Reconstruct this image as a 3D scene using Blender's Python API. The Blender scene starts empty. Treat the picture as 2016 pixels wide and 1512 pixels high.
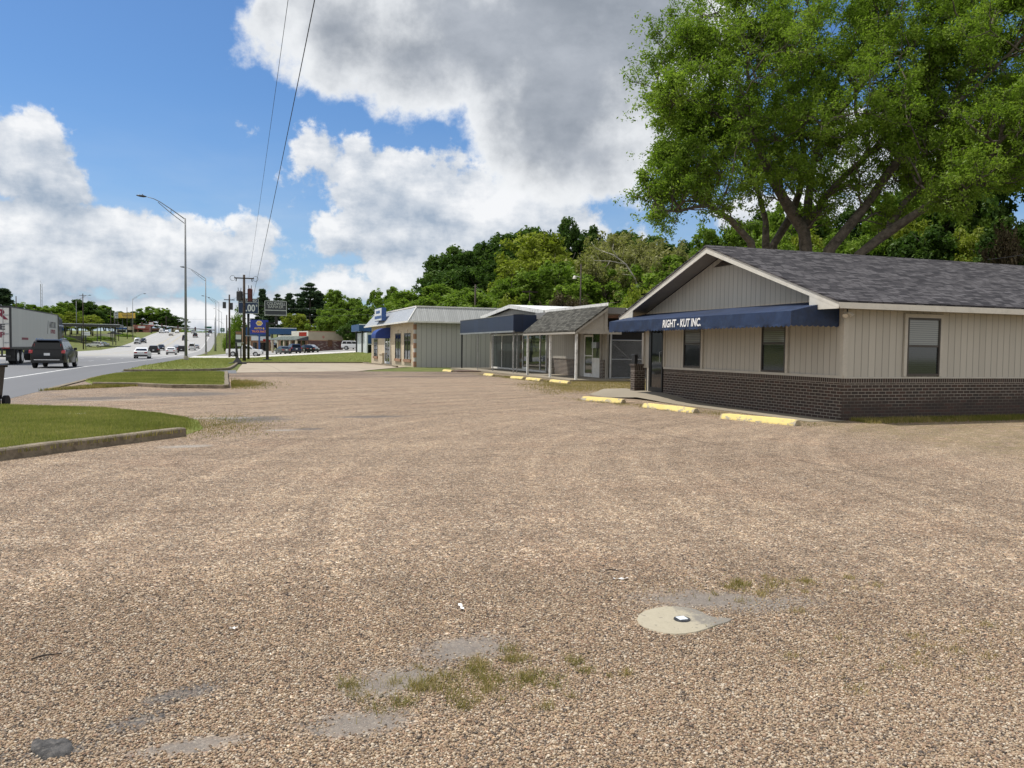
import bpy, bmesh, math, random
import numpy as np
from mathutils import Vector, Matrix
SC = bpy.context.scene
COL = SC.collection
RNG = np.random.default_rng(7)
random.seed(7)

# ------------------------------------------------------------------ camera
# World axes follow the street: Y runs along the highway, X away from it, Z up.
F, PW, PH, EYE = 1560.0, 2016, 1512, 1.55
_p = math.atan((756 - 686.7) / F); _r = 0.01284; _a = math.radians(19.65)
def _rot(v):
    x, y, z = v
    return np.array([x * math.cos(_a) + y * math.sin(_a), -x * math.sin(_a) + y * math.cos(_a), z])
_fw = np.array([0, math.cos(_p), -math.sin(_p)]); _u0 = np.array([0, math.sin(_p), math.cos(_p)]); _r0 = np.array([1.0, 0, 0])
FW = _rot(_fw); RT = _rot(math.cos(_r) * _r0 + math.sin(_r) * _u0); UP = _rot(-math.sin(_r) * _r0 + math.cos(_r) * _u0)
CP = np.array([0, 0, EYE])
def ray(px, py): return FW + RT * (px - PW / 2) / F - UP * (py - PH / 2) / F
def at(px, py, depth): return CP + ray(px, py) * depth          # a point seen at that photo pixel, that many metres ahead
def sstep(a, b, x):
    t = np.clip((np.asarray(x, float) - a) / (b - a), 0, 1); return t * t * (3 - 2 * t)
_PY = [-80, 60, 90, 115, 200, 260, 290, 315, 340, 365, 395, 421, 457, 485, 520, 580, 760, 1500]
_PZ = [0, 0, -.22, -.38, -.55, -.35, .25, 1.1, 2.2, 3.5, 5.0, 6.35, 7.9, 8.5, 8.4, 6.5, 2.0, 0.0]
def H(x, y):
    """terrain height"""
    x = np.asarray(x, float); y = np.asarray(y, float)
    z = np.interp(y, _PY, _PZ)
    z = z + sstep(-37, -60, x) * sstep(90, 190, y) * np.clip(1.1 + .014 * (y - 150), 0, 3.6) * (1 - sstep(300, 420, y))
    z = z + sstep(86, 122, y) * np.clip((x - 2) * .062, 0, 3.2) * (1 - sstep(330, 480, y))
    z = z + sstep(34, 90, x) * 6.5 * sstep(-40, 30, y) * (1 - sstep(160, 300, y))
    return z
def hz(x, y): return float(H(x, y))
def gp(px, py, off=0.0):
    """photo pixel -> point on the terrain"""
    d = ray(px, py); t, st = 2.0, 0.5
    while t < 900:
        P = CP + d * t
        if P[2] < hz(P[0], P[1]) + off:
            lo, hi = t - st, t
            for _ in range(25):
                m = (lo + hi) / 2; P = CP + d * m
                if P[2] < hz(P[0], P[1]) + off: hi = m
                else: lo = m
            return CP + d * hi
        st = max(.3, t * .01); t += st
    return CP + d * 400

cam = bpy.data.cameras.new('camera'); cam.sensor_width = 36; cam.lens = 36 * F / PW
cam.clip_start = .05; cam.clip_end = 4000
co = bpy.data.objects.new('camera', cam); COL.objects.link(co)
m = Matrix.Identity(4)
for i in range(3):
    m[i][0] = RT[i]; m[i][1] = UP[i]; m[i][2] = -FW[i]; m[i][3] = CP[i]
co.matrix_world = m
SC.camera = co

# ------------------------------------------------------------------ objects
def tag(o, label=None, cat=None, group=None, kind=None):
    if label: o['label'] = label
    if cat: o['category'] = cat
    if group: o['group'] = group
    if kind: o['kind'] = kind
    return o
def thing(name, label, cat, loc=(0, 0, 0), rz=0, group=None):
    o = bpy.data.objects.new(name, None); COL.objects.link(o); o.empty_display_size = .2
    o.location = loc; o.rotation_euler = (0, 0, rz)
    return tag(o, label, cat, group)
def link(name, me, mat, parent=None):
    o = bpy.data.objects.new(name, me); COL.objects.link(o)
    if mat is not None and not me.materials: me.materials.append(mat)
    if parent is not None: o.parent = parent
    return o
def copy_tree(o, parent=None):
    c = o.copy(); COL.objects.link(c)
    if parent is not None: c.parent = parent
    for ch in KIDS.get(o.name, []):
        k = copy_tree(ch, c); KIDS.setdefault(c.name, []).append(k)
    return c
KIDS = {}
def np_mesh(name, V, Fc, smooth=False, tint=None, pmat=None):
    me = bpy.data.meshes.new(name); V = np.asarray(V, np.float32); Fc = np.asarray(Fc, np.int32)
    n, k = Fc.shape
    me.vertices.add(len(V)); me.vertices.foreach_set('co', V.ravel())
    me.loops.add(n * k); me.loops.foreach_set('vertex_index', Fc.ravel())
    me.polygons.add(n); me.polygons.foreach_set('loop_start', np.arange(0, n * k, k, dtype=np.int32))
    me.polygons.foreach_set('loop_total', np.full(n, k, np.int32))
    me.polygons.foreach_set('use_smooth', np.full(n, smooth))
    if tint is not None:
        at_ = me.attributes.new('tint', 'FLOAT', 'POINT'); at_.data.foreach_set('value', np.asarray(tint, np.float32))
    me.update(calc_edges=True)
    return me
class MB:
    """collects polygons, links them as one mesh object"""
    def __init__(s, org=(0, 0, 0)): s.v = []; s.f = []; s.m = []; s.o = org; s.mi = 0
    def add(s, vs, fs):
        b = len(s.v); s.v += [tuple(v) for v in vs]; s.f += [tuple(b + i for i in f) for f in fs]; s.m += [s.mi] * len(fs); return s
    def box(s, x0, x1, y0, y1, z0, z1, bv=0):
        if bv <= 0:
            vs = [(x, y, z) for z in (z0, z1) for (x, y) in ((x0, y0), (x1, y0), (x1, y1), (x0, y1))]
            return s.add(vs, [(3, 2, 1, 0), (4, 5, 6, 7), (0, 1, 5, 4), (1, 2, 6, 5), (2, 3, 7, 6), (3, 0, 4, 7)])
        bm = bmesh.new(); bmesh.ops.create_cube(bm, size=1)
        for v in bm.verts:
            v.co = ((x0 + x1) / 2 + v.co.x * (x1 - x0), (y0 + y1) / 2 + v.co.y * (y1 - y0), (z0 + z1) / 2 + v.co.z * (z1 - z0))
        bmesh.ops.bevel(bm, geom=bm.edges[:], offset=bv, segments=2, affect='EDGES', profile=.5)
        return s.bm(bm)
    def bm(s, bm):
        bm.verts.index_update(); s.add([v.co[:] for v in bm.verts], [[v.index for v in f.verts] for f in bm.faces]); bm.free(); return s
    def quad(s, a, b, c, d): return s.add([a, b, c, d], [(0, 1, 2, 3)])
    def prism(s, poly, axis, a, b):
        """polygon in the two other axes (x: (y,z), y: (x,z), z: (x,y)) pushed from a to b along axis"""
        def p3(q, t): return (t, q[0], q[1]) if axis == 'x' else (q[0], t, q[1]) if axis == 'y' else (q[0], q[1], t)
        n = len(poly); vs = [p3(q, a) for q in poly] + [p3(q, b) for q in poly]
        fs = [tuple(range(n - 1, -1, -1)), tuple(range(n, 2 * n))] + [(i, (i + 1) % n, n + (i + 1) % n, n + i) for i in range(n)]
        bm = bmesh.new(); vv = [bm.verts.new(v) for v in vs]
        for f in fs: bm.faces.new([vv[i] for i in f])
        bmesh.ops.recalc_face_normals(bm, faces=bm.faces[:]); return s.bm(bm)
    def tube(s, pts, rad, n=8, cap=True):
        pts = [Vector(p) for p in pts]; k = len(pts)
        rad = rad if hasattr(rad, '__len__') else [rad] * k
        vs = []; prev = None
        for i, p in enumerate(pts):
            d = (pts[min(i + 1, k - 1)] - pts[max(i - 1, 0)]).normalized()
            ref = prev if prev is not None else (Vector((0, 0, 1)) if abs(d.z) < .9 else Vector((1, 0, 0)))
            e1 = (ref - d * ref.dot(d)).normalized(); e2 = d.cross(e1); prev = e1
            vs += [tuple(p + (e1 * math.cos(2 * math.pi * j / n) + e2 * math.sin(2 * math.pi * j / n)) * rad[i]) for j in range(n)]
        fs = [(i * n + j, i * n + (j + 1) % n, (i + 1) * n + (j + 1) % n, (i + 1) * n + j) for i in range(k - 1) for j in range(n)]
        if cap: fs += [tuple(range(n - 1, -1, -1)), tuple(range((k - 1) * n, k * n))]
        return s.add(vs, fs)
    def cyl(s, c, r, h, axis='z', n=16, r2=None):
        c = Vector(c); d = Vector({'x': (1, 0, 0), 'y': (0, 1, 0), 'z': (0, 0, 1)}[axis])
        return s.tube([c, c + d * h], [r, r if r2 is None else r2], n)
    def build(s, name, mat=None, parent=None, smooth=False, org=None, auto=None):
        o = Vector(org if org is not None else s.o)
        me = bpy.data.meshes.new(name)
        me.from_pydata([tuple(Vector(v) - o) for v in s.v], [], s.f)
        mats = mat if isinstance(mat, (list, tuple)) else [mat]
        for mm in mats: me.materials.append(mm)
        me.polygons.foreach_set('material_index', s.m)
        if smooth: me.polygons.foreach_set('use_smooth', [True] * len(s.f))
        me.update()
        if auto:
            try: me.set_sharp_from_angle(angle=math.radians(auto))
            except Exception: pass
        ob = link(name, me, None, parent)
        if parent is not None: KIDS.setdefault(parent.name, []).append(ob)
        elif org is not None or s.o != (0, 0, 0): ob.location = o
        return ob
def sheet(name, poly, zoff, mat, step=4.0, kind='structure', parent=None, zf=None):
    """a polygon in plan cut on a grid and laid on the terrain"""
    bm = bmesh.new(); bm.faces.new([bm.verts.new((x, y, 0)) for x, y in poly])
    xs = [p[0] for p in poly]; ys = [p[1] for p in poly]
    for ax, lo, hi in ((0, min(xs), max(xs)), (1, min(ys), max(ys))):
        k = math.floor(lo / step) + 1
        while k * step < hi:
            c = [0, 0, 0]; c[ax] = k * step; n = [0, 0, 0]; n[ax] = 1
            bmesh.ops.bisect_plane(bm, geom=bm.verts[:] + bm.edges[:] + bm.faces[:], plane_co=c, plane_no=n, dist=1e-5); k += 1
    for v in bm.verts: v.co.z = (hz(v.co.x, v.co.y) if zf is None else zf(v.co.x, v.co.y)) + zoff
    bmesh.ops.triangulate(bm, faces=bm.faces[:])
    for f in bm.faces:
        if f.normal.z < 0: f.normal_flip()
        f.smooth = True
    me = bpy.data.meshes.new(name); bm.to_mesh(me); bm.free()
    o = link(name, me, mat, parent); 
    if kind: o['kind'] = kind
    return o
def text(body, size, mat, loc, rot, name='lettering', parent=None, xs=1.0, ext=.006, off=0.0, shear=0, align='CENTER', space=1.0):
    cu = bpy.data.curves.new('t', 'FONT'); cu.body = body; cu.size = size; cu.extrude = ext; cu.offset = off; cu.shear = shear
    cu.align_x = align; cu.align_y = 'CENTER'; cu.space_character = space; cu.resolution_u = 3
    o = bpy.data.objects.new('t', cu); COL.objects.link(o)
    me = bpy.data.meshes.new_from_object(o.evaluated_get(bpy.context.evaluated_depsgraph_get()))
    bpy.data.objects.remove(o); me.name = name
    M = Matrix.Translation(loc) @ Matrix.LocRotScale(None, rot.to_quaternion() if hasattr(rot, 'to_quaternion') else rot, (xs, 1, 1))
    me.transform(M); me.materials.clear(); me.materials.append(mat)
    ob = link(name, me, None, parent)
    if parent is not None: KIDS.setdefault(parent.name, []).append(ob)
    return ob
from mathutils import Euler
R_ROAD = Euler((math.pi / 2, 0, -math.pi / 2))   # lettering readable from the highway side (faces -X)
R_CAM = Euler((math.pi / 2, 0, 0))               # lettering readable looking along +Y (faces -Y)

# ------------------------------------------------------------------ materials
class NT:
    def __init__(s, tree): s.t = tree; s.L = tree.links.new
    def n(s, typ, ins=None, **props):
        nd = s.t.nodes.new('ShaderNode' + typ)
        for k, v in props.items(): setattr(nd, k, v)
        for k, v in (ins or {}).items(): s.set(nd.inputs[k], v)
        return nd
    def set(s, sock, v):
        if hasattr(v, 'is_output'): s.L(v, sock)
        elif hasattr(v, 'outputs'): s.L(v.outputs[0], sock)
        else: sock.default_value = v
    def m(s, op, a, b=None, c=None, clamp=False):
        nd = s.t.nodes.new('ShaderNodeMath'); nd.operation = op; nd.use_clamp = clamp
        for i, v in enumerate((a, b, c)):
            if v is not None: s.set(nd.inputs[i], v)
        return nd.outputs[0]
    def vm(s, op, a, b=None, out=0):
        nd = s.t.nodes.new('ShaderNodeVectorMath'); nd.operation = op
        s.set(nd.inputs[0], a)
        if b is not None: s.set(nd.inputs[1], b)
        return nd.outputs[out]
    def mix(s, f, a, b, mode='MIX'):
        nd = s.t.nodes.new('ShaderNodeMix'); nd.data_type = 'RGBA'; nd.blend_type = mode
        s.set(nd.inputs[0], f); s.set(nd.inputs[6], a); s.set(nd.inputs[7], b); return nd.outputs[2]
    def ss(s, v, a, b):
        nd = s.t.nodes.new('ShaderNodeMapRange'); nd.interpolation_type = 'SMOOTHSTEP'
        s.set(nd.inputs[0], v); nd.inputs[1].default_value = a; nd.inputs[2].default_value = b; return nd.outputs[0]
    def ramp(s, v, stops, interp='LINEAR'):
        nd = s.t.nodes.new('ShaderNodeValToRGB'); cr = nd.color_ramp; cr.interpolation = interp
        while len(cr.elements) < len(stops): cr.elements.new(.5)
        for e, (p, c) in zip(cr.elements, stops): e.position = p; e.color = c4(c)
        s.set(nd.inputs[0], v); return nd.outputs[0]
    def noise(s, vec, scale, detail=4, rough=.55, col=False):
        nd = s.n('TexNoise', {'Scale': scale, 'Detail': detail, 'Roughness': rough})
        if vec is not None: s.set(nd.inputs['Vector'], vec)
        return nd.outputs['Color' if col else 'Fac']
    def pos(s): return s.n('NewGeometry').outputs['Position']
    def sep(s, v):
        nd = s.n('SeparateXYZ', {0: v}); return nd.outputs
    def comb(s, x, y, z=0.0): return s.n('CombineXYZ', {0: x, 1: y, 2: z}).outputs[0]
    def bump(s, h, strength=.5, dist=.01): return s.n('Bump', {'Height': h, 'Strength': strength, 'Distance': dist}).outputs[0]
def c4(c): return tuple(c) + (1,) if len(c) == 3 else tuple(c)
def newmat(name):
    m = bpy.data.materials.new(name); m.use_nodes = True; t = NT(m.node_tree)
    return m, t, m.node_tree.nodes['Principled BSDF']
def paint(name, col, rough=.5, var=.12, scale=3.0, metal=0.0, spec=.5, bump=0.0, dirt=None, coat=0.0, objspace=True):
    """painted / plain surface with uneven tone and dirt"""
    m, t, b = newmat(name)
    vec = t.n('TexCoord').outputs['Object'] if objspace else t.pos()
    n1 = t.noise(vec, scale, 5, .6); n2 = t.noise(vec, scale * 9, 3)
    f = t.m('ADD', t.m('MULTIPLY', n1, .65), t.m('MULTIPLY', n2, .35))
    lo = tuple(c * (1 - var * 1.6) for c in col); hi = tuple(min(1, c * (1 + var)) for c in col)
    c = t.mix(t.ss(f, .3, .7), c4(lo), c4(hi))
    if dirt:
        c = t.mix(t.m('MULTIPLY', t.ss(t.noise(vec, scale * 2.3, 6, .7), .48, .72), dirt[1]), c, c4(dirt[0]))
    t.set(b.inputs['Base Color'], c)
    t.set(b.inputs['Roughness'], t.m('ADD', t.m('MULTIPLY', n2, .2), rough - .1))
    b.inputs['Metallic'].default_value = metal; b.inputs['Specular IOR Level'].default_value = spec; b.inputs['Coat Weight'].default_value = coat
    if coat: b.inputs['Coat Roughness'].default_value = .04
    if bump: t.set(b.inputs['Normal'], t.bump(t.noise(vec, scale * 12, 4), .4, bump))
    return m
def wallcoord(t):
    """(along the wall, height, 0) for axis-aligned walls"""
    g = t.n('NewGeometry'); p = t.sep(g.outputs['Position']); n = t.sep(g.outputs['True Normal'])
    ax = t.m('GREATER_THAN', t.m('ABSOLUTE', n[0]), .5)
    u = t.m('ADD', t.m('MULTIPLY', p[1], ax), t.m('MULTIPLY', p[0], t.m('SUBTRACT', 1.0, ax)))
    return u, p[2], g
def brick_mat(name, cols, mortar, bw, bh, row_z=None, dirt=.0, ms=.009):
    m, t, b = newmat(name); u, z, g = wallcoord(t)
    def brick(w, h, uu, zz):
        nd = t.n('TexBrick', {'Vector': t.comb(uu, zz), 'Color1': (0, 0, 0, 1), 'Color2': (1, 1, 1, 1), 'Mortar': (.5, .5, .5, 1), 'Scale': 1.0, 'Mortar Size': ms / 2, 'Mortar Smooth': .15, 'Bias': 0.0, 'Brick Width': w, 'Row Height': h})
        nd.offset = .5; return nd
    b1 = brick(bw, bh, u, t.m('ADD', z, .003)); rnd, fac = b1.outputs['Color'], b1.outputs['Fac']
    if row_z is not None:
        b2 = brick(.0705, .4, u, t.m('SUBTRACT', z, row_z))
        s = t.m('GREATER_THAN', z, row_z)
        rnd = t.mix(s, rnd, b2.outputs['Color']); fac = t.mix(s, fac, b2.outputs['Fac'])
        joint = t.m('LESS_THAN', t.m('ABSOLUTE', t.m('SUBTRACT', z, row_z)), ms / 2); fac = t.m('MAXIMUM', fac, joint)
    k = len(cols)
    bc = t.ramp(rnd, [(i / max(1, k - 1), c) for i, c in enumerate(cols)])
    n = t.noise(g.outputs['Position'], 30, 4); bc = t.mix(t.m('MULTIPLY', n, .5), bc, (.02, .016, .015, 1))
    mc = t.mix(t.noise(g.outputs['Position'], 2.5, 4), c4(tuple(x * .55 for x in mortar)), c4(tuple(min(1, x * 1.25) for x in mortar)))
    if dirt:
        dz = t.m('MULTIPLY', t.ss(t.m('SUBTRACT', t.m('MULTIPLY', t.noise(g.outputs['Position'], 1.3, 4), .75), z), -.25, .1), dirt)
        ny = t.m('ABSOLUTE', t.sep(g.outputs['True Normal'])[1])
        mc = t.mix(t.m('MULTIPLY', dz, ny), mc, (.06, .048, .042, 1))
    t.set(b.inputs['Base Color'], t.mix(fac, bc, mc)); b.inputs['Roughness'].default_value = .9
    t.set(b.inputs['Normal'], t.bump(t.m('ADD', t.m('MULTIPLY', fac, -1.0), t.m('MULTIPLY', n, .3)), .6, .006))
    return m
def siding_mat(name, col, pitch=.2032, groove=.012, var=.1, metal=0, rough=.6, streak=0.0, ridge=False):
    """boards with vertical grooves"""
    m, t, b = newmat(name); u, z, g = wallcoord(t)
    fr = t.m('FRACT', t.m('DIVIDE', t.m('ADD', u, 100.0), pitch)); d = t.m('ABSOLUTE', t.m('SUBTRACT', fr, .5))
    gr = t.ss(d, .5 - groove / pitch * 1.2, .5 - groove / pitch * .4)
    bd = t.n('TexWhiteNoise', {'Vector': t.comb(t.m('FLOOR', t.m('DIVIDE', t.m('ADD', u, 100.0), pitch)), 0.0)}).outputs['Value']
    sv = t.comb(t.m('MULTIPLY', u, 9.0), t.m('MULTIPLY', z, .7)); st = t.noise(sv, 2.0, 5, .65)
    c = t.mix(t.m('ADD', t.m('MULTIPLY', bd, .4), t.m('MULTIPLY', st, .6)), c4(tuple(x * (1 - var * 1.5) for x in col)), c4(tuple(min(1, x * (1 + var)) for x in col)))
    if streak: c = t.mix(t.m('MULTIPLY', t.ss(st, .52, .75), streak), c, c4(tuple(x * .35 for x in col)))
    c = t.mix(t.m('MULTIPLY', gr, .55), c, c4(tuple(x * .3 for x in col)))
    t.set(b.inputs['Base Color'], c); b.inputs['Roughness'].default_value = rough; b.inputs['Metallic'].default_value = metal
    t.set(b.inputs['Normal'], t.bump(t.m('ADD', t.m('MULTIPLY', gr, -1.0), t.m('MULTIPLY', st, .12)), .8, .008))
    return m
def shingle_mat(name, axis, cols, zslope, bw=.3, bh=.14):
    """asphalt shingles; axis = the direction the courses run; zslope = metres of slope per metre of height"""
    m, t, b = newmat(name); g = t.n('NewGeometry'); p = t.sep(g.outputs['Position'])
    vec = t.comb(p[0] if axis == 'x' else p[1], t.m('MULTIPLY', p[2], zslope))
    nz = t.noise(vec, 1.6, 3); vec2 = t.vm('ADD', vec, t.comb(t.m('MULTIPLY', nz, .2), 0.0))
    nd = t.n('TexBrick', {'Vector': vec2, 'Color1': (0, 0, 0, 1), 'Color2': (1, 1, 1, 1), 'Mortar': (.5, .5, .5, 1), 'Scale': 1.0, 'Mortar Size': .016, 'Mortar Smooth': .2, 'Bias': 0.0, 'Brick Width': bw, 'Row Height': bh}); nd.offset = .37; nd.offset_frequency = 3; nd.squash = .7; nd.squash_frequency = 2
    fine = t.noise(g.outputs['Position'], 60, 2)
    r = t.m('ADD', t.m('MULTIPLY', nd.outputs['Color'], .62), t.m('MULTIPLY', t.noise(vec, 22, 3), .38))
    c = t.ramp(r, [(.22, cols[0]), (.42, cols[1]), (.58, cols[2]), (.78, cols[3])])
    c = t.mix(t.m('MULTIPLY', fine, .5), c, c4(tuple(x * .5 for x in cols[1])))
    c = t.mix(t.m('MULTIPLY', nd.outputs['Fac'], .8), c, (.012, .012, .014, 1))
    t.set(b.inputs['Base Color'], c); b.inputs['Roughness'].default_value = .95; b.inputs['Specular IOR Level'].default_value = .2
    saw = t.m('FRACT', t.m('DIVIDE', t.sep(vec2)[1], bh))
    t.set(b.inputs['Normal'], t.bump(t.m('ADD', t.m('MULTIPLY', saw, -1.0), t.m('MULTIPLY', nd.outputs['Color'], .7)), .9, .012))
    return m
def leaf_mat(name, c0, c1, c2, trans=.35):
    m = bpy.data.materials.new(name); m.use_nodes = True; t = NT(m.node_tree); t.t.nodes.clear()
    a = t.n('Attribute', attribute_name='tint').outputs['Fac']
    c = t.ramp(a, [(0, c0), (.5, c1), (1, c2)])
    d = t.n('BsdfDiffuse', {'Color': c}); tr = t.n('BsdfTranslucent', {'Color': t.mix(.5, c, (.5, .6, .08, 1), 'OVERLAY')})
    gl = t.n('BsdfGlossy', {'Color': (.6, .62, .6, 1), 'Roughness': .45})
    mx = t.n('MixShader', {0: trans, 1: d.outputs[0], 2: tr.outputs[0]}); mx2 = t.n('MixShader', {0: .012, 1: mx.outputs[0], 2: gl.outputs[0]})
    o = t.n('OutputMaterial'); t.L(mx2.outputs[0], o.inputs[0]); return m
def glass_mat(name, col=(.02, .025, .03), rough=.03, spec=.9):
    m, t, b = newmat(name); b.inputs['Base Color'].default_value = c4(col); b.inputs['Roughness'].default_value = rough
    b.inputs['Specular IOR Level'].default_value = spec; b.inputs['IOR'].default_value = 1.5
    t.set(b.inputs['Normal'], t.bump(t.noise(t.pos(), .9, 2), .05, .05)); return m
# ------------------------------------------------------------------ sky, sun
SUN_EL, SUNV = math.radians(64), np.array([-.80, .60])     # high, beyond the highway and a little ahead
sun = bpy.data.lights.new('sun', 'SUN'); sun.energy = 4.35; sun.angle = math.radians(.53); sun.color = (1, .955, .88)
so = bpy.data.objects.new('sun', sun); COL.objects.link(so)
sd = Vector((SUNV[0] * math.cos(SUN_EL), SUNV[1] * math.cos(SUN_EL), math.sin(SUN_EL)))
so.rotation_euler = sd.to_track_quat('Z', 'Y').to_euler(); so.location = (0, 0, 60)
W = bpy.data.worlds.new('World'); SC.world = W; W.use_nodes = True
t = NT(W.node_tree); t.t.nodes.clear()
sky = t.n('TexSky', sky_type='NISHITA', sun_disc=False, sun_elevation=SUN_EL, sun_rotation=math.atan2(sd.x, sd.y), air_density=1.0, dust_density=.55, ozone_density=2.2)
dr = t.n('TexCoord').outputs['Generated']; dx, dy, dz = t.sep(dr)
AZ = t.m('ARCTAN2', dx, dy); EL = t.m('ARCSINE', dz)
P0 = t.comb(AZ, EL)
def azel(px, py):
    d = ray(px, py); d = d / np.linalg.norm(d); return math.atan2(d[0], d[1]), math.asin(d[2])
WHITE = [(30, 335, 120, 105), (105, 355, 72, 62), (0, 300, 75, 75), (110, 500, 235, 92), (330, 478, 190, 78), (455, 515, 150, 78), (40, 450, 220, 70),
         (560, 580, 90, 42), (300, 622, 380, 42), (618, 285, 62, 58), (705, 285, 62, 52), (690, 350, 110, 66), (830, 400, 190, 110), (960, 430, 250, 120),
         (760, 475, 150, 90), (1060, 490, 230, 95), (672, 430, 80, 46), (850, 560, 240, 60), (1790, 300, 190, 90), (1600, 420, 220, 60), (505, 240, 22, 16), (240, 372, 26, 20), (700, 580, 200, 40)]
GREY = [(540, 50, 90, 72), (660, 60, 170, 110), (930, 80, 270, 165), (1110, 200, 240, 185), (1150, 30, 330, 200), (1040, 300, 130, 80), (1170, 290, 190, 105), (780, 110, 100, 72), (1400, -160, 300, 120), (760, -140, 300, 130)]
def field(P, ells, warp, wamp, namp, nscale, seed):
    off = t.comb(seed, seed * .7)
    w = t.vm('SUBTRACT', t.noise(t.vm('ADD', P, off), warp, 4, .6, col=True), (.5, .5, .5))
    Q = t.vm('ADD', P, t.vm('MULTIPLY', w, (wamp, wamp, 0)))
    D = None
    for (cx, cy, rx, ry) in ells:
        a, e = azel(cx, cy); rx /= F; ry /= F
        l = t.vm('LENGTH', t.vm('MULTIPLY', t.vm('SUBTRACT', Q, (a, e, 0)), (1 / rx, 1 / ry, 0)), out=1)
        v = t.m('MULTIPLY', t.m('SUBTRACT', 1.0, l), math.sqrt(rx * ry))
        D = v if D is None else t.m('SMOOTH_MAX', D, v, .008)
    n = t.m('SUBTRACT', t.noise(t.vm('ADD', P, off), nscale, 9, .62), .5)
    return t.m('ADD', D, t.m('MULTIPLY', n, namp))
FW1 = field(P0, WHITE, 10, .07, .15, 17, 3.1)
FW2 = field(t.vm('ADD', P0, (-.010, .020, 0)), WHITE, 10, .07, .15, 17, 3.1)
FG1 = field(P0, GREY, 9, .08, .12, 15, 8.3)
mw = t.ss(FW1, .004, .026); mg = t.ss(FG1, -.006, .024)
rel = t.m('SUBTRACT', FW1, FW2)
big = t.noise(t.vm('MULTIPLY', P0, (1, 2.6, 1)), 7, 6, .6)
lit = t.m('ADD', t.m('MULTIPLY', rel, 10.0), t.m('ADD', .70, t.m('MULTIPLY', t.ss(big, .38, .62), -.42)), clamp=True)
cw = t.mix(lit, (.375, .455, .565, 1), (.94, .95, .965, 1))
mott = t.noise(t.vm('MULTIPLY', P0, (1, 1.7, 1)), 8, 8, .62)
thick = t.ss(t.m('ADD', FG1, t.m('MULTIPLY', t.m('SUBTRACT', t.noise(P0, 9, 6), .5), .10)), .0, .10)
fine = t.m('ADD', t.m('MULTIPLY', t.ss(t.noise(t.vm('MULTIPLY', P0, (1, 1.8, 1)), 4.5, 6), .3, .7), .6), t.m('MULTIPLY', t.ss(mott, .35, .7), .5))
cg = t.mix(thick, (.90, .92, .94, 1), t.mix(fine, (.255, .29, .34, 1), (.47, .505, .56, 1)))
base = t.n('Background', {'Color': t.mix(1.0, sky.outputs[0], (.64, .89, 1.14, 1), 'MULTIPLY'), 'Strength': .108})
# thin veil that pales the lowest sky, and unseen white cloud added elsewhere as ambient fill
veil = t.m('MULTIPLY', t.m('SUBTRACT', 1.0, t.ss(EL, .0, .30)), t.m('ADD', -.15, t.m('MULTIPLY', t.noise(t.vm('MULTIPLY', P0, (1, 3, 1)), 6, 7, .6), 1.5)), clamp=True)
cv = t.n('Background', {'Color': t.mix(big, (.40, .52, .68, 1), (.74, .80, .87, 1)), 'Strength': 1.0})
s0 = t.n('MixShader', {0: t.m('MULTIPLY', veil, .75), 1: base.outputs[0], 2: cv.outputs[0]})
s1 = t.n('MixShader', {0: t.m('MULTIPLY', mw, .97), 1: s0.outputs[0], 2: t.n('Background', {'Color': cw}).outputs[0]})
s2 = t.n('MixShader', {0: t.m('MULTIPLY', mg, .98), 1: s1.outputs[0], 2: t.n('Background', {'Color': cg}).outputs[0]})
away = t.m('MULTIPLY', t.ss(t.m('ABSOLUTE', t.m('SUBTRACT', AZ, .343)), .75, 1.1), t.ss(t.noise(dr, 2.6, 7, .6), .36, .47))
s3 = t.n('MixShader', {0: t.m('MULTIPLY', away, .9), 1: s2.outputs[0], 2: t.n('Background', {'Color': (.86, .86, .85, 1)}).outputs[0]})
t.L(s3.outputs[0], t.n('OutputWorld').inputs[0])
W.cycles.sampling_method = 'MANUAL'; W.cycles.sample_map_resolution = 512
SC.view_settings.view_transform = 'Standard'; SC.view_settings.look = 'None'; SC.view_settings.exposure = 0.0; SC.view_settings.gamma = 1.0
SC.cycles.max_bounces = 6; SC.cycles.transparent_max_bounces = 6; SC.cycles.diffuse_bounces = 3; SC.cycles.glossy_bounces = 3; SC.cycles.caustics_reflective = False; SC.cycles.caustics_refractive = False
SC.cycles.use_denoising = True
# ------------------------------------------------------------------ materials used all over
ASPH_SHINGLE = [(.028, .026, .030), (.062, .058, .063), (.095, .089, .094), (.135, .127, .134)]
M = dict(
    white=paint('white_paint', (.78, .77, .74), .45, .06, 2, dirt=((.45, .42, .36), .35)), metal=paint('galvanised_steel', (.42, .43, .44), .4, .12, 2, metal=.7),
    darkmetal=paint('dark_metal', (.035, .036, .04), .45, .2, 3), black=paint('black_plastic', (.012, .012, .013), .4, .2, 4), rubber=paint('tyre_rubber', (.016, .016, .017), .85, .2, 8),
    wood=paint('weathered_pole_wood', (.055, .042, .034), .9, .35, 6, bump=.01), concrete=paint('concrete', (.40, .37, .32), .9, .14, 1.2, dirt=((.2, .17, .13), .5), bump=.002, objspace=False),
    curb=paint('kerb_concrete', (.23, .19, .135), .95, .25, 2.5, dirt=((.08, .06, .04), .8), bump=.006, objspace=False), glass=glass_mat('dark_glass'), chrome=paint('chrome', (.7, .7, .72), .15, .05, 2, metal=1),
    red=paint('red_lens', (.35, .012, .012), .2, .1, 5, coat=.5), lens=paint('clear_lens', (.75, .75, .75), .1, .1, 5, coat=.5), plate=paint('number_plate', (.7, .72, .75), .4, .1, 4),
    bark=paint('bark', (.125, .105, .085), .95, .4, 5, bump=.03, objspace=True), bark2=paint('dark_bark', (.07, .055, .045), .95, .4, 5, bump=.03), navy=None, yellow=None)
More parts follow.
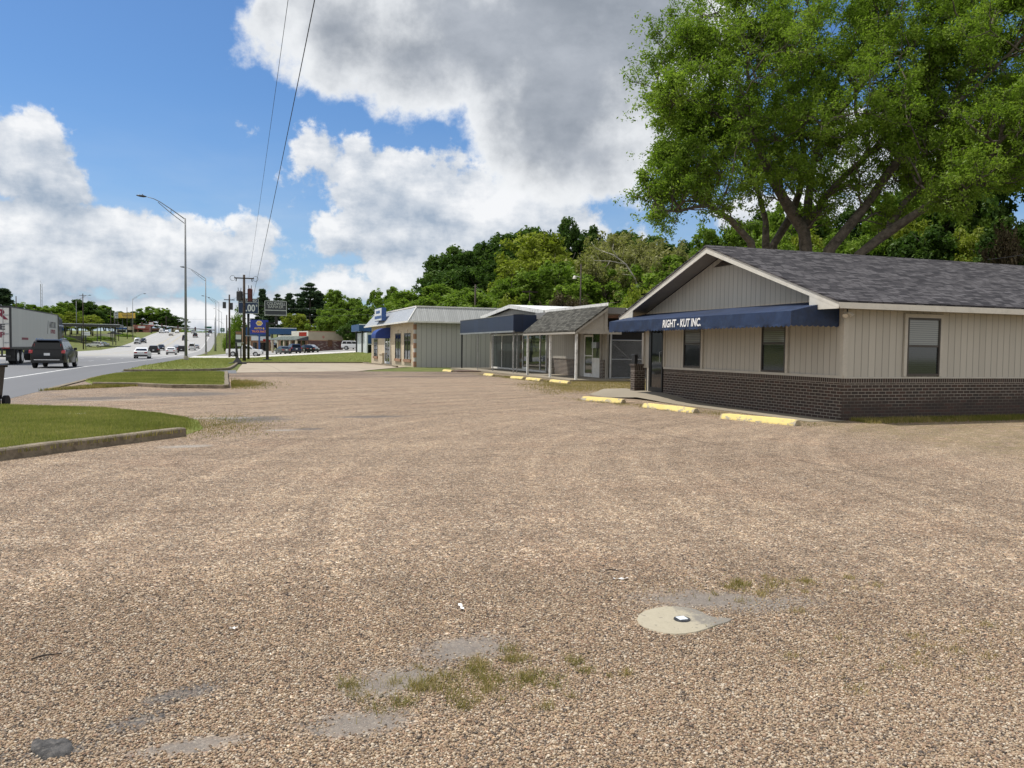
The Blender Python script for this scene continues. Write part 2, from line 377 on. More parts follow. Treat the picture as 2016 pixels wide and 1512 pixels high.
def ellmask(t, P, ells, amp=.45, scale=3.0):
    """soft ragged patches: list of (x, y, rx, ry, angle)"""
    nz = t.m('MULTIPLY', t.m('SUBTRACT', t.noise(P, scale, 6, .65), .5), amp * 2.4); D = None
    for (x, y, rx, ry, ang) in ells:
        v = t.vm('SUBTRACT', P, (x, y, 0)); s = t.sep(v); c_, s_ = math.cos(ang), math.sin(ang)
        a = t.m('ADD', t.m('MULTIPLY', s[0], c_ / rx), t.m('MULTIPLY', s[1], s_ / rx)); b = t.m('ADD', t.m('MULTIPLY', s[0], -s_ / ry), t.m('MULTIPLY', s[1], c_ / ry))
        d = t.m('SUBTRACT', 1.0, t.m('SQRT', t.m('ADD', t.m('MULTIPLY', a, a), t.m('MULTIPLY', b, b))))
        D = d if D is None else t.m('MAXIMUM', D, d)
    return t.m('ADD', D, nz)
PEBBLE = [(0, (.06, .055, .052)), (.13, (.19, .16, .14)), (.30, (.37, .28, .19)), (.5, (.49, .385, .265)), (.66, (.37, .245, .175)), (.82, (.61, .52, .39)), (1, (.74, .69, .60))]
def gravel_mat():
    m, t, b = newmat('pea_gravel'); P = t.pos()
    jit = t.vm('MULTIPLY', t.vm('SUBTRACT', t.noise(P, 40, 2, .5, col=True), (.5, .5, .5)), (.012, .012, 0)); Q = t.vm('ADD', P, jit)
    v1 = t.n('TexVoronoi', {'Vector': Q, 'Scale': 62.0, 'Randomness': 1.0}, voronoi_dimensions='2D'); v2 = t.n('TexVoronoi', {'Vector': Q, 'Scale': 118.0}, voronoi_dimensions='2D')
    pick = t.ss(t.noise(P, 24, 3), .46, .54)
    rnd = t.mix(pick, v1.outputs['Color'], v2.outputs['Color']); dist = t.m('ADD', t.m('MULTIPLY', v1.outputs['Distance'], t.m('SUBTRACT', 1.0, pick)), t.m('MULTIPLY', v2.outputs['Distance'], pick))
    r = t.sep(rnd)[0]
    c = t.ramp(r, PEBBLE)
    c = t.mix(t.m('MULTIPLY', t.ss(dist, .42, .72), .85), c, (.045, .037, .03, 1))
    big = t.noise(P, .35, 5, .6); mid = t.noise(P, 1.9, 5, .6)
    gr1 = t.noise(P, 9, 5, .75); gr2 = t.noise(t.vm('MULTIPLY', P, (1, 1, 0)), 3.2, 8, .85)
    c = t.mix(1.0, c, t.ramp(t.m('ADD', t.m('MULTIPLY', gr1, .5), t.m('MULTIPLY', gr2, .5)), [(.36, (.66, .635, .61)), (.5, (1.0, 1.0, 1.0)), (.64, (1.20, 1.195, 1.17))]), 'MULTIPLY')
    v3 = t.n('TexVoronoi', {'Vector': Q, 'Scale': 26.0}, voronoi_dimensions='2D')
    c = t.mix(1.0, c, t.ramp(t.sep(v3.outputs['Color'])[1], [(0, (.78, .77, .76)), (.5, (1.0, 1.0, 1.0)), (1, (1.22, 1.21, 1.19))]), 'MULTIPLY')
    # tyre-swept arcs: bands round a point off to the right
    rad = t.vm('LENGTH', t.vm('SUBTRACT', P, (17.0, 4.0, 0)), out=1)
    arcs = t.noise(t.comb(t.m('MULTIPLY', rad, 2.2), t.m('MULTIPLY', big, .6)), 1.0, 5, .65)
    rad2 = t.vm('LENGTH', t.vm('SUBTRACT', P, (3.0, 30.0, 0)), out=1)
    arc2 = t.noise(t.comb(t.m('MULTIPLY', rad2, 1.6), t.m('ADD', t.m('MULTIPLY', mid, .5), 9.0)), 1.0, 5, .65)
    tone = t.m('ADD', t.m('MULTIPLY', arcs, .6), t.m('ADD', t.m('MULTIPLY', arc2, .45), t.m('ADD', t.m('MULTIPLY', mid, .3), t.m('MULTIPLY', big, .35))))
    c = t.mix(1.0, c, t.ramp(tone, [(.66, (.66, .63, .605)), (.75, (.86, .845, .83)), (.86, (1.02, 1.01, 1.0)), (.97, (1.22, 1.21, 1.18))]), 'MULTIPLY')
    c = t.mix(1.0, c, (.90, .85, .812, 1), 'MULTIPLY')
    pink = t.ss(t.noise(P, .6, 4), .5, .7); c = t.mix(t.m('MULTIPLY', pink, .16), c, t.mix(1.0, c, (1.08, .86, .78, 1), 'MULTIPLY'))
    # bare grey dirt and old asphalt showing through
    dirt = ellmask(t, P, [(.72, 3.58, .42, .25, .3), (1.14, 3.88, .38, .25, .2), (.5, 3.22, .34, .19, 0), (2.78, 4.2, .55, .26, -.3), (3.1, 4.0, .5, .2, 0), (-.15, 3.24, .32, .1, 0), (-.9, 3.1, .3, .1, 0)],  .55, 7)
    dm = t.ss(dirt, -.1, .75); dc = t.mix(t.noise(P, 14, 6, .7), (.10, .088, .078, 1), (.27, .24, .21, 1))
    dc = t.mix(t.m('GREATER_THAN', t.noise(P, 110, 2), .66), dc, (.4, .36, .31, 1))
    c = t.mix(t.m('MULTIPLY', dm, .88), c, dc)
    asp = ellmask(t, P, [(-.60, 3.36, .24, .12, 0), (-.36, 3.52, .26, .11, .4), (-.2, 3.74, .32, .12, .5), (-.9, 3.36, .2, .1, 0), (.5, 17.5, 1.0, 1.0, 0), (3.0, 17.6, 1.0, .35, 0), (1.4, 15.2, .35, .25, 0), (-1.4, 26.8, 2.4, 1.6, 0), (-3.6, 25.0, 1.6, 1.0, .5)], .45, 4)
    c = t.mix(t.m('MULTIPLY', t.ss(asp, -.1, .7), .72), c, t.mix(t.noise(P, 30, 5, .7), (.03, .031, .033, 1), (.19, .185, .18, 1)))
    pale = ellmask(t, P, [(-.2, 17.9, .9, .28, 0), (-.62, 13.0, .5, .22, 0), (.9, 15.1, .4, .2, 0), (-3.0, 24.2, 1.6, .2, .2)], .4, 4)
    c = t.mix(t.m('MULTIPLY', t.ss(pale, -.1, .7), .6), c, (.40, .38, .35, 1))
    Y = t.sep(P)[1]; X = t.sep(P)[0]
    band = t.m('MULTIPLY', t.ss(t.m('ADD', Y, t.m('MULTIPLY', mid, 6.0)), 41.0, 45.0), t.ss(t.noise(t.vm('MULTIPLY', P, (.35, 1.6, 1)), .5, 5), .35, .6))
    c = t.mix(t.m('MULTIPLY', band, .75), c, (.10, .078, .065, 1))
    edge = t.m('MULTIPLY', t.ss(X, -2.5, -5.5), t.ss(Y, 18, 23)); c = t.mix(t.m('MULTIPLY', t.m('MULTIPLY', edge, t.ss(mid, .35, .65)), .6), c, (.20, .175, .16, 1))
    # straw-coloured thin grass near the buildings
    straw = t.m('MULTIPLY', t.ss(t.m('ADD', t.m('SUBTRACT', X, t.m('MULTIPLY', mid, 2.5)), t.m('MULTIPLY', Y, -.075)), 8.3, 10.3), t.ss(t.noise(P, 3.5, 6, .7), .38, .6))
    c = t.mix(t.m('MULTIPLY', straw, .55), c, t.mix(t.noise(P, 45, 3), (.11, .10, .035, 1), (.34, .27, .13, 1)))
    t.set(b.inputs['Base Color'], c); b.inputs['Roughness'].default_value = .85; b.inputs['Specular IOR Level'].default_value = .3
    h = t.m('SUBTRACT', 1.0, t.m('POWER', dist, 1.6)); h = t.m('MULTIPLY', h, t.m('SUBTRACT', 1.0, t.m('MULTIPLY', dm, .8)))
    h = t.m('ADD', h, t.m('MULTIPLY', mid, .6))
    t.set(b.inputs['Normal'], t.bump(h, 1.0, .011)); return m
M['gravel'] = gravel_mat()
def asphalt_mat():
    m, t, b = newmat('highway_asphalt'); P = t.pos(); X, Y, Z = t.sep(P)
    st = t.noise(t.vm('MULTIPLY', P, (1.0, .03, 1)), 1.2, 5, .65); fn = t.noise(P, 8, 5, .7); sp = t.noise(P, 60, 2)
    c = t.mix(t.m('ADD', t.m('MULTIPLY', st, .6), t.m('MULTIPLY', fn, .4)), (.105, .107, .113, 1), (.185, .187, .193, 1))
    c = t.mix(t.m('MULTIPLY', sp, .25), c, (.25, .25, .25, 1))
    far = t.ss(t.m('ADD', Y, t.m('MULTIPLY', fn, 30.0)), 120, 175); c = t.mix(t.m('MULTIPLY', far, .8), c, t.mix(st, (.34, .335, .32, 1), (.48, .47, .45, 1)))  # paler far off: concrete paving, plus grazing sheen put into the colour
    sh = t.ss(X, -8.9, -8.4); c = t.mix(t.m('MULTIPLY', sh, .35), c, (.10, .102, .108, 1))
    junc = t.m('MULTIPLY', t.ss(X, -20, -27), t.m('MULTIPLY', t.ss(Y, 88, 96), t.ss(Y, 150, 135))); c = t.mix(t.m('MULTIPLY', junc, .7), c, (.42, .40, .36, 1))
    t.set(b.inputs['Base Color'], c); b.inputs['Roughness'].default_value = .8; t.set(b.inputs['Normal'], t.bump(sp, .3, .004)); return m
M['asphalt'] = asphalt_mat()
def turf_mat(name, lo, hi, straw, amount):
    m, t, b = newmat(name); P = t.pos(); n = t.noise(P, 1.3, 6, .65); f = t.noise(P, 22, 4, .7)
    c = t.mix(t.m('ADD', t.m('MULTIPLY', n, .5), t.m('MULTIPLY', f, .5)), c4(lo), c4(hi)); c = t.mix(t.m('MULTIPLY', t.ss(t.noise(P, .9, 5, .6), .45, .7), amount), c, c4(straw))
    t.set(b.inputs['Base Color'], c); b.inputs['Roughness'].default_value = .95; b.inputs['Specular IOR Level'].default_value = .1
    t.set(b.inputs['Normal'], t.bump(f, .7, .03)); return m
M['turf'] = turf_mat('turf_soil', (.10, .13, .03), (.19, .22, .058), (.28, .24, .10), .55)
M['land'] = turf_mat('rough_land', (.08, .11, .03), (.15, .17, .055), (.27, .22, .11), .6)
M['blade'] = leaf_mat('grass_blades', (.155, .175, .048), (.25, .265, .082), (.42, .37, .16), .4)
M['straw'] = leaf_mat('dry_grass_blades', (.15, .165, .034), (.28, .235, .085), (.44, .35, .17), .3)
def slab_mat(name, lo, hi, stain, joint=0):
    m, t, b = newmat(name); P = t.pos(); n = t.noise(P, .7, 7, .65); f = t.noise(P, 25, 4)
    c = t.mix(t.m('ADD', t.m('MULTIPLY', n, .7), t.m('MULTIPLY', f, .3)), c4(lo), c4(hi)); c = t.mix(t.m('MULTIPLY', t.ss(t.noise(t.vm('MULTIPLY', P, (1, .5, 1)), .5, 7, .7), .5, .68), .55), c, c4(stain))
    if joint:
        X, Y, Z = t.sep(P); d = t.m('MINIMUM', t.m('ABSOLUTE', t.m('SUBTRACT', t.m('FRACT', t.m('DIVIDE', X, joint)), .5)), t.m('ABSOLUTE', t.m('SUBTRACT', t.m('FRACT', t.m('DIVIDE', Y, joint)), .5)))
        c = t.mix(t.m('MULTIPLY', t.m('LESS_THAN', d, .02 / joint), .7), c, c4(tuple(x * .3 for x in lo)))
    t.set(b.inputs['Base Color'], c); b.inputs['Roughness'].default_value = .9; t.set(b.inputs['Normal'], t.bump(f, .3, .004)); return m
M['pad'] = slab_mat('concrete_lot', (.30, .25, .185), (.43, .36, .27), (.22, .17, .12), 6.0)
M['walk'] = slab_mat('walk_concrete', (.22, .185, .135), (.34, .295, .22), (.13, .10, .07))
M['street'] = slab_mat('pale_street_concrete', (.48, .46, .42), (.62, .60, .55), (.36, .34, .30), 5.0)
M['lampsteel'] = paint('dull_lamp_steel', (.20, .21, .22), .5, .12, 2, metal=.25)
M['carpark'] = slab_mat('car_park_asphalt', (.26, .255, .245), (.40, .39, .37), (.2, .19, .18))
M['stripe'] = paint('white_road_paint', (.72, .72, .70), .7, .15, 1.0, dirt=((.3, .3, .3), .5), objspace=False)
M['ystripe'] = paint('yellow_road_paint', (.62, .47, .12), .7, .15, 1.0, dirt=((.3, .28, .2), .5), objspace=False)

# ------------------------------------------------------------------ ground, roads, lot
def grid_lines(segs):
    o = []
    for a, b, s in segs: o += list(np.arange(a, b, s))
    return np.array(o + [segs[-1][1]])
gx = grid_lines([(-620, -120, 20), (-120, -60, 6), (-60, 60, 2), (60, 140, 8), (140, 620, 20)])
gy = grid_lines([(-120, -40, 8), (-40, 140, 2), (140, 340, 5), (340, 600, 10), (600, 1500, 50)])
GX, GY = np.meshgrid(gx, gy); nx, ny = len(gx), len(gy)
V = np.stack([GX, GY, H(GX, GY) - .03], -1).reshape(-1, 3)
idx = np.arange(nx * ny).reshape(ny, nx)
Fq = np.stack([idx[:-1, :-1], idx[:-1, 1:], idx[1:, 1:], idx[1:, :-1]], -1).reshape(-1, 4)
tag(link('ground', np_mesh('ground', V, Fq, True), M['land']), kind='structure')
def strip(name, x0, x1, y0, y1, off, mat, step=4.0, kind='structure'):
    ys = np.arange(y0, y1 + .01, step); V = []; Fq = []
    for y in ys: V += [(x0, y, hz(x0, y) + off), (x1, y, hz(x1, y) + off)]
    for i in range(len(ys) - 1): Fq.append((2 * i, 2 * i + 1, 2 * i + 3, 2 * i + 2))
    o = link(name, np_mesh(name, V, Fq, True), mat)
    return tag(o, kind=kind) if kind else o
XS = np.linspace(-35.5, -5.7, 9); ys = np.concatenate([np.arange(-60, 140, 4), np.arange(140, 700, 5)])
GX, GY = np.meshgrid(XS, ys); V = np.stack([GX, GY, np.interp(GY, _PY, _PZ) + .004], -1).reshape(-1, 3)
idx = np.arange(GX.size).reshape(GX.shape); Fq = np.stack([idx[:-1, :-1], idx[:-1, 1:], idx[1:, 1:], idx[1:, :-1]], -1).reshape(-1, 4)
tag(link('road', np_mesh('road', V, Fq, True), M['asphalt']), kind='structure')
# painted lines, one mesh per colour, laid a few millimetres (more in the distance) over the road
def lines(name, segs, mat):
    V = []; Fq = []
    for (x, w, y0, y1) in segs:
        ys = list(np.arange(y0, y1, 4.0)) + [y1]
        for i, y in enumerate(ys):
            z = float(np.interp(y, _PY, _PZ)) + .008 + max(0, y - 60) * .00012
            V += [(x - w / 2, y, z), (x + w / 2, y, z)]
            if i: k = len(V); Fq.append((k - 4, k - 3, k - 1, k - 2))
    return tag(link(name, np_mesh(name, V, Fq), mat), kind='structure')
sg = [(-9.0, .15, -40, 690), (-33.0, .15, 130, 690)]
for x in (-13.1, -17.5, -28.6): sg += [(x, .13, y, y + 3.0) for y in np.arange(-36 + (x % 3), 560, 12.2)]
sg += [(-27 - i * .4, .3, 93 + i * 2.2, 94.6 + i * 2.2) for i in range(8)]
lines('lane_marking', sg, M['stripe'])
lines('centre_marking', [(-21.3, .13, -40, 90), (-21.3, .13, 140, 690), (-24.8, .13, -40, 90), (-24.8, .13, 140, 690)] + [(-21.6, .1, y, y + 3) for y in np.arange(140, 500, 12)], M['ystripe'])
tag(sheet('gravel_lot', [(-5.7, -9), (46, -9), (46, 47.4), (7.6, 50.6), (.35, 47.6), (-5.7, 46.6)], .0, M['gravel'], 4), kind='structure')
sheet('driveway', [(-5.7, 46.3), (.4, 46.3), (.38, 52.5), (-1, 50.4), (-5.7, 49)], .004, M['asphalt'], 4)
sheet('concrete_lot', [(.35, 47.6), (7.6, 50.6), (13.0, 62.0), (13.6, 62.8), (14.1, 84.0), (10, 83), (1.25, 79.6)], .004, M['pad'], 4)
# ------------------------------------------------------------------ turf islands with kerbs
def blades(name, poly, n, h, w, mat, label, edge=0.0, zoff=0.0, hole=None, dens=None, wild=.35, tint=(.45, .28), surf=None):
    """grass: one object, thin tapered blades"""
    P = np.array(poly); lo, hi = P.min(0), P.max(0); pts = []
    need = n; px, py = P[:, 0], P[:, 1]; qx, qy = np.roll(px, -1), np.roll(py, -1)
    tot = 0; out = []
    while tot < need:
        c = RNG.uniform(lo, hi, (need * 2, 2)); ins = np.zeros(len(c), bool)
        for a, b, cx, cy in zip(px, py, qx, qy):
            hit = ((b > c[:, 1]) != (cy > c[:, 1])) & (c[:, 0] < (cx - a) * (c[:, 1] - b) / (cy - b + 1e-12) + a); ins ^= hit
        if edge:
            dd = np.full(len(c), 1e9)
            for a, b, cx, cy in zip(px, py, qx, qy):
                ex, ey = cx - a, cy - b; tt = np.clip(((c[:, 0] - a) * ex + (c[:, 1] - b) * ey) / (ex * ex + ey * ey), 0, 1); dd = np.minimum(dd, np.hypot(c[:, 0] - a - tt * ex, c[:, 1] - b - tt * ey))
            ins &= RNG.random(len(c)) < (dd / edge) ** 1.5
        if dens is not None: ins &= RNG.random(len(c)) < dens(c)
        out.append(c[ins]); tot += ins.sum()
    c = np.concatenate(out)[:need]; N = len(c)
    z = H(c[:, 0], c[:, 1]) + zoff if surf is None else np.array([surf(a, b) for a, b in c])
    ang = RNG.uniform(0, 2 * np.pi, N); hh = h * RNG.uniform(.45, 1.25, N); ww = w * RNG.uniform(.6, 1.3, N); ln = RNG.normal(0, wild, (N, 2)) * hh[:, None]
    dx, dy = np.cos(ang) * ww / 2, np.sin(ang) * ww / 2
    V = np.stack([np.stack([c[:, 0] - dx, c[:, 1] - dy, z - .01], -1), np.stack([c[:, 0] + dx, c[:, 1] + dy, z - .01], -1),
                  np.stack([c[:, 0] + dx * .5 + ln[:, 0] * .45, c[:, 1] + dy * .5 + ln[:, 1] * .45, z + hh * .62], -1), np.stack([c[:, 0] - dx * .5 + ln[:, 0] * .45, c[:, 1] - dy * .5 + ln[:, 1] * .45, z + hh * .62], -1),
                  np.stack([c[:, 0] + ln[:, 0], c[:, 1] + ln[:, 1], z + hh], -1)], 1).reshape(-1, 3)
    b = np.arange(N) * 5
    Fc = np.concatenate([np.stack([b, b + 1, b + 2, b + 3], -1), np.stack([b + 3, b + 2, b + 4, b + 4], -1)])
    patch = .5 + .28 * np.sin(c[:, 0] * 1.1 + np.sin(c[:, 1] * .8) * 2) * np.cos(c[:, 1] * .9) + .22 * np.sin(c[:, 0] * 3.7 + np.sin(c[:, 1] * 2.9) * 2.2) * np.cos(c[:, 1] * 3.1 + c[:, 0]) + .15 * np.sin(c[:, 0] * 9 + c[:, 1] * 4) * np.sin(c[:, 1] * 11)
    tn = np.clip(RNG.normal(tint[0], tint[1] * .7, N) + (patch - .5) * tint[1] * 2.2, 0, 1)
    tri = Fc[N:, :3]; quad = Fc[:N]
    me = bpy.data.meshes.new(name); me.vertices.add(len(V)); me.vertices.foreach_set('co', V.astype(np.float32).ravel())
    li = np.concatenate([quad.ravel(), tri.ravel()]).astype(np.int32); me.loops.add(len(li)); me.loops.foreach_set('vertex_index', li)
    me.polygons.add(2 * N); me.polygons.foreach_set('loop_start', np.concatenate([np.arange(N) * 4, 4 * N + np.arange(N) * 3]).astype(np.int32)); me.polygons.foreach_set('loop_total', np.concatenate([np.full(N, 4), np.full(N, 3)]).astype(np.int32))
    me.attributes.new('tint', 'FLOAT', 'POINT').data.foreach_set('value', np.repeat(tn, 5).astype(np.float32)); me.update(calc_edges=True)
    return tag(link(name, me, mat), label, None, None, 'stuff')
def kerb(name, pts, w=.17, h=.13, label=None):
    """kerb stones along a line"""
    b = MB(); pts = [Vector((p[0], p[1], 0)) for p in pts]; k = len(pts); ring = []
    # subdivide and roughen a little
    q = []
    for i in range(k - 1):
        d = (pts[i + 1] - pts[i]).length; n = max(1, int(d / .6))
        q += [pts[i].lerp(pts[i + 1], j / n) for j in range(n)]
    q.append(pts[-1]); k = len(q)
    for i, p in enumerate(q):
        d = (q[min(i + 1, k - 1)] - q[max(i - 1, 0)]).normalized(); nrm = Vector((-d.y, d.x, 0)); z = hz(p.x, p.y)
        j = random.uniform(-.008, .008); hh = h + random.uniform(-.008, .006)
        for (o, zz) in ((-.015, -.05), (0, hh - .02), (.02, hh), (w - .02, hh), (w, hh - .02), (w, -.05)): ring.append((p.x + nrm.x * (o + j), p.y + nrm.y * (o + j), z + zz))
    fs = [(i * 6 + j, i * 6 + j + 1, i * 6 + j + 7, i * 6 + j + 6) for i in range(k - 1) for j in range(5)] + [(0, 1, 2, 3, 4, 5), tuple(range((k - 1) * 6 + 5, (k - 1) * 6 - 1, -1))]
    b.add(ring, fs); bm = bmesh.new(); 
    vv = [bm.verts.new(v) for v in b.v]
    for f in b.f: bm.faces.new([vv[i] for i in f])
    bmesh.ops.recalc_face_normals(bm, faces=bm.faces[:]); b2 = MB().bm(bm)
    return tag(b2.build(name, M['curb'], smooth=False), kind='structure')
def mound(name, poly, h, mat, inset=.7, free=()):
    """turf bed: a sheet raised inside its outline"""
    P = [Vector((p[0], p[1])) for p in poly]
    def zf(x, y):
        q = Vector((x, y)); d = 1e9; e = 1e9
        for i in range(len(P)):
            a, b = P[i], P[(i + 1) % len(P)]; ab = b - a; t_ = max(0, min(1, (q - a).dot(ab) / ab.length_squared)); L_ = (q - a - ab * t_).length; d = min(d, L_); e = min(e, L_) if i in free else e
        return hz(x, y) + .004 + h * (.75 + .25 * min(1, d / inset)) * min(1, e / inset)
    return sheet(name, poly, 0, mat, .8, zf=zf), zf
A = [(-5.7, 8.6), (-.75, 14.45), (-.45, 15.6), (-.62, 17.5), (-2.2, 19.7), (-5.0, 21.3), (-5.7, 21.4)]
B = [(-5.75, 37.0), (-4.7, 32.9), (-3.2, 32.0), (-1.9, 30.5), (-.05, 30.1), (-.12, 46.0), (-5.1, 44.4), (-5.75, 42.5)]
C = [(-5.7, 49.4), (-4.6, 49.1), (-.9, 51.0), (-.05, 53.5), (.75, 80.2), (10, 83.6), (14.2, 84.3), (60, 87), (60, 126), (8, 126), (-5.7, 125), (-5.7, 70)]
_, ZA_ = mound('grass_island', A, .14, M['turf'], free=(1, 2, 3, 4))
_, ZB_ = mound('grass_island', B, .12, M['turf'], free=(0, 6, 7))
sheet('grass_verge', C, .05, M['turf'], 2)
kerb('kerb', [(-5.7, 8.55), (-3.2, 11.55), (-.70, 14.45)], w=.2, h=.15)
kerb('kerb', [(-4.7, 32.3), (-3.2, 31.9), (-1.9, 30.45), (-.2, 30.0), (.0, 30.4), (-.05, 38), (-.08, 46.1)], w=.17, h=.14)
kerb('kerb', [(-5.6, 49.3), (-4.5, 49.0), (-1.0, 50.85), (.0, 53.4), (.35, 60), (.85, 80.0), (10, 83.4), (13.9, 84.1)], w=.17, h=.13)
kerb('kerb', [(-5.72, 29.6), (-5.8, 42.8), (-5.2, 44.5), (-.1, 46.1)], w=-.16, h=.04)
blades('turf_grass', A, 125000, .055, .009, M['blade'], 'mown grass on the nearest island by the bin', zoff=.0, edge=.3, surf=ZA_)
blades('turf_grass', B, 70000, .06, .016, M['blade'], 'mown grass on the middle island', zoff=.0, edge=.3, surf=ZB_)
blades('turf_grass', C, 90000, .075, .035, M['blade'], 'mown grass on the verge around the street lamp', zoff=.04)
ring = lambda pl, s: [((x - np.mean([q[0] for q in pl])) * s + np.mean([q[0] for q in pl]), (y - np.mean([q[1] for q in pl])) * s + np.mean([q[1] for q in pl])) for x, y in pl]
blades('edge_weeds', [(-5.7, 8.7), (-.7, 14.3), (-1.0, 14.75), (-5.7, 9.5)], 3000, .07, .011, M['straw'], 'ragged dry grass along the kerb of the nearest island', zoff=.09, tint=(.35, .3))
blades('edge_weeds', [(-2.4, 13.8), (1.6, 13.8), (1.6, 19.2), (-2.4, 19.2)], 5000, .028, .010, M['straw'], 'thin yellowing grass at the tip of the nearest island', zoff=.0, tint=(.5, .4), dens=lambda c: np.exp(-(((c[:, 0] + .35) / .8) ** 2 + ((c[:, 1] - 16.3) / 1.6) ** 2)))
blades('edge_weeds', [(-5.75, 28.8), (-4.4, 32.8), (-2.8, 32.2), (-3.6, 31.2)], 5000, .08, .018, M['straw'], 'dry weeds at the worn tip of the middle island', zoff=.02, tint=(.5, .4))
blades('edge_weeds', [(.06, 29), (3.5, 29), (3.5, 40), (.06, 40)], 5000, .05, .018, M['straw'], 'weeds beside the kerb at the end of the middle island', zoff=0, tint=(.3, .35), dens=lambda c: np.exp(-((c[:, 0] / 1.0) ** 2 + ((c[:, 1] - 33.6) / 2.6) ** 2)))
# weeds growing through the gravel close by
def clump(cx, cy, rx, ry, n=34, sd=1):
    g_ = np.random.default_rng(sd); T = np.stack([g_.normal(cx, rx * .62, n), g_.normal(cy, ry * .62, n)], -1); S = g_.uniform(.010, .034, n); W_ = g_.uniform(.25, 1, n)
    return lambda c: np.clip(sum(w * np.exp(-((c[:, 0] - q[0]) ** 2 + (c[:, 1] - q[1]) ** 2) / (2 * s * s)) for q, s, w in zip(T, S, W_)) + .03 * np.exp(-(((c[:, 0] - cx) / rx) ** 2 + ((c[:, 1] - cy) / ry) ** 2)), 0, 1)
def bx_(x0, x1, y0, y1): return [(x0, y0), (x1, y0), (x1, y1), (x0, y1)]
blades('gravel_weeds', bx_(.45, 2.1, 3.05, 3.9), 3600, .036, .0034, M['straw'], 'thin weeds growing through the gravel close by', dens=clump(1.05, 3.44, .5, .22, 60, 2), wild=.8, tint=(.72, .5))
blades('gravel_weeds', bx_(2.5, 4.3, 3.7, 4.8), 1500, .03, .004, M['straw'], 'thin weeds beside the round concrete cap', dens=clump(3.3, 4.25, .6, .28, 30, 3), wild=.6, tint=(.6, .45))
blades('gravel_weeds', bx_(2.6, 4.5, 2.6, 3.6), 900, .028, .004, M['straw'], 'sparse weeds in the gravel of the near corner', dens=clump(3.4, 3.1, .7, .3, 24, 4), wild=.6, tint=(.6, .45))
# straw grass along the buildings
blades('dry_grass', [(13.3, 13.6), (24, 13.5), (24, 14.5), (13.4, 14.5)], 15000, .09, .012, M['straw'], 'grass along the foot of the brick wall', dens=lambda c: np.clip((c[:, 1] - 13.5) / .9, .06, 1), tint=(.28, .35))
blades('dry_grass', [(9.4, 24), (12.5, 25.2), (14.6, 26.4), (20, 27), (20.5, 37.5), (15, 37), (11.2, 33)], 26000, .045, .014, M['straw'], 'straw coloured grass between the two buildings', tint=(.7, .4), edge=2.2)
blades('dry_grass', [(11.2, 13.2), (12.4, 13.4), (11.9, 19), (11, 22), (9.9, 24.5), (9.6, 22)], 5000, .035, .009, M['straw'], 'thin dry grass behind the wheel stops', tint=(.6, .4), edge=.7, dens=lambda c: .3 + .7 * (np.sin(c[:, 0] * 9) * np.sin(c[:, 1] * 5) > 0))
blades('dry_grass', [(13.4, 34), (15.4, 34), (15.4, 41), (13.6, 46)], 6000, .04, .016, M['straw'], 'dry grass in front of the porch slab', tint=(.6, .4), edge=1., dens=lambda c: .25 + .75 * (np.sin(c[:, 0] * 5) * np.sin(c[:, 1] * 3) > 0))
# walk and slabs
sheet('walkway', [(12.22, 14.4), (13.25, 14.4), (13.25, 25.2), (12.55, 25.5), (11.75, 25.0), (11.55, 23.6), (12.15, 22.3)], .008, M['walk'], .9,
      zf=lambda x, y: .19 * float(sstep(20.0, 22.6, y)) * float(sstep(11.7, 12.9, x)))
sheet('side_street', [(-5.7, 124.5), (70, 126.5), (70, 147), (-5.7, 149)], .05, M['street'], 4)
sheet('car_park', [(-4, 153), (75, 153), (75, 232), (2, 232)], .05, M['carpark'], 5)
# ------------------------------------------------------------------ the near building
BRICKS = [(.054, .038, .031), (.072, .048, .039), (.046, .036, .032), (.090, .050, .039)]
M['brick'] = brick_mat('brown_brick', BRICKS, (.33, .295, .25), .203, .0747, .862, dirt=.85, ms=.014)
M['siding'] = siding_mat('beige_board_siding', (.475, .448, .392), .2032, streak=.16)
M['trim'] = paint('beige_trim', (.50, .47, .41), .6, .07, 2)
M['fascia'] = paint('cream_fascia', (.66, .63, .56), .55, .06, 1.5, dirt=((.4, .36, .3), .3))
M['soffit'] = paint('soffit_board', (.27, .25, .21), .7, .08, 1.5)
M['shingle'] = shingle_mat('grey_asphalt_shingles', 'x', ASPH_SHINGLE, 3.06, .34, .15)
M['navy'] = paint('navy_canvas', (.010, .026, .074), .6, .3, 1.4, bump=.008, objspace=False, dirt=((.027, .052, .115), .7))
M['frame'] = paint('bronze_window_frame', (.045, .038, .032), .45, .15, 3)
M['blind'] = paint('window_blind_slats', (.42, .43, .42), .6, .06, 4)
M['pane'] = glass_mat('window_glass', (.012, .016, .018), .04)
def louvre_glass():
    """glass with slatted blinds close behind it"""
    m, t, b = newmat('glass_over_blinds'); P = t.pos(); Z = t.sep(P)[2]
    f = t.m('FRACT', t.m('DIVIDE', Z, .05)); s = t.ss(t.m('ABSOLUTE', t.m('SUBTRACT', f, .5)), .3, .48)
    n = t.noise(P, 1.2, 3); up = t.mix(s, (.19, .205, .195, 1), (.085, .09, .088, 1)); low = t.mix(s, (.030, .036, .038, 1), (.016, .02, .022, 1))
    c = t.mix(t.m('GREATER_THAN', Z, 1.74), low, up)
    t.set(b.inputs['Base Color'], c); b.inputs['Roughness'].default_value = .06; b.inputs['Specular IOR Level'].default_value = .8
    return m
M['blindglass'] = louvre_glass()
XW, Y0, Y1, XE, ZE = 13.23, 14.55, 23.9, 33.0, 2.60
YM, ZA = 19.24, 4.50                      # ridge
YL, YH = 14.03, 24.45                     # eave tips
slope = (ZA - 2.70) / (YM - YL)
def rz_(y): return ZA - slope * abs(y - YM)   # top of roof at y
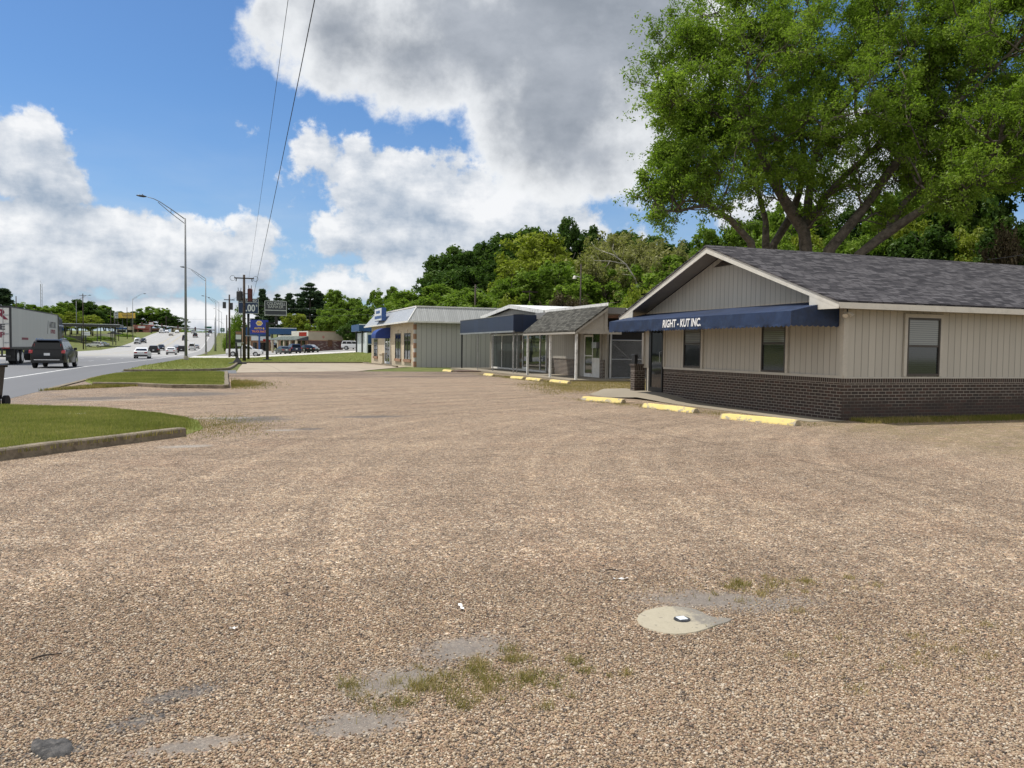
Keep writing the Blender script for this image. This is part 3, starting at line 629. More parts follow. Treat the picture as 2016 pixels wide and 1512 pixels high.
O = (XW, Y0, 0)
shop = thing('shop_building', 'low beige building with a brown brick base, navy awning and grey shingle roof', 'building', O)
b = MB(O)                                  # wall above the brick, gable included
b.prism([(Y0 + .03, .965), (Y1, .965), (Y1, rz_(Y1) - .16), (YM, ZA - .16), (Y0 + .03, rz_(Y0) - .16)], 'x', XW + .03, XW + .15)
b.box(XW + .15, XE, Y0 + .03, Y0 + .15, .965, 2.62); b.box(XW + .15, XE, Y1 - .12, Y1, .02, 2.62); b.box(XE - .12, XE, Y0 + .15, Y1 - .12, .02, 2.62)
b.build('wall', M['siding'], shop)
b = MB(O); b.box(XW, XW + .14, Y0, 22.50, -.1, .965); b.box(XW + .14, XE, Y0, Y0 + .14, -.1, .965); b.build('brick_base', M['brick'], shop)
b = MB(O); b.box(12.93, XW + .1, 23.87, 24.16, .05, 1.03); b.box(12.90, XW + .12, 23.84, 24.19, 1.03, 1.09); b.build('brick_pier', M['brick'], shop)
b = MB(O)                                  # sill board over the brick, corner boards, window and door casings
b.box(XW - .012, XW + .03, Y0, 22.50, .967, 1.03); b.box(XW + .03, XE, Y0 - .012, Y0 + .03, .967, 1.0)
b.box(XW - .01, XW + .03, Y0 - .012, Y0 + .10, 1.03, 2.6); b.box(XW + .03, XW + .13, Y0 - .012, Y0 + .03, 1.0, 2.6)
b.build('trim_board', M['trim'], shop)
b = MB(O)                                  # roof slabs
XR0, XR1 = 12.60, XE + .5
for (ye, s) in ((YL, 1), (YH, -1)):
    b.prism([(ye, rz_(ye) + .012), (YM, ZA + .012), (YM, ZA - .028), (ye, rz_(ye) - .028)], 'x', XR0 - .025, XR1)
b.build('roof', M['shingle'], shop)
b = MB(O); b.prism([(YM - .15, rz_(YM - .15) + .016), (YM, ZA + .03), (YM + .15, rz_(YM + .15) + .016), (YM, ZA - .01)], 'x', XR0 - .03, XR1); b.build('ridge_cap', M['shingle'], shop)
b = MB(O)                                  # rake boards and the eave fascia
for (ye, s) in ((YL, 1), (YH, -1)):
    b.prism([(ye, rz_(ye) - .031), (YM, ZA - .031), (YM, ZA - .20), (ye, rz_(ye) - .165)], 'x', XR0, XR0 + .03)
    b.prism([(ye, rz_(ye) - .17), (ye, rz_(ye) - .14), (ye + s * .95, rz_(ye + s * .95) - .165), (ye + s * .95, rz_(ye) - .165)], 'x', XR0 + .003, XR0 + .028)
b.build('rake_board', M['fascia'], shop)
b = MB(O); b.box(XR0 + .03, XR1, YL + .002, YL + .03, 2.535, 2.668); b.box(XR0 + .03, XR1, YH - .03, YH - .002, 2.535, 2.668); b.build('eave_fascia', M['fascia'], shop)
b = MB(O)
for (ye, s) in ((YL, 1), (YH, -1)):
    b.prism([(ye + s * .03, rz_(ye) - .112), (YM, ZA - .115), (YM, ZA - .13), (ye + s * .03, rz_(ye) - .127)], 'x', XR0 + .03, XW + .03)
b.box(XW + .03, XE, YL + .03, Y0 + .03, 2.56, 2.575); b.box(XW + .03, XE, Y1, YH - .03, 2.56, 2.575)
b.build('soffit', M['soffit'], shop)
b = MB(O); b.prism([(YM - .55, 3.98), (YM, 4.18), (YM + .55, 3.98)], 'x', XW - .01, XW + .03)
b.mi = 1; b.prism([(YM - .45, 4.0), (YM, 4.155), (YM + .45, 4.0)], 'x', XW - .016, XW - .011)
b.build('gable_vent', [M['frame'], M['wood']], shop)
def sash_window(parent, org, side, c, w, z0, z1, split):
    """double-hung window in a wall; side 'x' faces -X, 'y' faces -Y; c = position along the wall"""
    def bx(m, a0, a1, d0, d1, zz0, zz1):
        if side == 'x': m.box(XW + d0, XW + d1, c + a0, c + a1, zz0, zz1)
        else: m.box(c + a0, c + a1, Y0 + d0, Y0 + d1, zz0, zz1)
    h = w / 2; f = MB(org)
    bx(f, -h, -h + .045, -.02, .03, z0, z1); bx(f, h - .045, h, -.02, .03, z0, z1); bx(f, -h + .045, h - .045, -.02, .03, z1 - .05, z1); bx(f, -h + .045, h - .045, -.02, .03, z0, z0 + .05); bx(f, -h + .045, h - .045, -.012, .03, split - .025, split + .025)
    fr = f.build('window', M['frame'], parent)
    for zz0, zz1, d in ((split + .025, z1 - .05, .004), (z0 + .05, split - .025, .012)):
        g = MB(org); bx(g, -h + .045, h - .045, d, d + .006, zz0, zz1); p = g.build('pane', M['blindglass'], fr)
    k = MB(org); bx(k, -h - .09, -h, -.018, .03, z0 - .02, z1 + .09); bx(k, h, h + .09, -.018, .03, z0 - .02, z1 + .09); bx(k, -h, h, -.018, .03, z1, z1 + .09)
    k.build('casing', M['trim'], fr)
    return fr
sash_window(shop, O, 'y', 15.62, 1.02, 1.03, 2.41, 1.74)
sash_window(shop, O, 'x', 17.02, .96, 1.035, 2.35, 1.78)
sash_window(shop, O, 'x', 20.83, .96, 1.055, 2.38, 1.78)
# glazed entrance door
d = MB(O); yd0, yd1 = 22.53, 23.42
for (a0, a1, z0, z1) in ((yd0, yd0 + .06, .2, 2.3), (yd1 - .14, yd1, .2, 2.3), (yd0 + .06, yd1 - .14, 2.22, 2.3), (yd0 + .06, yd1 - .14, .2, .34)): d.box(XW - .03, XW + .03, a0, a1, z0, z1)
door = d.build('door', M['black'], shop)
MB(O).box(XW - .005, XW + .004, yd0 + .06, yd1 - .14, .34, 2.22).build('pane', M['pane'], door)
b = MB(O); b.tube([(XW - .03, yd0 + .09, 1.15), (XW - .08, yd0 + .09, 1.18), (XW - .08, yd0 + .09, 1.5), (XW - .03, yd0 + .09, 1.53)], .012, 6); b.build('handle', M['metal'], door)
b = MB(O); b.box(XW - .015, XW + .03, yd1, yd1 + .09, .1, 2.3); b.box(XW - .012, XW + .03, yd0 - .07, yd0, 1.03, 2.3); b.box(XW - .02, XW + .03, 23.80, 23.92, 1.09, 2.6); b.build('door_casing', M['trim'], shop)
# awning
XF, YA0, YA1, ZT, ZV, ZWALL = 11.88, 14.70, 23.75, 2.485, 2.15, 2.77
a = MB(O)
n = 60; ysl = np.linspace(YA0, YA1, n + 1)
def sag(y): return .012 * math.sin((y - YA0) / (YA1 - YA0) * math.pi * 6) ** 2
top = []; 
for y in ysl: top += [(XW - .004, y, ZWALL), (XW - .7, y, (ZWALL + ZT) / 2 - sag(y)), (XF, y, ZT - sag(y) * .3)]
a.add(top, [(3 * i + k, 3 * i + 1 + k, 3 * i + 4 + k, 3 * i + 3 + k) for i in range(n) for k in (0, 1)])
per = .16; m_ = int((YA1 - YA0) / per); V_ = []; F_ = []
nn = m_ * 4
for i in range(nn + 1):
    y = YA0 + (YA1 - YA0) * i / nn; sc = abs(math.sin(math.pi * i / 4)) * .035; w = .010 * math.sin(y * 9)
    V_ += [(XF, y, ZT - sag(y) * .3), (XF - .006, y, ZV + .05), (XF - .006 + w, y, ZV + .012 - sc)]
F_ = [(3 * i + k, 3 * i + 1 + k, 3 * i + 4 + k, 3 * i + 3 + k) for i in range(nn) for k in (0, 1)]
a.add(V_, F_)
for y in (YA0, YA1):
    q = 36; V_ = []
    for i in range(q + 1):
        x = XF + (XW - .004 - XF) * i / q; zt = ZT + (ZWALL - ZT) * i / q; sc = abs(math.sin(math.pi * i / 4)) * .03
        V_ += [(x, y, zt), (x, y, ZV + .02 - sc)]
    a.add(V_, [(2 * i, 2 * i + 1, 2 * i + 3, 2 * i + 2) for i in range(q)])
aw = a.build('awning', M['navy'], shop)
b = MB(O); b.tube([(XF + .02, YA0 + .02, ZV + .06), (XF + .02, YA1 - .02, ZV + .06)], .016, 6); b.tube([(XF + .02, YA0 + .02, ZT - .03), (XF + .02, YA1 - .02, ZT - .03)], .016, 6)
for y in np.linspace(YA0 + .03, YA1 - .03, 6): b.tube([(XF + .02, y, ZV + .06), (XW, y, ZV + .06)], .014, 6); b.tube([(XF + .02, y, ZT - .03), (XW, y, ZWALL - .04)], .014, 6)
b.build('awning_frame', M['metal'], aw)
M['letter'] = paint('white_lettering', (.82, .82, .82), .5, .03, 3)
tx = text('RIGHT - KUT INC.', .30, M['letter'], Vector((XF - .012 - XW, 19.30 - Y0, 2.318)), R_ROAD, 'lettering', aw, xs=.83, ext=.002, off=.008, shear=.16)
# twin floodlight under the corner of the eave
fl = thing('flood_light', 'small twin flood lamp under the roof corner of the beige building', 'lamp', (13.18, 14.40, 2.45))
b = MB(); b.cyl((0, 0, .09), .045, .05); b.tube([(0, 0, .1), (0, 0, .0)], .016, 8); b.build('bracket', M['darkmetal'], fl)
for dx in (-.07, .07):
    b = MB(); b.tube([(dx * .2, 0, .02), (dx, -.02, -.01), (dx * 1.5, -.05, -.06)], [.018, .04, .062], 12); b.build('lamp_head', M['fascia'], fl)
mb = thing('mail_box', 'small black box fixed to the end wall above the brick pier', 'mailbox', (13.0, 24.02, 1.09))
b = MB(); b.box(-.06, .06, -.12, .1, .0, .30, .012); b.build('box', M['black'], mb); b = MB(); b.box(-.075, .065, -.13, .11, .30, .325, .006); b.build('lid', M['darkmetal'], mb)
# yellow concrete wheel stops
def stop_mat():
    m, t, b = newmat('worn_yellow_paint'); P = t.n('TexCoord').outputs['Object']; X, Y, Z = t.sep(P)
    inf = t.n('ObjectInfo').outputs['Random']; Q = t.vm('ADD', P, t.comb(t.m('MULTIPLY', inf, 37.0), 0.0, 0.0))
    n = t.noise(Q, 7, 7, .7); chip = t.ss(t.m('ADD', n, t.m('MULTIPLY', t.m('SUBTRACT', .12, Z), .8)), .55, .65)
    end = t.ss(t.m('ABSOLUTE', Y), .86, .92)
    c = t.mix(t.noise(Q, 2, 4), (.66, .50, .15, 1), (.76, .62, .26, 1)); c = t.mix(t.m('MAXIMUM', chip, t.m('MULTIPLY', end, .8)), c, t.mix(n, (.13, .09, .045, 1), (.50, .46, .38, 1)))
    t.set(b.inputs['Base Color'], c); b.inputs['Roughness'].default_value = .85; t.set(b.inputs['Normal'], t.bump(n, .4, .008)); return m
M['stop'] = stop_mat()
def stop_mesh(L):
    bm = bmesh.new(); pr = [(-.13, 0), (-.12, .03), (-.065, .118), (-.05, .127), (.05, .127), (.065, .118), (.12, .03), (.13, 0)]
    ends = [(-L / 2, .9), (-L / 2 + .03, 1), (L / 2 - .03, 1), (L / 2, .9)]; rows = []
    N = 14; yy = list(np.linspace(-L / 2, L / 2, N))
    for i, y in enumerate(yy):
        s = .88 if i in (0, N - 1) else 1; j = random.uniform(-.004, .004)
        rows.append([bm.verts.new((x * s + j, y, z * (s if z > .05 else 1) + (random.uniform(-.004, .004) if z > .1 else 0))) for x, z in pr])
    for a_, b_ in zip(rows, rows[1:]):
        for k in range(len(pr) - 1): bm.faces.new((a_[k], a_[k + 1], b_[k + 1], b_[k]))
    bm.faces.new(rows[0]); bm.faces.new(rows[-1][::-1]); bmesh.ops.recalc_face_normals(bm, faces=bm.faces[:])
    me = bpy.data.meshes.new('wheel_stop'); bm.to_mesh(me); bm.free(); return me
sm = stop_mesh(1.85)
STOPS = [((10.68, 15.62), (11.24, 13.72), 'worn yellow concrete wheel stop nearest the brick corner, with a white chipped end'),
         ((10.58, 19.10), (10.92, 17.10), 'yellow wheel stop lying across the walk from the second window'),
         ((10.20, 22.15), (10.72, 20.72), 'yellow wheel stop in front of the awning end and glass door'),
         ((14.28, 34.75), (14.36, 32.8), 'yellow wheel stop in front of the porch posts'),
         ((14.13, 37.65), (14.08, 35.4), 'yellow wheel stop touching its neighbour before the ornamental post, nearer one of the touching pair'),
         ((13.95, 39.4), (14.02, 37.75), 'yellow wheel stop touching its neighbour before the ornamental post, farther one of the touching pair'),
         ((13.92, 44.2), (13.76, 41.6), 'yellow wheel stop lying before the wooden boards'),
         ((13.40, 51.4), (13.5, 49.6), 'yellow wheel stop standing alone before the grey metal wall')]
for (p, q, lab) in STOPS:
    o = link('wheel_stop', sm, M['stop']); mx, my = (p[0] + q[0]) / 2, (p[1] + q[1]) / 2
    L = math.hypot(p[0] - q[0], p[1] - q[1]); o.location = (mx + .1, my, hz(mx, my)); o.rotation_euler = (random.uniform(-.01, .01), random.uniform(-.02, .02), -math.atan2(p[0] - q[0], p[1] - q[1])); o.scale = (1, min(1.1, max(.9, L / 1.85)), 1)
    tag(o, lab, 'wheel stop', 'yellow wheel stops along the buildings')
# ------------------------------------------------------------------ the middle shop with porch and blue canopy
M['brick2'] = brick_mat('porch_brick', BRICKS, (.58, .53, .46), .22, .0747, None, ms=.018)
M['gsiding'] = siding_mat('taupe_board_siding', (.36, .335, .29), .3048, .02)
M['taupe'] = paint('taupe_trim', (.36, .335, .29), .6, .1, 2)
M['lshingle'] = shingle_mat('brown_grey_shingles', 'y', [(.045, .043, .035), (.085, .082, .068), (.115, .11, .092), (.15, .145, .125)], 1.62)
M['bluemetal'] = siding_mat('blue_canopy_sheet', (.016, .028, .066), 1.1, .02, .22, 0, .42)
M['peel'] = paint('peeling_white_paint', (.74, .74, .72), .6, .06, 1.5, dirt=((.25, .24, .23), .75))
M['rust'] = paint('grey_iron', (.28, .28, .28), .6, .3, 6, dirt=((.15, .08, .05), .5))
M['shopglass'] = glass_mat('shopfront_glass', (.035, .045, .045), .02)
M['darkboard'] = paint('dark_stained_boards', (.02, .017, .016), .8, .3, 2); M['brownboard'] = paint('brown_stained_board', (.13, .06, .03), .7, .3, 3)
M['roofgrey'] = paint('grey_roof_sheet', (.22, .22, .22), .6, .15, 1)
O = (18.3, 36.5, 0)
s2 = thing('porch_shop', 'small shop with a shingled porch roof and a square blue canopy over its glass front', 'building', O)
b = MB(O); b.box(15.55, 18.9, 35.2, 57.2, -.1, .085); b.build('porch_slab', M['walk'], s2)
b = MB(O); b.box(18.3, 18.42, 40.45, 45.0, .085, 1.02); b.build('brick_base', M['brick2'], s2); b = MB(O); b.box(18.22, 18.5, 37.02, 37.42, .085, 1.02); b.build('brick_pilaster', M['brick2'], s2)
b = MB(O); b.box(18.33, 18.45, 40.45, 45.0, 1.02, 2.75); b.box(18.34, 18.46, 37.0, 40.45, .085, 2.75); b.box(18.6, 30, 57.0, 57.15, 0, 3.6); b.box(18.86, 18.98, 45.0, 57.0, .085, 3.6)
b.prism([(45.3, 3.2), (57.0, 3.2), (57.0, 3.72), (51.1, 4.30), (45.3, 3.70)], 'x', 18.2, 18.3); b.build('wall', M['gsiding'], s2)
b = MB(O); b.box(18.27, 18.33, 40.40, 45.0, 1.02, 1.14); b.box(18.26, 18.36, 40.30, 40.55, .085, 2.6); b.box(18.26, 18.36, 39.52, 39.98, .085, 2.6); b.box(18.26, 18.36, 37.42, 37.58, .085, 2.6); b.box(18.3, 18.4, 36.80, 37.0, .085, 2.6); b.box(18.28, 18.4, 37.0, 45.0, 2.42, 2.7)
b.build('trim_board', M['taupe'], s2)
# end door and its white side panel
d = MB(O)
for a0, a1, z0, z1 in ((38.42, 38.50, .09, 2.35), (39.42, 39.52, .09, 2.35), (38.5, 39.42, 2.25, 2.35), (38.5, 39.42, .09, .28), (38.5, 39.42, 1.2, 1.26)): d.box(18.27, 18.33, a0, a1, z0, z1)
dr_ = d.build('door', M['white'], s2); MB(O).box(18.295, 18.305, 38.5, 39.42, .28, 2.25).build('pane', M['pane'], dr_)
b = MB(O); b.box(18.28, 18.33, 37.58, 38.42, .09, 1.12); b.build('white_panel', M['white'], s2)
b = MB(O); b.box(18.28, 18.32, 37.58, 38.42, 1.12, 2.42); f_ = b.build('window', M['shopglass'], s2); MB(O).box(18.15, 18.28, 37.75, 38.3, 1.65, 1.95).build('awning_flap', M['metal'], f_)
# glass front
b = MB(O); gy_ = [46.05, 47.1, 49.25, 50.25, 52.2, 54.6, 56.95]
for y in gy_: b.box(18.66, 18.76, y - .045, y + .045, .16, 2.5)
b.box(18.66, 18.76, 46.0, 57.0, .085, .20); b.box(18.66, 18.76, 46.0, 57.0, 2.5, 2.6)
fr = b.build('shop_window', M['white'], s2)
for y0_, y1_ in zip(gy_, gy_[1:]): MB(O).box(18.705, 18.715, y0_ + .045, y1_ - .045, .20, 2.5).build('pane', M['shopglass'], fr)
b = MB(O); b.box(18.68, 18.74, 49.32, 50.2, .2, .36); b.build('door_rail', M['white'], fr); b = MB(O); b.box(18.67, 18.70, 49.38, 49.42, .95, 1.35); b.build('handle', M['white'], fr)
b = MB(O); b.add([(18.3, 45.02, .085), (18.72, 45.98, .085), (18.72, 45.98, 2.6), (18.3, 45.02, 2.6), (18.36, 44.98, .085), (18.78, 45.94, .085), (18.78, 45.94, 2.6), (18.36, 44.98, 2.6)], [(0, 1, 2, 3), (5, 4, 7, 6), (0, 3, 7, 4), (1, 5, 6, 2)]); b.build('side_panel', M['shopglass'], s2)
# canopy
b = MB(O); b.box(16.0, 16.06, 44.7, 56.3, 2.64, 3.58); b.box(16.06, 18.2, 44.7, 44.76, 2.58, 3.6); b.box(16.06, 18.2, 56.24, 56.3, 2.64, 3.58); b.box(16.06, 18.2, 44.76, 56.24, 2.66, 2.7)
cn = b.build('canopy', M['bluemetal'], s2)
b = MB(O); b.box(15.975, 16.08, 44.7, 56.32, 2.54, 2.64); b.build('canopy_trim', M['metal'], cn); b = MB(O); b.add([(15.98, 44.68, 3.60), (15.98, 56.32, 3.58), (17.2, 56.32, 3.68), (17.2, 44.68, 3.68), (15.98, 44.68, 3.565), (15.98, 56.32, 3.545)], [(0, 1, 2, 3), (4, 5, 1, 0)]); b.build('canopy_flashing', M['roofgrey'], cn)
def lacy(y, x=16.1, w=.14):
    b = MB(O)
    for dy in (-w / 2, w / 2): b.tube([(x, y + dy, .08), (x, y + dy, 2.56)], .014, 6)
    z = .15
    while z < 2.4:
        pts = [(x, y + math.cos(k * math.pi / 5) * w * .42 * (1 if (k < 5) else -1), z + k * .035) for k in range(11)]
        b.tube(pts, .009, 5); b.tube([(q[0], 2 * y - q[1], q[2]) for q in pts], .009, 5); z += .36
    return b.build('post', M['rust'], s2)
lacy(44.9); lacy(44.9, 16.32); lacy(48.85)
b = MB(O); b.tube([(16.1, 52.15, .05), (16.1, 52.15, 2.56)], .03, 8); b.build('post', M['rust'], s2)
b = MB(O); b.box(16.05, 16.15, 56.1, 56.2, 0, 2.56); b.build('post', M['darkmetal'], s2)
# porch roof
E0, E1, RX, EX = 34.95, 42.15, 17.42, 15.68
b = MB(O); vs = []
for dz in (0, -.09): vs += [(EX, E0, 2.50 + dz), (EX, E1, 2.50 + dz), (RX, E1 + .65, 3.73 + dz), (RX, E0, 3.73 + dz)]
b.add(vs, [(3, 2, 1, 0)[::-1], (4, 5, 6, 7), (0, 1, 5, 4), (1, 2, 6, 5), (2, 3, 7, 6), (3, 0, 4, 7)]); b.build('porch_roof', M['lshingle'], s2)
b = MB(O); b.box(EX - .0, EX + .04, E0 + .02, E1, 2.31, 2.44); b.prism([(EX + .02, 2.31), (RX, 3.50), (RX, 3.63), (EX + .02, 2.42)], 'y', E0 + .02, E0 + .05); b.build('porch_fascia', M['taupe'], s2)
b = MB(O); b.prism([(EX + .3, 2.5), (RX + .05, 2.5), (RX + .05, 3.55)], 'y', E0 + .32, E0 + .38); b.box(RX - .06, RX + .12, E0 + .28, E0 + .4, 2.35, 3.6); b.box(EX + .12, RX + .9, E0 + .30, E0 + .42, 2.33, 2.5); b.build('porch_gable', M['taupe'], s2)
b = MB(O); b.add([(RX - .02, E0 - .02, 3.70), (RX - .02, 43.2, 3.70), (RX - .02, 43.2, 3.84), (RX - .02, E0 - .02, 3.86), (RX + .6, E0 - .02, 3.90), (RX + .6, 43.2, 3.88)], [(0, 3, 2, 1), (3, 4, 5, 2)]); b.build('roof_flashing', M['peel'], s2)
b = MB(O); b.box(RX + .05, 18.6, E0 + .4, 39.0, 3.35, 3.66); b.box(RX + .05, 30, 42.0, 44.9, 3.35, 3.72); b.box(18.3, 30, 44.9, 57, 3.45, 3.5); b.build('flat_roof', M['roofgrey'], s2)
for y in (35.3, 38.6, 41.95):
    b = MB(O); b.box(15.85, 15.95, y - .05, y + .05, .08, 2.4); b.build('post', M['peel'], s2)
# white gable roof behind the canopy
b = MB(O)
for ya, za, yb, zb in ((57.6, 3.98, 51.1, 4.55), (51.1, 4.55, 44.8, 3.93)):
    b.prism([(ya, za), (yb, zb), (yb, zb - .24), (ya, za - .24)], 'x', 17.95, 18.02); b.prism([(ya, za - .001), (yb, zb - .001), (yb, zb - .06), (ya, za - .06)], 'x', 18.02, 31)
b.build('gable_roof', M['peel'], s2)
# rear wing, seen past the gate
b = MB(O); b.box(19.2, 31, 40.0, 40.12, 0, 3.35)
for k in range(11): b.box(19.2, 31, 39.985, 40.0, .1 + k * .3, .36 + k * .3)
b.build('rear_wall', M['darkboard'], s2); b = MB(O); b.box(18.2, 31.3, 39.2, 39.25, 3.30, 3.66); b.build('rear_fascia', M['brownboard'], s2)
b = MB(O); b.box(18.2, 31.4, 39.1, 42, 3.66, 3.82); b.build('rear_roof', M['roofgrey'], s2)
pot = thing('bucket', 'small grey bucket standing against the porch brick wall', 'bucket', (17.9, 43.3, .085))
b = MB(); b.tube([(0, 0, 0), (0, 0, .34), (0, 0, .38)], [.15, .20, .215], 14); b.build('body', M['rust'], pot, smooth=False); b = MB(); b.tube([(0, 0, .381), (0, 0, .39)], [.19, .19], 14); b.build('soil', M['bark2'], pot)
bd = thing('board_ramp', 'weathered brown boards lying on the ground before the blue canopy', 'boards', (14.8, 51.6, 0))
for k in range(5):
    b = MB(); b.box(-.9, .9, -2.0 + k * .55, -1.5 + k * .55, .02, .06 + .01 * (k % 2)); b.build('board', paint('weathered_boards', (.19, .13, .10), .9, .3, 4) if k == 0 else bpy.data.materials['weathered_boards'], bd)
# chain link gate
gt = thing('chain_link_gate', 'tall chain link gate between the porch shop and the beige building', 'gate', (18.35, 36.45, 0))
b = MB(); b.tube([(0, 0, 0), (0, 0, 2.78)], .055, 10); b.build('gate_post', M['metal'], gt); b = MB(); b.tube([(4.6, 0, 0), (4.6, 0, 2.2)], .045, 8); b.build('gate_post', M['metal'], gt)
b = MB()
for z in (.12, 1.08, 2.06): b.tube([(.06, 0, z), (4.55, 0, z)], .024, 8)
b.tube([(2.3, 0, .12), (2.3, 0, 2.06)], .024, 8); b.tube([(.1, 0, 1.9), (2.2, 0, .2)], .006, 5); b.build('gate_frame', M['metal'], gt)
b = MB(); st = .078; k = -2.0
while k < 4.6:
    for s in (1, -1):
        x0, z0, x1, z1 = (k, .12, k + 1.94, 2.06) if s > 0 else (k + 1.94, .12, k, 2.06)
        def clipx(xa, za, xb, zb):
            pts = []
            for X in (.07, 4.54):
                if (xa - X) * (xb - X) < 0: f = (X - xa) / (xb - xa); pts.append((X, za + f * (zb - za)))
            return pts
        q = [(x, z) for x, z in ((x0, z0), (x1, z1)) if .07 <= x <= 4.54] + clipx(x0, z0, x1, z1)
        if len(q) >= 2: b.tube([(q[0][0], 0, q[0][1]), (q[1][0], 0, q[1][1])], .0032, 3, cap=False)
    k += st
b.build('wire_mesh', M['metal'], gt)

# ------------------------------------------------------------------ the metal-roofed shop farther on
M['cream'] = paint('cream_wall', (.56, .48, .36), .75, .08, 1.2, dirt=((.4, .33, .24), .4), objspace=False)
M['ribmetal'] = siding_mat('grey_ribbed_metal_wall', (.46, .45, .435), .42, .03, .10, 0, .55, streak=.25)
M['mansard_s'] = siding_mat('streaked_metal_mansard', (.42, .43, .42), .16, .02, .16, .25, .5, streak=.55)
M['mansard_f'] = siding_mat('pale_metal_mansard', (.41, .425, .44), .2, .02, .08, .2, .5, streak=.3)
M['tan_trim'] = paint('tan_brick_trim', (.33, .19, .12), .85, .2, 3); M['royal'] = paint('royal_blue_canvas', (.012, .04, .22), .5, .12, 2)
M['signwhite'] = paint('sign_white', (.70, .74, .78), .35, .04, 2); M['signblue'] = paint('sign_blue', (.03, .09, .28), .35, .1, 2); M['gold'] = paint('sign_yellow', (.75, .50, .08), .4, .08, 2); M['orange'] = paint('sign_orange', (.75, .28, .05), .4, .08, 2)
CX, CY0, CY1 = 14.1, 63.0, 83.6; O = (CX, CY0, 0)
s3 = thing('metal_roof_shop', 'cream fronted shop with grey metal side wall and sloping metal roof edge', 'building', O)
b = MB(O); b.box(CX, CX + .2, CY0 + .35, CY1, -.2, 3.75); b.build('wall', M['cream'], s3)
b = MB(O); b.box(CX + .2, 36, CY0, CY0 + .2, -.2, 3.75); b.build('side_wall', M['ribmetal'], s3); b = MB(O); b.box(CX + .2, 36, CY1 - .2, CY1, -.2, 3.75); b.build('side_wall', M['ribmetal'], s3)
b = MB(O); 
b.box(CX - .01, CX + .2, CY0, CY0 + .35, -.2, 3.75); b.build('corner_trim', M['ribmetal'], s3)
b = MB(O)
for z in (.0, .75, 1.5, 2.25, 3.0): b = MB(O); b.box(CX - .04, CX + .16, CY0 - .03, CY0 + .42, z, z + .42); b.build('corner_brick', M['tan_trim'], s3)
ex, ey, tx_, ty, ze, zt = 13.42, 62.38, 14.32, 63.35, 3.66, 4.86; fx, fy = 36.0, 84.3; fty = 83.3
b = MB(O); b.quad((ex, fy, ze), (ex, ey, ze), (tx_, ty, zt), (tx_, fty, zt)); b.add([(ex, ey, ze - .01), (ex, fy, ze - .01), (fx, fy, ze - .01), (fx, ey, ze - .01)], [(0, 1, 2, 3)]); b.build('front_mansard', M['mansard_f'], s3)
b = MB(O); b.quad((ex, ey, ze), (fx, ey, ze), (fx, ty, zt), (tx_, ty, zt)); b.build('side_mansard', M['mansard_s'], s3); b = MB(O); b.quad((fx, fy, ze), (ex, fy, ze), (tx_, fty, zt), (fx, fty, zt)); b.build('side_mansard', M['mansard_s'], s3)
b = MB(O); b.box(tx_ - .06, fx, ty - .06, ty + .1, zt - .02, zt + .09); b.box(tx_ - .06, tx_ + .1, ty + .1, fty, zt - .02, zt + .09); b.box(ex - .02, fx, ey - .02, ey + .03, ze - .1, ze + .03); b.box(ex - .02, ex + .03, ey + .03, fy, ze - .1, ze + .03); b.tube([(ex, ey, ze), (tx_, ty, zt)], .05, 6); b.build('roof_trim', M['white'], s3)
b = MB(O); b.box(tx_ + .1, fx, ty + .1, fty, zt - .5, zt - .4); b.build('roof', M['roofgrey'], s3)
def archwin(y0, y1, z0, z1):
    b = MB(O)
    for a0, a1, c0, c1 in ((y0, y0 + .12, z0, z1), (y1 - .12, y1, z0, z1), (y0 + .12, y1 - .12, z1 - .14, z1), ((y0 + y1) / 2 - .04, (y0 + y1) / 2 + .04, z0, z1 - .14), (y0 + .12, y1 - .12, z0 + (z1 - z0) * .72, z0 + (z1 - z0) * .72 + .06)): b.box(CX - .05, CX + .02, a0, a1, c0, c1)
    f = b.build('window', M['frame'], s3); MB(O).box(CX - .02, CX - .005, y0 + .12, y1 - .12, z0, z1 - .14).build('pane', M['pane'], f)
    b = MB(O); b.box(CX - .12, CX + .02, y0 - .1, y1 + .1, z0 - .22, z0); b.build('sill', M['tan_trim'], f)
    b = MB(O); b.box(CX - .03, CX + .02, y0 - .18, y0, z0, z1 + .12); b.box(CX - .03, CX + .02, y1, y1 + .18, z0, z1 + .12); b.box(CX - .03, CX + .02, y0, y1, z1, z1 + .16); b.box(CX - .07, CX + .02, (y0 + y1) / 2 - .12, (y0 + y1) / 2 + .12, z1 + .02, z1 + .3); b.build('surround', M['cream'], f)
archwin(64.35, 66.9, .55, 2.75); archwin(68.3, 70.8, .55, 2.78); archwin(79.8, 82.0, .62, 2.4)
b = MB(O)
for a0, a1, c0, c1 in ((73.3, 73.46, 0, 2.5), (74.5, 74.6, 0, 2.5), (75.7, 75.86, 0, 2.5), (73.46, 75.7, 2.4, 2.5), (73.46, 75.7, 0, .2)): b.box(CX - .05, CX + .02, a0, a1, c0, c1)
dd = b.build('door', M['signwhite'], s3); MB(O).box(CX - .02, CX - .005, 73.46, 75.7, .2, 2.4).build('pane', M['pane'], dd)
b = MB(O); b.box(CX - .2, CX + .02, 76.2, 77.8, 0, .85); b.box(CX - .26, CX + .02, 76.1, 77.9, .85, 1.0); b.build('planter', M['cream'], s3)
aw = MB(O); q = 10; V_ = []; F_ = []; ya, yb = 73.3, 75.6
prof = [(CX - 1.38, 2.38), (CX - 1.38, 2.62)] + [(CX - 1.38 * math.cos(k * math.pi / 2 / q), 2.62 + .76 * math.sin(k * math.pi / 2 / q)) for k in range(1, q + 1)]
for (x, z) in prof: V_ += [(x, ya, z), (x, yb, z)]
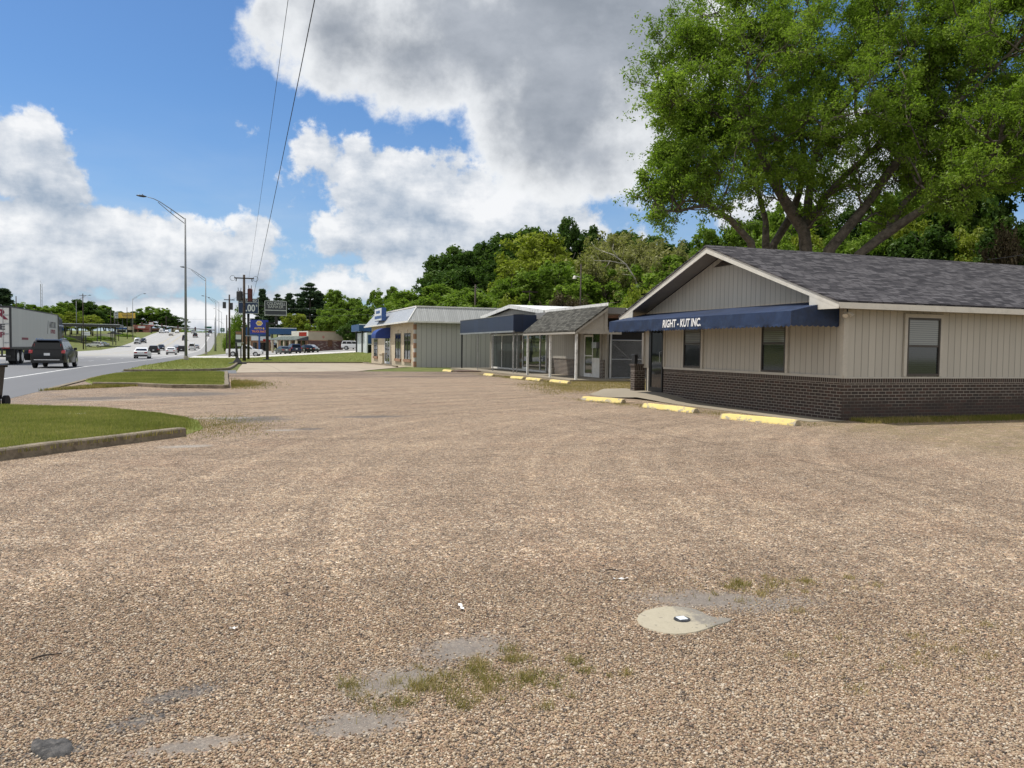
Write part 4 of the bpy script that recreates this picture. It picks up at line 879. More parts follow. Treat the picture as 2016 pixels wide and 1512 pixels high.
aw.add(V_, [(2 * i, 2 * i + 1, 2 * i + 3, 2 * i + 2) for i in range(len(prof) - 1)]); 
for y in (ya, yb): aw.add([(x, y, z) for x, z in prof] + [(CX, y, 2.38)], [tuple(range(len(prof) + 1))])
aw.build('awning', M['royal'], s3, smooth=False)
sb = MB(O); sb.box(13.3, 13.72, 73.4, 77.1, 4.02, 5.22); sgn = sb.build('roof_sign', M['signblue'], s3)
b = MB(O); b.box(13.285, 13.3, 73.45, 77.05, 4.06, 5.18); b.build('sign_face', M['signwhite'], sgn)
b = MB(O); b.box(13.278, 13.285, 73.5, 77.0, 4.22, 4.5); b.build('sign_mark', M['signblue'], sgn); b = MB(O); b.box(13.278, 13.285, 74.2, 76.3, 4.72, 4.98); b.build('sign_mark', M['signblue'], sgn)
tag(kerb('step_kerb', [(12.4, 61.2), (13.0, 66.0), (13.35, 75.0), (13.3, 83)], w=.2, h=.12), kind='structure')
# ------------------------------------------------------------------ trees
LEAF = dict(dark=leaf_mat('dark_leaves', (.034, .068, .014), (.066, .125, .026), (.115, .180, .044), .36), mid=leaf_mat('green_leaves', (.090, .155, .020), (.165, .255, .038), (.250, .340, .068), .45),
            yellow=leaf_mat('yellow_green_leaves', (.140, .180, .018), (.225, .270, .036), (.310, .350, .070), .45), pale=leaf_mat('pale_spring_leaves', (.17, .18, .06), (.26, .265, .10), (.35, .34, .16), .4),
            pine=leaf_mat('pine_needles', (.028, .058, .030), (.055, .095, .046), (.090, .135, .070), .22), brown=leaf_mat('brown_twigs', (.055, .040, .026), (.095, .075, .045), (.13, .12, .06), .2),
            big=leaf_mat('spring_leaves', (.105, .175, .020), (.180, .275, .036), (.280, .375, .066), .52))
def leaves(C, R, n, size, flat=1.0, long=1.5, tintc=None, seed=1, up=.35):
    r = np.random.default_rng(seed); K = len(C); n = np.broadcast_to(n, K); rep = np.repeat(np.arange(K), n); N = len(rep)
    d = r.normal(size=(N, 3)); d /= np.linalg.norm(d, axis=1)[:, None] + 1e-9
    rad = r.random(N) ** .5
    P = C[rep] + d * (R[rep] * rad)[:, None] * np.array([1, 1, flat])
    nrm = d * .5 + r.normal(size=(N, 3)) * .6 + np.array([0, 0, up]); nrm /= np.linalg.norm(nrm, axis=1)[:, None] + 1e-9
    a = np.cross(nrm, r.normal(size=(N, 3))); a /= np.linalg.norm(a, axis=1)[:, None] + 1e-9; b = np.cross(nrm, a)
    s = size * r.uniform(.6, 1.35, N)[:, None]
    V = np.stack([P - a * s * long * .5, P + b * s * .36 - a * s * .05, P + a * s * long * .5, P - b * s * .36 - a * s * .05], 1).reshape(-1, 3)
    i = np.arange(N) * 4; Fc = np.stack([i, i + 1, i + 2, i + 3], -1)
    tc = np.zeros(K) + .5 if tintc is None else tintc
    tn = np.clip(tc[rep] + r.normal(0, .15, N), 0, 1)
    return V, Fc, np.repeat(tn, 4)
def crown_mesh(C, R, n, size, **k):
    V, Fc, tn = leaves(np.asarray(C, float), np.asarray(R, float), n, size, **k); return np_mesh('crown', V, Fc, False, tn)
class Limbs:
    """grows tapering limbs and twigs, remembers where the twigs end"""
    def __init__(s, seed): s.b = MB(); s.r = np.random.default_rng(seed); s.ends = []; s.mids = []
    def limb(s, pts, r0, r1, n=7):
        pts = np.asarray(pts, float); rad = np.linspace(r0, r1, len(pts)); s.b.tube([tuple(p) for p in pts], list(rad), n); return pts
    def grow(s, p, d, L, r, depth, gnarl=.22, up=.12, kids=(3, 5), spread=.75, shrink=.62, twig=.006):
        k = 5; pts = [np.array(p, float)]; d = np.array(d, float); d /= np.linalg.norm(d)
        for i in range(k):
            d = d + s.r.normal(0, gnarl, 3) + np.array([0, 0, up]); d /= np.linalg.norm(d); pts.append(pts[-1] + d * L / k)
        s.limb(pts, r, max(twig, r * .45), 5 if depth > 0 else 3)
        if depth <= 0: s.ends.append(pts[-1]); s.mids.append(pts[3]); return
        for j in range(s.r.integers(*kids)):
            f = s.r.uniform(.35, 1.0); q = pts[min(k, int(f * k))]; e = d + s.r.normal(0, spread, 3); s.grow(q, e, L * shrink * s.r.uniform(.7, 1.2), max(twig, r * .5), depth - 1, gnarl, up, kids, spread, shrink, twig)
        s.ends.append(pts[-1])
def broadleaf(seed, h, w, leafkey, clumps=90, per=110, size=.30, base=.22, lobes=6, trunk_r=.22, fill=.55, barkkey='bark2'):
    r = np.random.default_rng(seed); L = Limbs(seed); t0 = np.array([0, 0, 0.]); top = np.array([r.normal(0, .2), r.normal(0, .2), h * .55])
    pts = [t0, t0 * .5 + top * .35 + r.normal(0, .1, 3) * [1, 1, 0], top]; L.limb(pts, trunk_r, trunk_r * .45, 7)
    lob = [(np.array([r.normal(0, w * .19), r.normal(0, w * .19), h * r.uniform(base + .18, .82)]), w * r.uniform(.2, .32)) for _ in range(lobes)]
    lob.append((np.array([0, 0, h * .86]), w * .17)); C = []; R = []; T = []
    for i in range(clumps):
        c, rr = lob[r.integers(len(lob))]; d = r.normal(size=3); d /= np.linalg.norm(d); f = r.uniform(fill, 1.05)
        q = c + d * rr * f * np.array([1, 1, .95]); q[2] = min(max(q[2], h * base * .9), h * .985); C.append(q); R.append(w * r.uniform(.035, .085)); T.append(r.uniform(.15, .85))
    for (c, rr) in lob: 
        q = top * r.uniform(.5, 1); L.limb([q, (q + c) / 2 + r.normal(0, .3, 3), c], trunk_r * .4, trunk_r * .12, 5)
        for _ in range(4): L.limb([c, c + r.normal(0, rr * .25, 3), c + r.normal(0, rr * .42, 3)], trunk_r * .12, .02, 3)
    return L.b, crown_mesh(C, R, per, size, tintc=np.array(T), seed=seed), LEAF[leafkey], M[barkkey]
def sparse(seed, h, w, leafkey, per=26, size=.24, barkkey='bark', depth=3):
    L = Limbs(seed); r = L.r; p = L.limb([(0, 0, 0), r.normal(0, .15, 3) * [1, 1, 0] + [0, 0, h * .2], r.normal(0, .3, 3) * [1, 1, 0] + [0, 0, h * .4]], h * .016, h * .010)
    for k in range(7): L.grow(p[-1] if k > 2 else (p[1] + p[2]) / 2, (math.cos(k * 2.4) * w / h * .9, math.sin(k * 2.4) * w / h * .9, .75), h * .36, h * .007, depth - 1, up=.14, spread=.6, shrink=.6, twig=.018)
    C = np.array(L.ends + L.mids); hi = C[:, 2].max(); C2 = C * [1, 1, h / hi]
    for i in range(len(L.b.v)): v = L.b.v[i]; L.b.v[i] = (v[0], v[1], v[2] * h / hi)
    return L.b, crown_mesh(C2, np.full(len(C2), w * .07), per, size, tintc=r.uniform(.2, .8, len(C2)), seed=seed), LEAF[leafkey], M[barkkey]
def pine(seed, h, w, per=46, size=.40, first=.35, whorls=17):
    r = np.random.default_rng(seed); L = Limbs(seed); L.limb([(0, 0, 0), (r.normal(0, .1), r.normal(0, .1), h * .5), (0, 0, h)], h * .014, .04); C = []; R = []
    for k in range(whorls):
        z = h * (first + (.98 - first) * k / (whorls - 1)); f = (1 - (k / (whorls - 1)) ** 1.6) * .85 + .12
        for j in range(r.integers(4, 7)):
            a = r.uniform(0, 6.28); ln = w * .5 * f * r.uniform(.55, 1.1); e = np.array([math.cos(a) * ln, math.sin(a) * ln, z + ln * r.uniform(-.05, .35)]); L.limb([(0, 0, z), e], .06, .02, 4)
            for g in (.4, .6, .8, 1.0): C.append(np.array([0, 0, z]) * (1 - g) + e * g + r.normal(0, .15, 3)); R.append(w * r.uniform(.045, .085))
    return L.b, crown_mesh(C, R, per, size, flat=.55, long=2.2, tintc=r.uniform(.2, .8, len(C)), seed=seed), LEAF['pine'], M['bark2']
def bush(seed, h, w, leafkey, per=150, size=.22, clumps=60):
    r = np.random.default_rng(seed); L = Limbs(seed); C = []; R = []; T = []
    for i in range(clumps):
        a = r.uniform(0, 6.28); f = math.sqrt(r.random()); z = h * (1 - f * f * .75) * r.uniform(.35, .96); C.append((math.cos(a) * f * w * .45, math.sin(a) * f * w * .45, z)); R.append(w * r.uniform(.07, .14)); T.append(r.uniform(.2, .8))
    for i in range(9): L.limb([(0, 0, 0), np.array(C[i]) * .5 + [0, 0, .3], C[i]], .07, .02, 4)
    return L.b, crown_mesh(C, R, per, size, tintc=np.array(T), seed=seed), LEAF[leafkey], M['bark2']
PROTO = {}
def proto(key, fn, h, w, name):
    b, me, lm, bm_ = fn; me.materials.append(lm); tm = bpy.data.meshes.new('trunk'); tm.from_pydata(b.v, [], b.f); tm.materials.append(bm_); tm.polygons.foreach_set('use_smooth', [True] * len(b.f)); tm.update()
    co_ = np.empty(len(me.vertices) * 3, np.float32); me.vertices.foreach_get('co', co_); co_ = co_.reshape(-1, 3)
    PROTO.setdefault(key, []).append((name, tm, me, float(co_[:, 2].max()), float(np.percentile(np.abs(co_[:, 0]), 98) * 2)))
for s in (1, 2, 3): proto('dark', broadleaf(10 + s, 14, 10, 'dark', 230, 95, .29), 14, 10, 'broadleaf_tree')
for s in (1, 2, 3): proto('mid', broadleaf(20 + s, 14, 10, 'mid', 210, 85, .28), 14, 10, 'broadleaf_tree')
for s in (1, 2): proto('yellow', broadleaf(30 + s, 13, 10, 'yellow', 170, 75, .26, fill=.6), 13, 10, 'broadleaf_tree')
for s in (1, 2): proto('pale', sparse(40 + s, 13, 8, 'pale'), 13, 8, 'spring_tree')
for s in (1, 2): proto('pine', pine(50 + s, 20, 8), 20, 8, 'pine_tree')
proto('pine', pine(53, 20, 8, first=.55, whorls=8), 20, 8, 'pine_tree')
for s in (1, 2): proto('bush', bush(60 + s, 5, 8, 'yellow'), 5, 8, 'bush')
proto('dbush', bush(65, 5, 8, 'mid'), 5, 8, 'bush')
proto('brown', sparse(70, 10, 8, 'brown', per=16, size=.2, depth=4), 10, 8, 'spring_tree')
NT_ = [0]
def plant(kind, px, ptop, depth, wpx, label, group=None, ground=None, cat=None):
    name, tm, me, ph, pw = PROTO[kind][NT_[0] % len(PROTO[kind])]; NT_[0] += 1
    P = at(px, ptop, depth); z0 = hz(P[0], P[1]) - .2 if ground is None else ground
    h = max(1.5, P[2] - z0); sw = wpx * depth / F / pw; s = h / ph
    cat = cat or ('bush' if name == 'bush' else 'tree')
    o = thing(name, label, cat, (P[0], P[1], z0), random.uniform(0, 6.28), group); o.scale = (sw, sw, s)
    link('trunk', tm, None, o); link('crown', me, None, o); return o
def plants(kind, rows, label, group):
    for (px, pt, d, w) in rows:
        if px < 260 and d > 150 and 'pine' != kind: d *= 1.3
        if 800 < px < 1392 and kind in ('dark', 'mid', 'yellow'): w *= 1.6
        if 200 < px < 346 and d > 150 and kind not in ('pine', 'dbush'): d = max(d, 445)
        if px >= 1392: w *= 1.35
        plant(kind, px, pt, d, w, label, group)
# hill behind the shops
plants('dark', [(858, 500, 112, 80), (900, 480, 110, 95), (948, 472, 114, 100), (992, 455, 116, 95), (915, 530, 104, 110), (970, 510, 106, 110), (1030, 470, 112, 100)], 'dense dark green tree on the hill behind the metal roofed shop', 'dark trees on the hill')
plants('dark', [(1042, 442, 120, 100), (1165, 440, 122, 90), (1230, 452, 122, 90), (1295, 462, 122, 90), (1350, 470, 118, 90)], 'dark tree along the top of the hill behind the porch shop', 'dark trees on the hilltop')
plant('dark', 1118, 424, 124, 100, 'dark round topped tree standing highest on the hill skyline')
plants('mid', [(870, 556, 92, 120), (825, 575, 110, 80), (930, 575, 84, 100)], 'mid green tree low on the slope beside the lone pole behind the shops', 'green trees on the lower slope')
plants('yellow', [(1062, 452, 100, 135), (1010, 505, 92, 110), (1090, 500, 94, 110)], 'yellow green spreading tree in the middle of the hill', 'yellow green hill trees')
plants('mid', [(1100, 512, 82, 120), (1045, 545, 80, 110), (1150, 540, 78, 110), (1195, 520, 84, 120), (1270, 520, 80, 120), (1330, 500, 74, 120)], 'fresh green tree on the slope above the porch shop roof', 'green trees above the porch shop')
plants('pale', [(1180, 448, 92, 120), (1240, 455, 86, 130), (1300, 462, 80, 120), (1345, 470, 74, 110), (1215, 490, 82, 110), (1275, 495, 78, 110)], 'pale thinly leaved spring tree between the hilltop and the gable', 'pale spring trees')
plants('bush', [(1000, 574, 76, 100), (1245, 556, 60, 120), (1295, 560, 58, 90)], 'bright yellow green bush rising behind the shop roofs', 'bright bushes')
plants('brown', [(1128, 570, 68, 110), (1090, 580, 70, 80)], 'tangle of bare brown vines behind the white flashing', 'vine tangles')
plants('dbush', [(1190, 585, 64, 90), (1050, 592, 70, 80), (1330, 560, 56, 90), (940, 600, 80, 70), (890, 600, 92, 80)], 'low green bush at the back of the shops', 'low green bushes')
# white dead limb among them
dl = thing('dead_tree', 'dead white leaning tree with bare limbs among the pale hill trees', 'tree', tuple(gp(1262, 640))); B0 = np.array(dl.location)
L = Limbs(5); D_ = 76
def rel_(px, py, d=D_): return at(px, py, d) - at(1262, 640, D_) + (at(1262, 640, D_) - B0)
o_ = at(1268, 560, D_); B0 = np.array([o_[0], o_[1], hz(o_[0], o_[1])]); dl.location = B0
pts = [np.array([0, 0, 0.])] + [at(x, y, D_) - B0 for x, y in ((1262, 585), (1250, 548), (1232, 520), (1208, 502), (1185, 494))]
L.limb(pts, .11, .035); L.limb([at(1216, 506, D_) - B0, at(1206, 492, D_) - B0, at(1208, 480, D_) - B0], .045, .015); L.limb([at(1232, 520, D_) - B0, at(1200, 514, D_) - B0, at(1170, 513, D_) - B0, at(1164, 505, D_) - B0], .045, .012); L.limb([at(1190, 496, D_) - B0, at(1172, 488, D_) - B0, at(1165, 478, D_) - B0], .03, .01)
for (x0, y0, x1, y1) in ((1240, 532, 1252, 508), (1222, 511, 1230, 488), (1200, 514, 1190, 528), (1178, 512, 1172, 500), (1198, 499, 1188, 482), (1246, 542, 1225, 540)): L.limb([at(x0, y0, D_) - B0, at((x0 + x1) / 2 + 2, (y0 + y1) / 2, D_ - .4) - B0, at(x1, y1, D_ - .8) - B0], .03, .008, 4)
L.b.build('trunk', paint('bleached_wood', (.42, .39, .34), .9, .2, 3), dl, True)
# woods behind the near building
plants('mid', [(1395, 440, 64, 120), (1460, 428, 62, 130), (1600, 390, 64, 150), (1740, 370, 60, 150), (1530, 450, 56, 130), (1660, 450, 54, 130), (1880, 330, 60, 160)], 'green tree in the woods behind the grey shingle roof', 'woods behind the near building')
plants('dark', [(1420, 470, 68, 120), (1520, 410, 70, 140), (1680, 400, 66, 150), (1800, 360, 62, 150), (1830, 440, 50, 130), (1950, 300, 62, 170), (1740, 460, 52, 120), (1990, 420, 44, 130), (2060, 240, 60, 180), (2100, 400, 46, 150)], 'dark tree in the shaded woods behind the grey shingle roof', 'dark woods behind the near building')
plants('yellow', [(1590, 455, 58, 120), (1920, 440, 48, 130), (1780, 430, 56, 120)], 'yellow green tree among the woods behind the grey roof', 'yellow green woods trees')
plants('mid', [(1965, 225, 74, 150), (1860, 300, 72, 130)], 'tall green tree behind the right side of the huge spreading tree', 'tall trees behind the spreading tree')
plant('brown', 2000, 430, 36, 150, 'brown budding tree beyond the roof at the edge of the woods')
# across the lot behind the far shops
plants('pine', [(517, 567, 240, 40), (546, 577, 242, 36), (570, 575, 232, 42), (592, 584, 235, 46), (640, 580, 230, 40), (628, 570, 232, 44), (530, 590, 225, 44)], 'dark pine among the row behind the roadside signs', 'pines behind the signs')
plant('pine', 611, 555, 228, 66, 'tallest pine with a flat layered top behind the low strip store')
plants('mid', [(655, 568, 210, 84), (700, 584, 215, 76), (738, 566, 220, 60), (772, 562, 215, 52), (805, 578, 200, 70), (722, 600, 205, 80), (775, 610, 192, 80), (675, 605, 202, 80)], 'green tree in the line behind the low strip store', 'green trees behind the strip store')
plants('yellow', [(590, 616, 216, 70), (632, 622, 213, 60), (660, 628, 210, 50), (560, 632, 224, 50)], 'bright yellow green tree just above the strip store roof', 'bright trees above the strip store')
plant('dark', 696, 628, 172, 70, 'dark low spreading tree beside the brick end of the strip store')
plants('dbush', [(470, 600, 230, 46), (460, 620, 235, 40), (500, 640, 220, 50)], 'green bush between the price sign and the road', 'bushes near the price sign')
# beyond the highway
plant('pine', 6, 566, 230, 60, 'dark pine rising behind the white trailer')
plants('mid', [(36, 594, 236, 70), (66, 599, 245, 60), (98, 600, 250, 70), (128, 594, 262, 70), (205, 600, 282, 60), (238, 612, 300, 56), (255, 620, 318, 50), (275, 632, 330, 50), (60, 615, 215, 80), (20, 612, 205, 80)], 'green tree in the wooded ridge across the highway', 'trees across the highway')
plants('dark', [(152, 588, 276, 70), (178, 592, 280, 60), (215, 608, 290, 56), (325, 614, 400, 70), (340, 632, 470, 60), (262, 612, 420, 60), (240, 614, 430, 60), (120, 640, 225, 60)], 'dark tree in the wooded ridge across the highway', 'dark trees across the highway')
plants('yellow', [(140, 612, 238, 80), (102, 616, 225, 70), (182, 618, 250, 70), (208, 630, 262, 56), (80, 630, 215, 70)], 'yellow green tree at the foot of the ridge across the highway', 'yellow green trees across the highway')
plant('mid', 297, 602, 450, 58, 'rounded green tree standing alone beyond the billboard')
plants('dbush', [(385, 648, 560, 60), (410, 650, 580, 50), (362, 646, 540, 50), (200, 668, 235, 50), (245, 662, 270, 40), (120, 660, 200, 50), (165, 668, 215, 60)], 'low green bush beside the far road', 'bushes by the far road')

# the wood goes on along the far side of the highway, left of what the photograph takes in
r_ = np.random.default_rng(12); C_ = []; R_ = []; T_ = []
while len(C_) < 1500:
    x, y = r_.uniform(-170, -62), r_.uniform(20, 330); d_ = np.array([x, y, 0]) - CP
    if (d_ @ RT) / (d_ @ FW) * F + PW / 2 > -60: continue
    h_ = r_.uniform(9, 15); z_ = hz(x, y); tt = r_.uniform(.2, .8)
    for k in range(14):
        v = r_.normal(size=3); v /= np.linalg.norm(v); C_.append((x + v[0] * 4.2, y + v[1] * 4.2, z_ + h_ * (.55 + .42 * v[2]))); R_.append(r_.uniform(1.0, 2.0)); T_.append(tt)
tag(link('woodland', crown_mesh(C_, R_, 60, .6, tintc=np.array(T_), seed=4), LEAF['mid']), 'wooded land beyond the highway', None, None, 'stuff')

# ------------------------------------------------------------------ the great tree over the near building
D0 = 40.0; g0 = at(1600, 500, D0); TB = np.array([g0[0], g0[1], hz(g0[0], g0[1]) - .1])
big = thing('spreading_tree', 'huge many stemmed spreading tree with fresh leaves leaning over the grey roof', 'tree', TB)
def zt(zx, zy, dd=0.0): return at(1216 + zx * .3968, zy * .3968, D0 + dd) - TB
LB = Limbs(77); r = LB.r
LIMBS = [  # (points in the photograph crop, depth of each end, base radius, tip radius)
    ([(925, 1150), (870, 1060), (820, 980), (760, 880), (700, 730), (625, 600), (545, 480), (480, 380), (420, 280)], 0, -3, .27, .05),
    ([(940, 1130), (945, 1000), (965, 850), (1000, 690), (1030, 540), (1090, 390), (1160, 250), (1200, 100)], 0, 2, .20, .05),
    ([(945, 1125), (1020, 990), (1120, 880), (1250, 760), (1390, 610), (1490, 480), (1560, 330)], 0, -2, .17, .05),
    ([(1050, 1240), (1150, 1120), (1240, 1010), (1320, 890), (1420, 760), (1500, 650), (1620, 560), (1730, 420), (1820, 250), (1870, 80)], -1, -3, .30, .06),
    ([(1480, 680), (1540, 540), (1580, 380), (1600, 220), (1650, 40)], -2, 0, .15, .04),
    ([(1500, 660), (1640, 550), (1800, 410), (1960, 250), (2060, 120)], -2, -4, .14, .04),
    ([(1200, 1260), (1330, 1160), (1480, 1060), (1650, 950), (1800, 860), (1950, 790), (2120, 730)], -2, -5, .27, .07),
    ([(660, 1200), (560, 1090), (450, 1020), (370, 930), (320, 890), (280, 870)], -1, -4, .20, .04),
    ([(735, 1220), (735, 1100), (700, 960), (640, 820), (560, 700), (500, 640)], 1, 2, .19, .05),
    ([(770, 1220), (850, 1090), (900, 960), (930, 800), (900, 620), (850, 450), (800, 300), (760, 150)], 2, 3, .22, .05),
    ([(700, 730), (640, 560), (650, 420), (640, 280), (620, 150), (610, 60)], -1, -2, .13, .03),
    ([(1000, 690), (1100, 560), (1220, 420), (1300, 280), (1330, 120), (1350, -20)], 1, 0, .13, .03),
    ([(1330, 1160), (1420, 1010), (1560, 860), (1700, 700), (1850, 600), (2000, 520)], -2, 0, .15, .04),
    ([(450, 1020), (370, 1030), (300, 1050), (240, 1045)], -3, -5, .08, .03),
    ([(520, 480), (430, 490), (350, 500), (290, 480)], -2, -4, .09, .03), ([(1250, 760), (1180, 560), (1180, 400), (1230, 200)], -1, 2, .1, .03), ([(560, 700), (450, 660), (380, 670)], 2, 0, .08, .03),
    ([(1800, 860), (1900, 700), (2000, 600)], -4, -6, .09, .03), ([(1420, 760), (1480, 900), (1600, 1000)], -2, -5, .07, .03)]
SKEL = []
for k, (pp, d0, d1, r0, r1) in enumerate(LIMBS):
    pts = [zt(x, y, d0 + (d1 - d0) * i / (len(pp) - 1) + (r.normal(0, .25) if i else 0)) for i, (x, y) in enumerate(pp)]
    if pp[0][1] > 1180: pts = [np.array([pts[0][0] * .55, pts[0][1] * .55, 0.])] + pts
    if k == 0: pts = [np.array([0, 0, 0.]), zt(935, 1250)] + pts; 
    rad = np.linspace(r0 * (1.35 if k == 0 else 1.1), r1, len(pts)); LB.b.tube([tuple(q) for q in pts], list(rad * (1 + r.normal(0, .07, len(rad)))), 10)
    for a_, b_ in zip(pts[:-1], pts[1:]): SKEL += [a_ + (b_ - a_) * f for f in (0, .33, .66)]
    pts = np.array(pts); n0 = 2 if pp[0][1] > 1100 else 0
    for i in range(n0, len(pts)):
        f = i / (len(pts) - 1)
        for j in range(4 if f > .35 else 2):
            d = pts[min(i, len(pts) - 1)] - pts[max(i - 1, 0)]; d = d / (np.linalg.norm(d) + 1e-6) + r.normal(0, .75, 3) + [0, 0, .25]
            if r.random() < .35: continue
            LB.grow(pts[i] if i == len(pts) - 1 else pts[i] + (pts[i + 1] - pts[i]) * r.random(), d, r.uniform(1.7, 3.0) * (1.0 - .5 * f), .06 * (1 - .5 * f) + .014, 2, gnarl=.24, up=.10, kids=(3, 6), spread=.7, shrink=.62, twig=.007)
CROWN = [(620, -150), (600, 0), (390, 70), (230, 150), (160, 330), (130, 450), (150, 560), (260, 640), (320, 760), (250, 880), (190, 1000), (330, 1060), (620, 1080), (800, 940), (1100, 1000), (1400, 960), (1700, 960), (1950, 900), (2250, 860), (2250, -150)]
def inside(x, y):
    c = False; n = len(CROWN)
    for i in range(n):
        (a, b), (a2, b2) = CROWN[i], CROWN[(i + 1) % n]
        if (b > y) != (b2 > y) and x < (a2 - a) * (y - b) / (b2 - b) + a: c = not c
    return c
SKEL = [q for q in SKEL if q[2] > 4.0]; tg = []
while len(tg) < 210:
    x, y = r.uniform(130, 2250), r.uniform(-150, 1080)
    if inside(x, y): tg.append(zt(x, y, r.normal(-.5, 2.6)))
for q in sorted(tg, key=lambda q: q[2]):
    S = np.array(SKEL); w_ = np.linalg.norm(S - q, axis=1) + np.where(S[:, 2] > q[2] + .3, 6, 0) + .25 * np.maximum(0, 1.2 - (q[2] - S[:, 2])); s0 = S[np.argmin(w_)]; dd = np.linalg.norm(q - s0)
    if dd < .5: continue
    m1 = s0 + (q - s0) * .35 + r.normal(0, .08, 3) * dd + [0, 0, .05 * dd]; m2 = s0 + (q - s0) * .7 + r.normal(0, .06, 3) * dd + [0, 0, .05 * dd]
    LB.limb([s0, m1, m2, q], .022 + .014 * dd, .014, 5); SKEL += [m1, m2, q]
    for p_ in (m2, q, q): LB.grow(p_, (q - s0) / dd + r.normal(0, .7, 3), r.uniform(1.0, 1.7), .022, 1, gnarl=.25, up=.10, kids=(4, 7), spread=.75, shrink=.7, twig=.006)
LB.b.build('trunk', M['bark'], big, True)
E_ = np.array(LB.ends); Mi = np.array(LB.mids); CC = np.concatenate([E_, Mi]); print('big tree clumps', len(CC), 'twig faces', len(LB.b.f))
keep = r.random(len(CC)) < min(1, 15000 / len(CC)); CC = CC[keep]
ex_ = CC[r.integers(len(CC), size=8500)] + r.normal(0, .42, (8500, 3)) * [1, 1, .8]
# shoots differ in how far their leaves are out
tone = np.clip(.5 + .28 * np.sin(CC[:, 0] * .9) * np.sin(CC[:, 2] * .8 + 1) + r.normal(0, .12, len(CC)), .05, .95)
tone = np.concatenate([tone, np.clip(r.normal(.55, .2, len(ex_)), 0, 1)]); nl = np.concatenate([np.full(len(CC), 24), np.full(len(ex_), 14)]); CC = np.concatenate([CC, ex_]); zk = r.random(len(CC)) < .25 + .75 * sstep(5.5, 9.5, CC[:, 2]); CC, tone, nl = CC[zk], tone[zk], nl[zk]
me = crown_mesh(CC, np.full(len(CC), .30), nl, .088, flat=.8, long=1.7, tintc=tone, seed=9)
KIDS.setdefault(big.name, []).append(link('crown', me, LEAF['big'], big))
# ------------------------------------------------------------------ vehicles (local Y points forward)
def carpaint(name, col, metal=.0): 
    m, t, b = newmat(name); P = t.n('TexCoord').outputs['Object']; Z = t.sep(P)[2]
    dust = t.m('MULTIPLY', t.ss(Z, .75, .25), t.noise(P, 4, 4)); t.set(b.inputs['Base Color'], t.mix(t.m('MULTIPLY', dust, .3), c4(col), (.14, .125, .10, 1)))
    b.inputs['Metallic'].default_value = metal; b.inputs['Roughness'].default_value = .32; b.inputs['Coat Weight'].default_value = .25; b.inputs['Specular IOR Level'].default_value = .3; b.inputs['Coat Roughness'].default_value = .05; return m
CP_ = dict(white=carpaint('white_car_paint', (.72, .73, .74)), black=carpaint('black_car_paint', (.003, .0035, .005)), silver=carpaint('silver_car_paint', (.42, .44, .45), .4), grey=carpaint('grey_car_paint', (.10, .11, .115), .3), navy=carpaint('dark_blue_car_paint', (.012, .02, .05)), tan=carpaint('beige_car_paint', (.50, .46, .38), .2))
M['carglass'] = glass_mat('car_glass', (.006, .008, .009), .05, .45)
def arch(cy, r=.40, n=7): return [(cy + r * math.cos(a), .30 + r * math.sin(a)) for a in np.linspace(math.pi, 0, n)]
KINDS_ = dict(  # lower body outline pieces, greenhouse base/top, widths
    suv=dict(L=4.95, W=1.94, wb=(-1.42, 1.50), wr=.37, low=[(2.42, .38), (2.46, .62), (2.40, .90), (2.2, 1.02), (1.15, 1.12), (-2.36, 1.14), (-2.44, 1.0), (-2.46, .70), (-2.44, .34)], gh=(-2.38, 1.12, -2.12, .18, 1.12, 1.74), wt=.62),
    sedan=dict(L=4.85, W=1.84, wb=(-1.40, 1.42), wr=.33, low=[(2.38, .30), (2.42, .52), (2.32, .72), (1.05, .94), (-1.75, .98), (-2.30, 1.02), (-2.42, .92), (-2.42, .60), (-2.38, .28)], gh=(-1.95, 1.10, -1.05, .12, .95, 1.44), wt=.56),
    pickup=dict(L=5.85, W=2.02, wb=(-1.75, 1.95), wr=.42, low=[(2.88, .45), (2.92, .75), (2.84, 1.10), (2.60, 1.22), (1.55, 1.30), (-2.85, 1.28), (-2.92, 1.0), (-2.90, .52)], gh=(-.35, 1.62, -.25, .75, 1.28, 1.95), wt=.62),
    van=dict(L=5.4, W=2.0, wb=(-1.55, 1.75), wr=.37, low=[(2.62, .40), (2.68, .70), (2.55, 1.05), (1.95, 1.22), (-2.62, 1.22), (-2.66, .9), (-2.64, .36)], gh=(-2.6, 1.95, -2.5, 1.0, 1.20, 2.25), wt=.78),
    oldsuv=dict(L=4.8, W=1.84, wb=(-1.38, 1.45), wr=.40, low=[(2.30, .48), (2.34, .75), (2.26, 1.02), (1.15, 1.16), (-2.30, 1.16), (-2.36, .9), (-2.34, .46)], gh=(-2.28, 1.12, -2.10, .45, 1.14, 1.80), wt=.70))
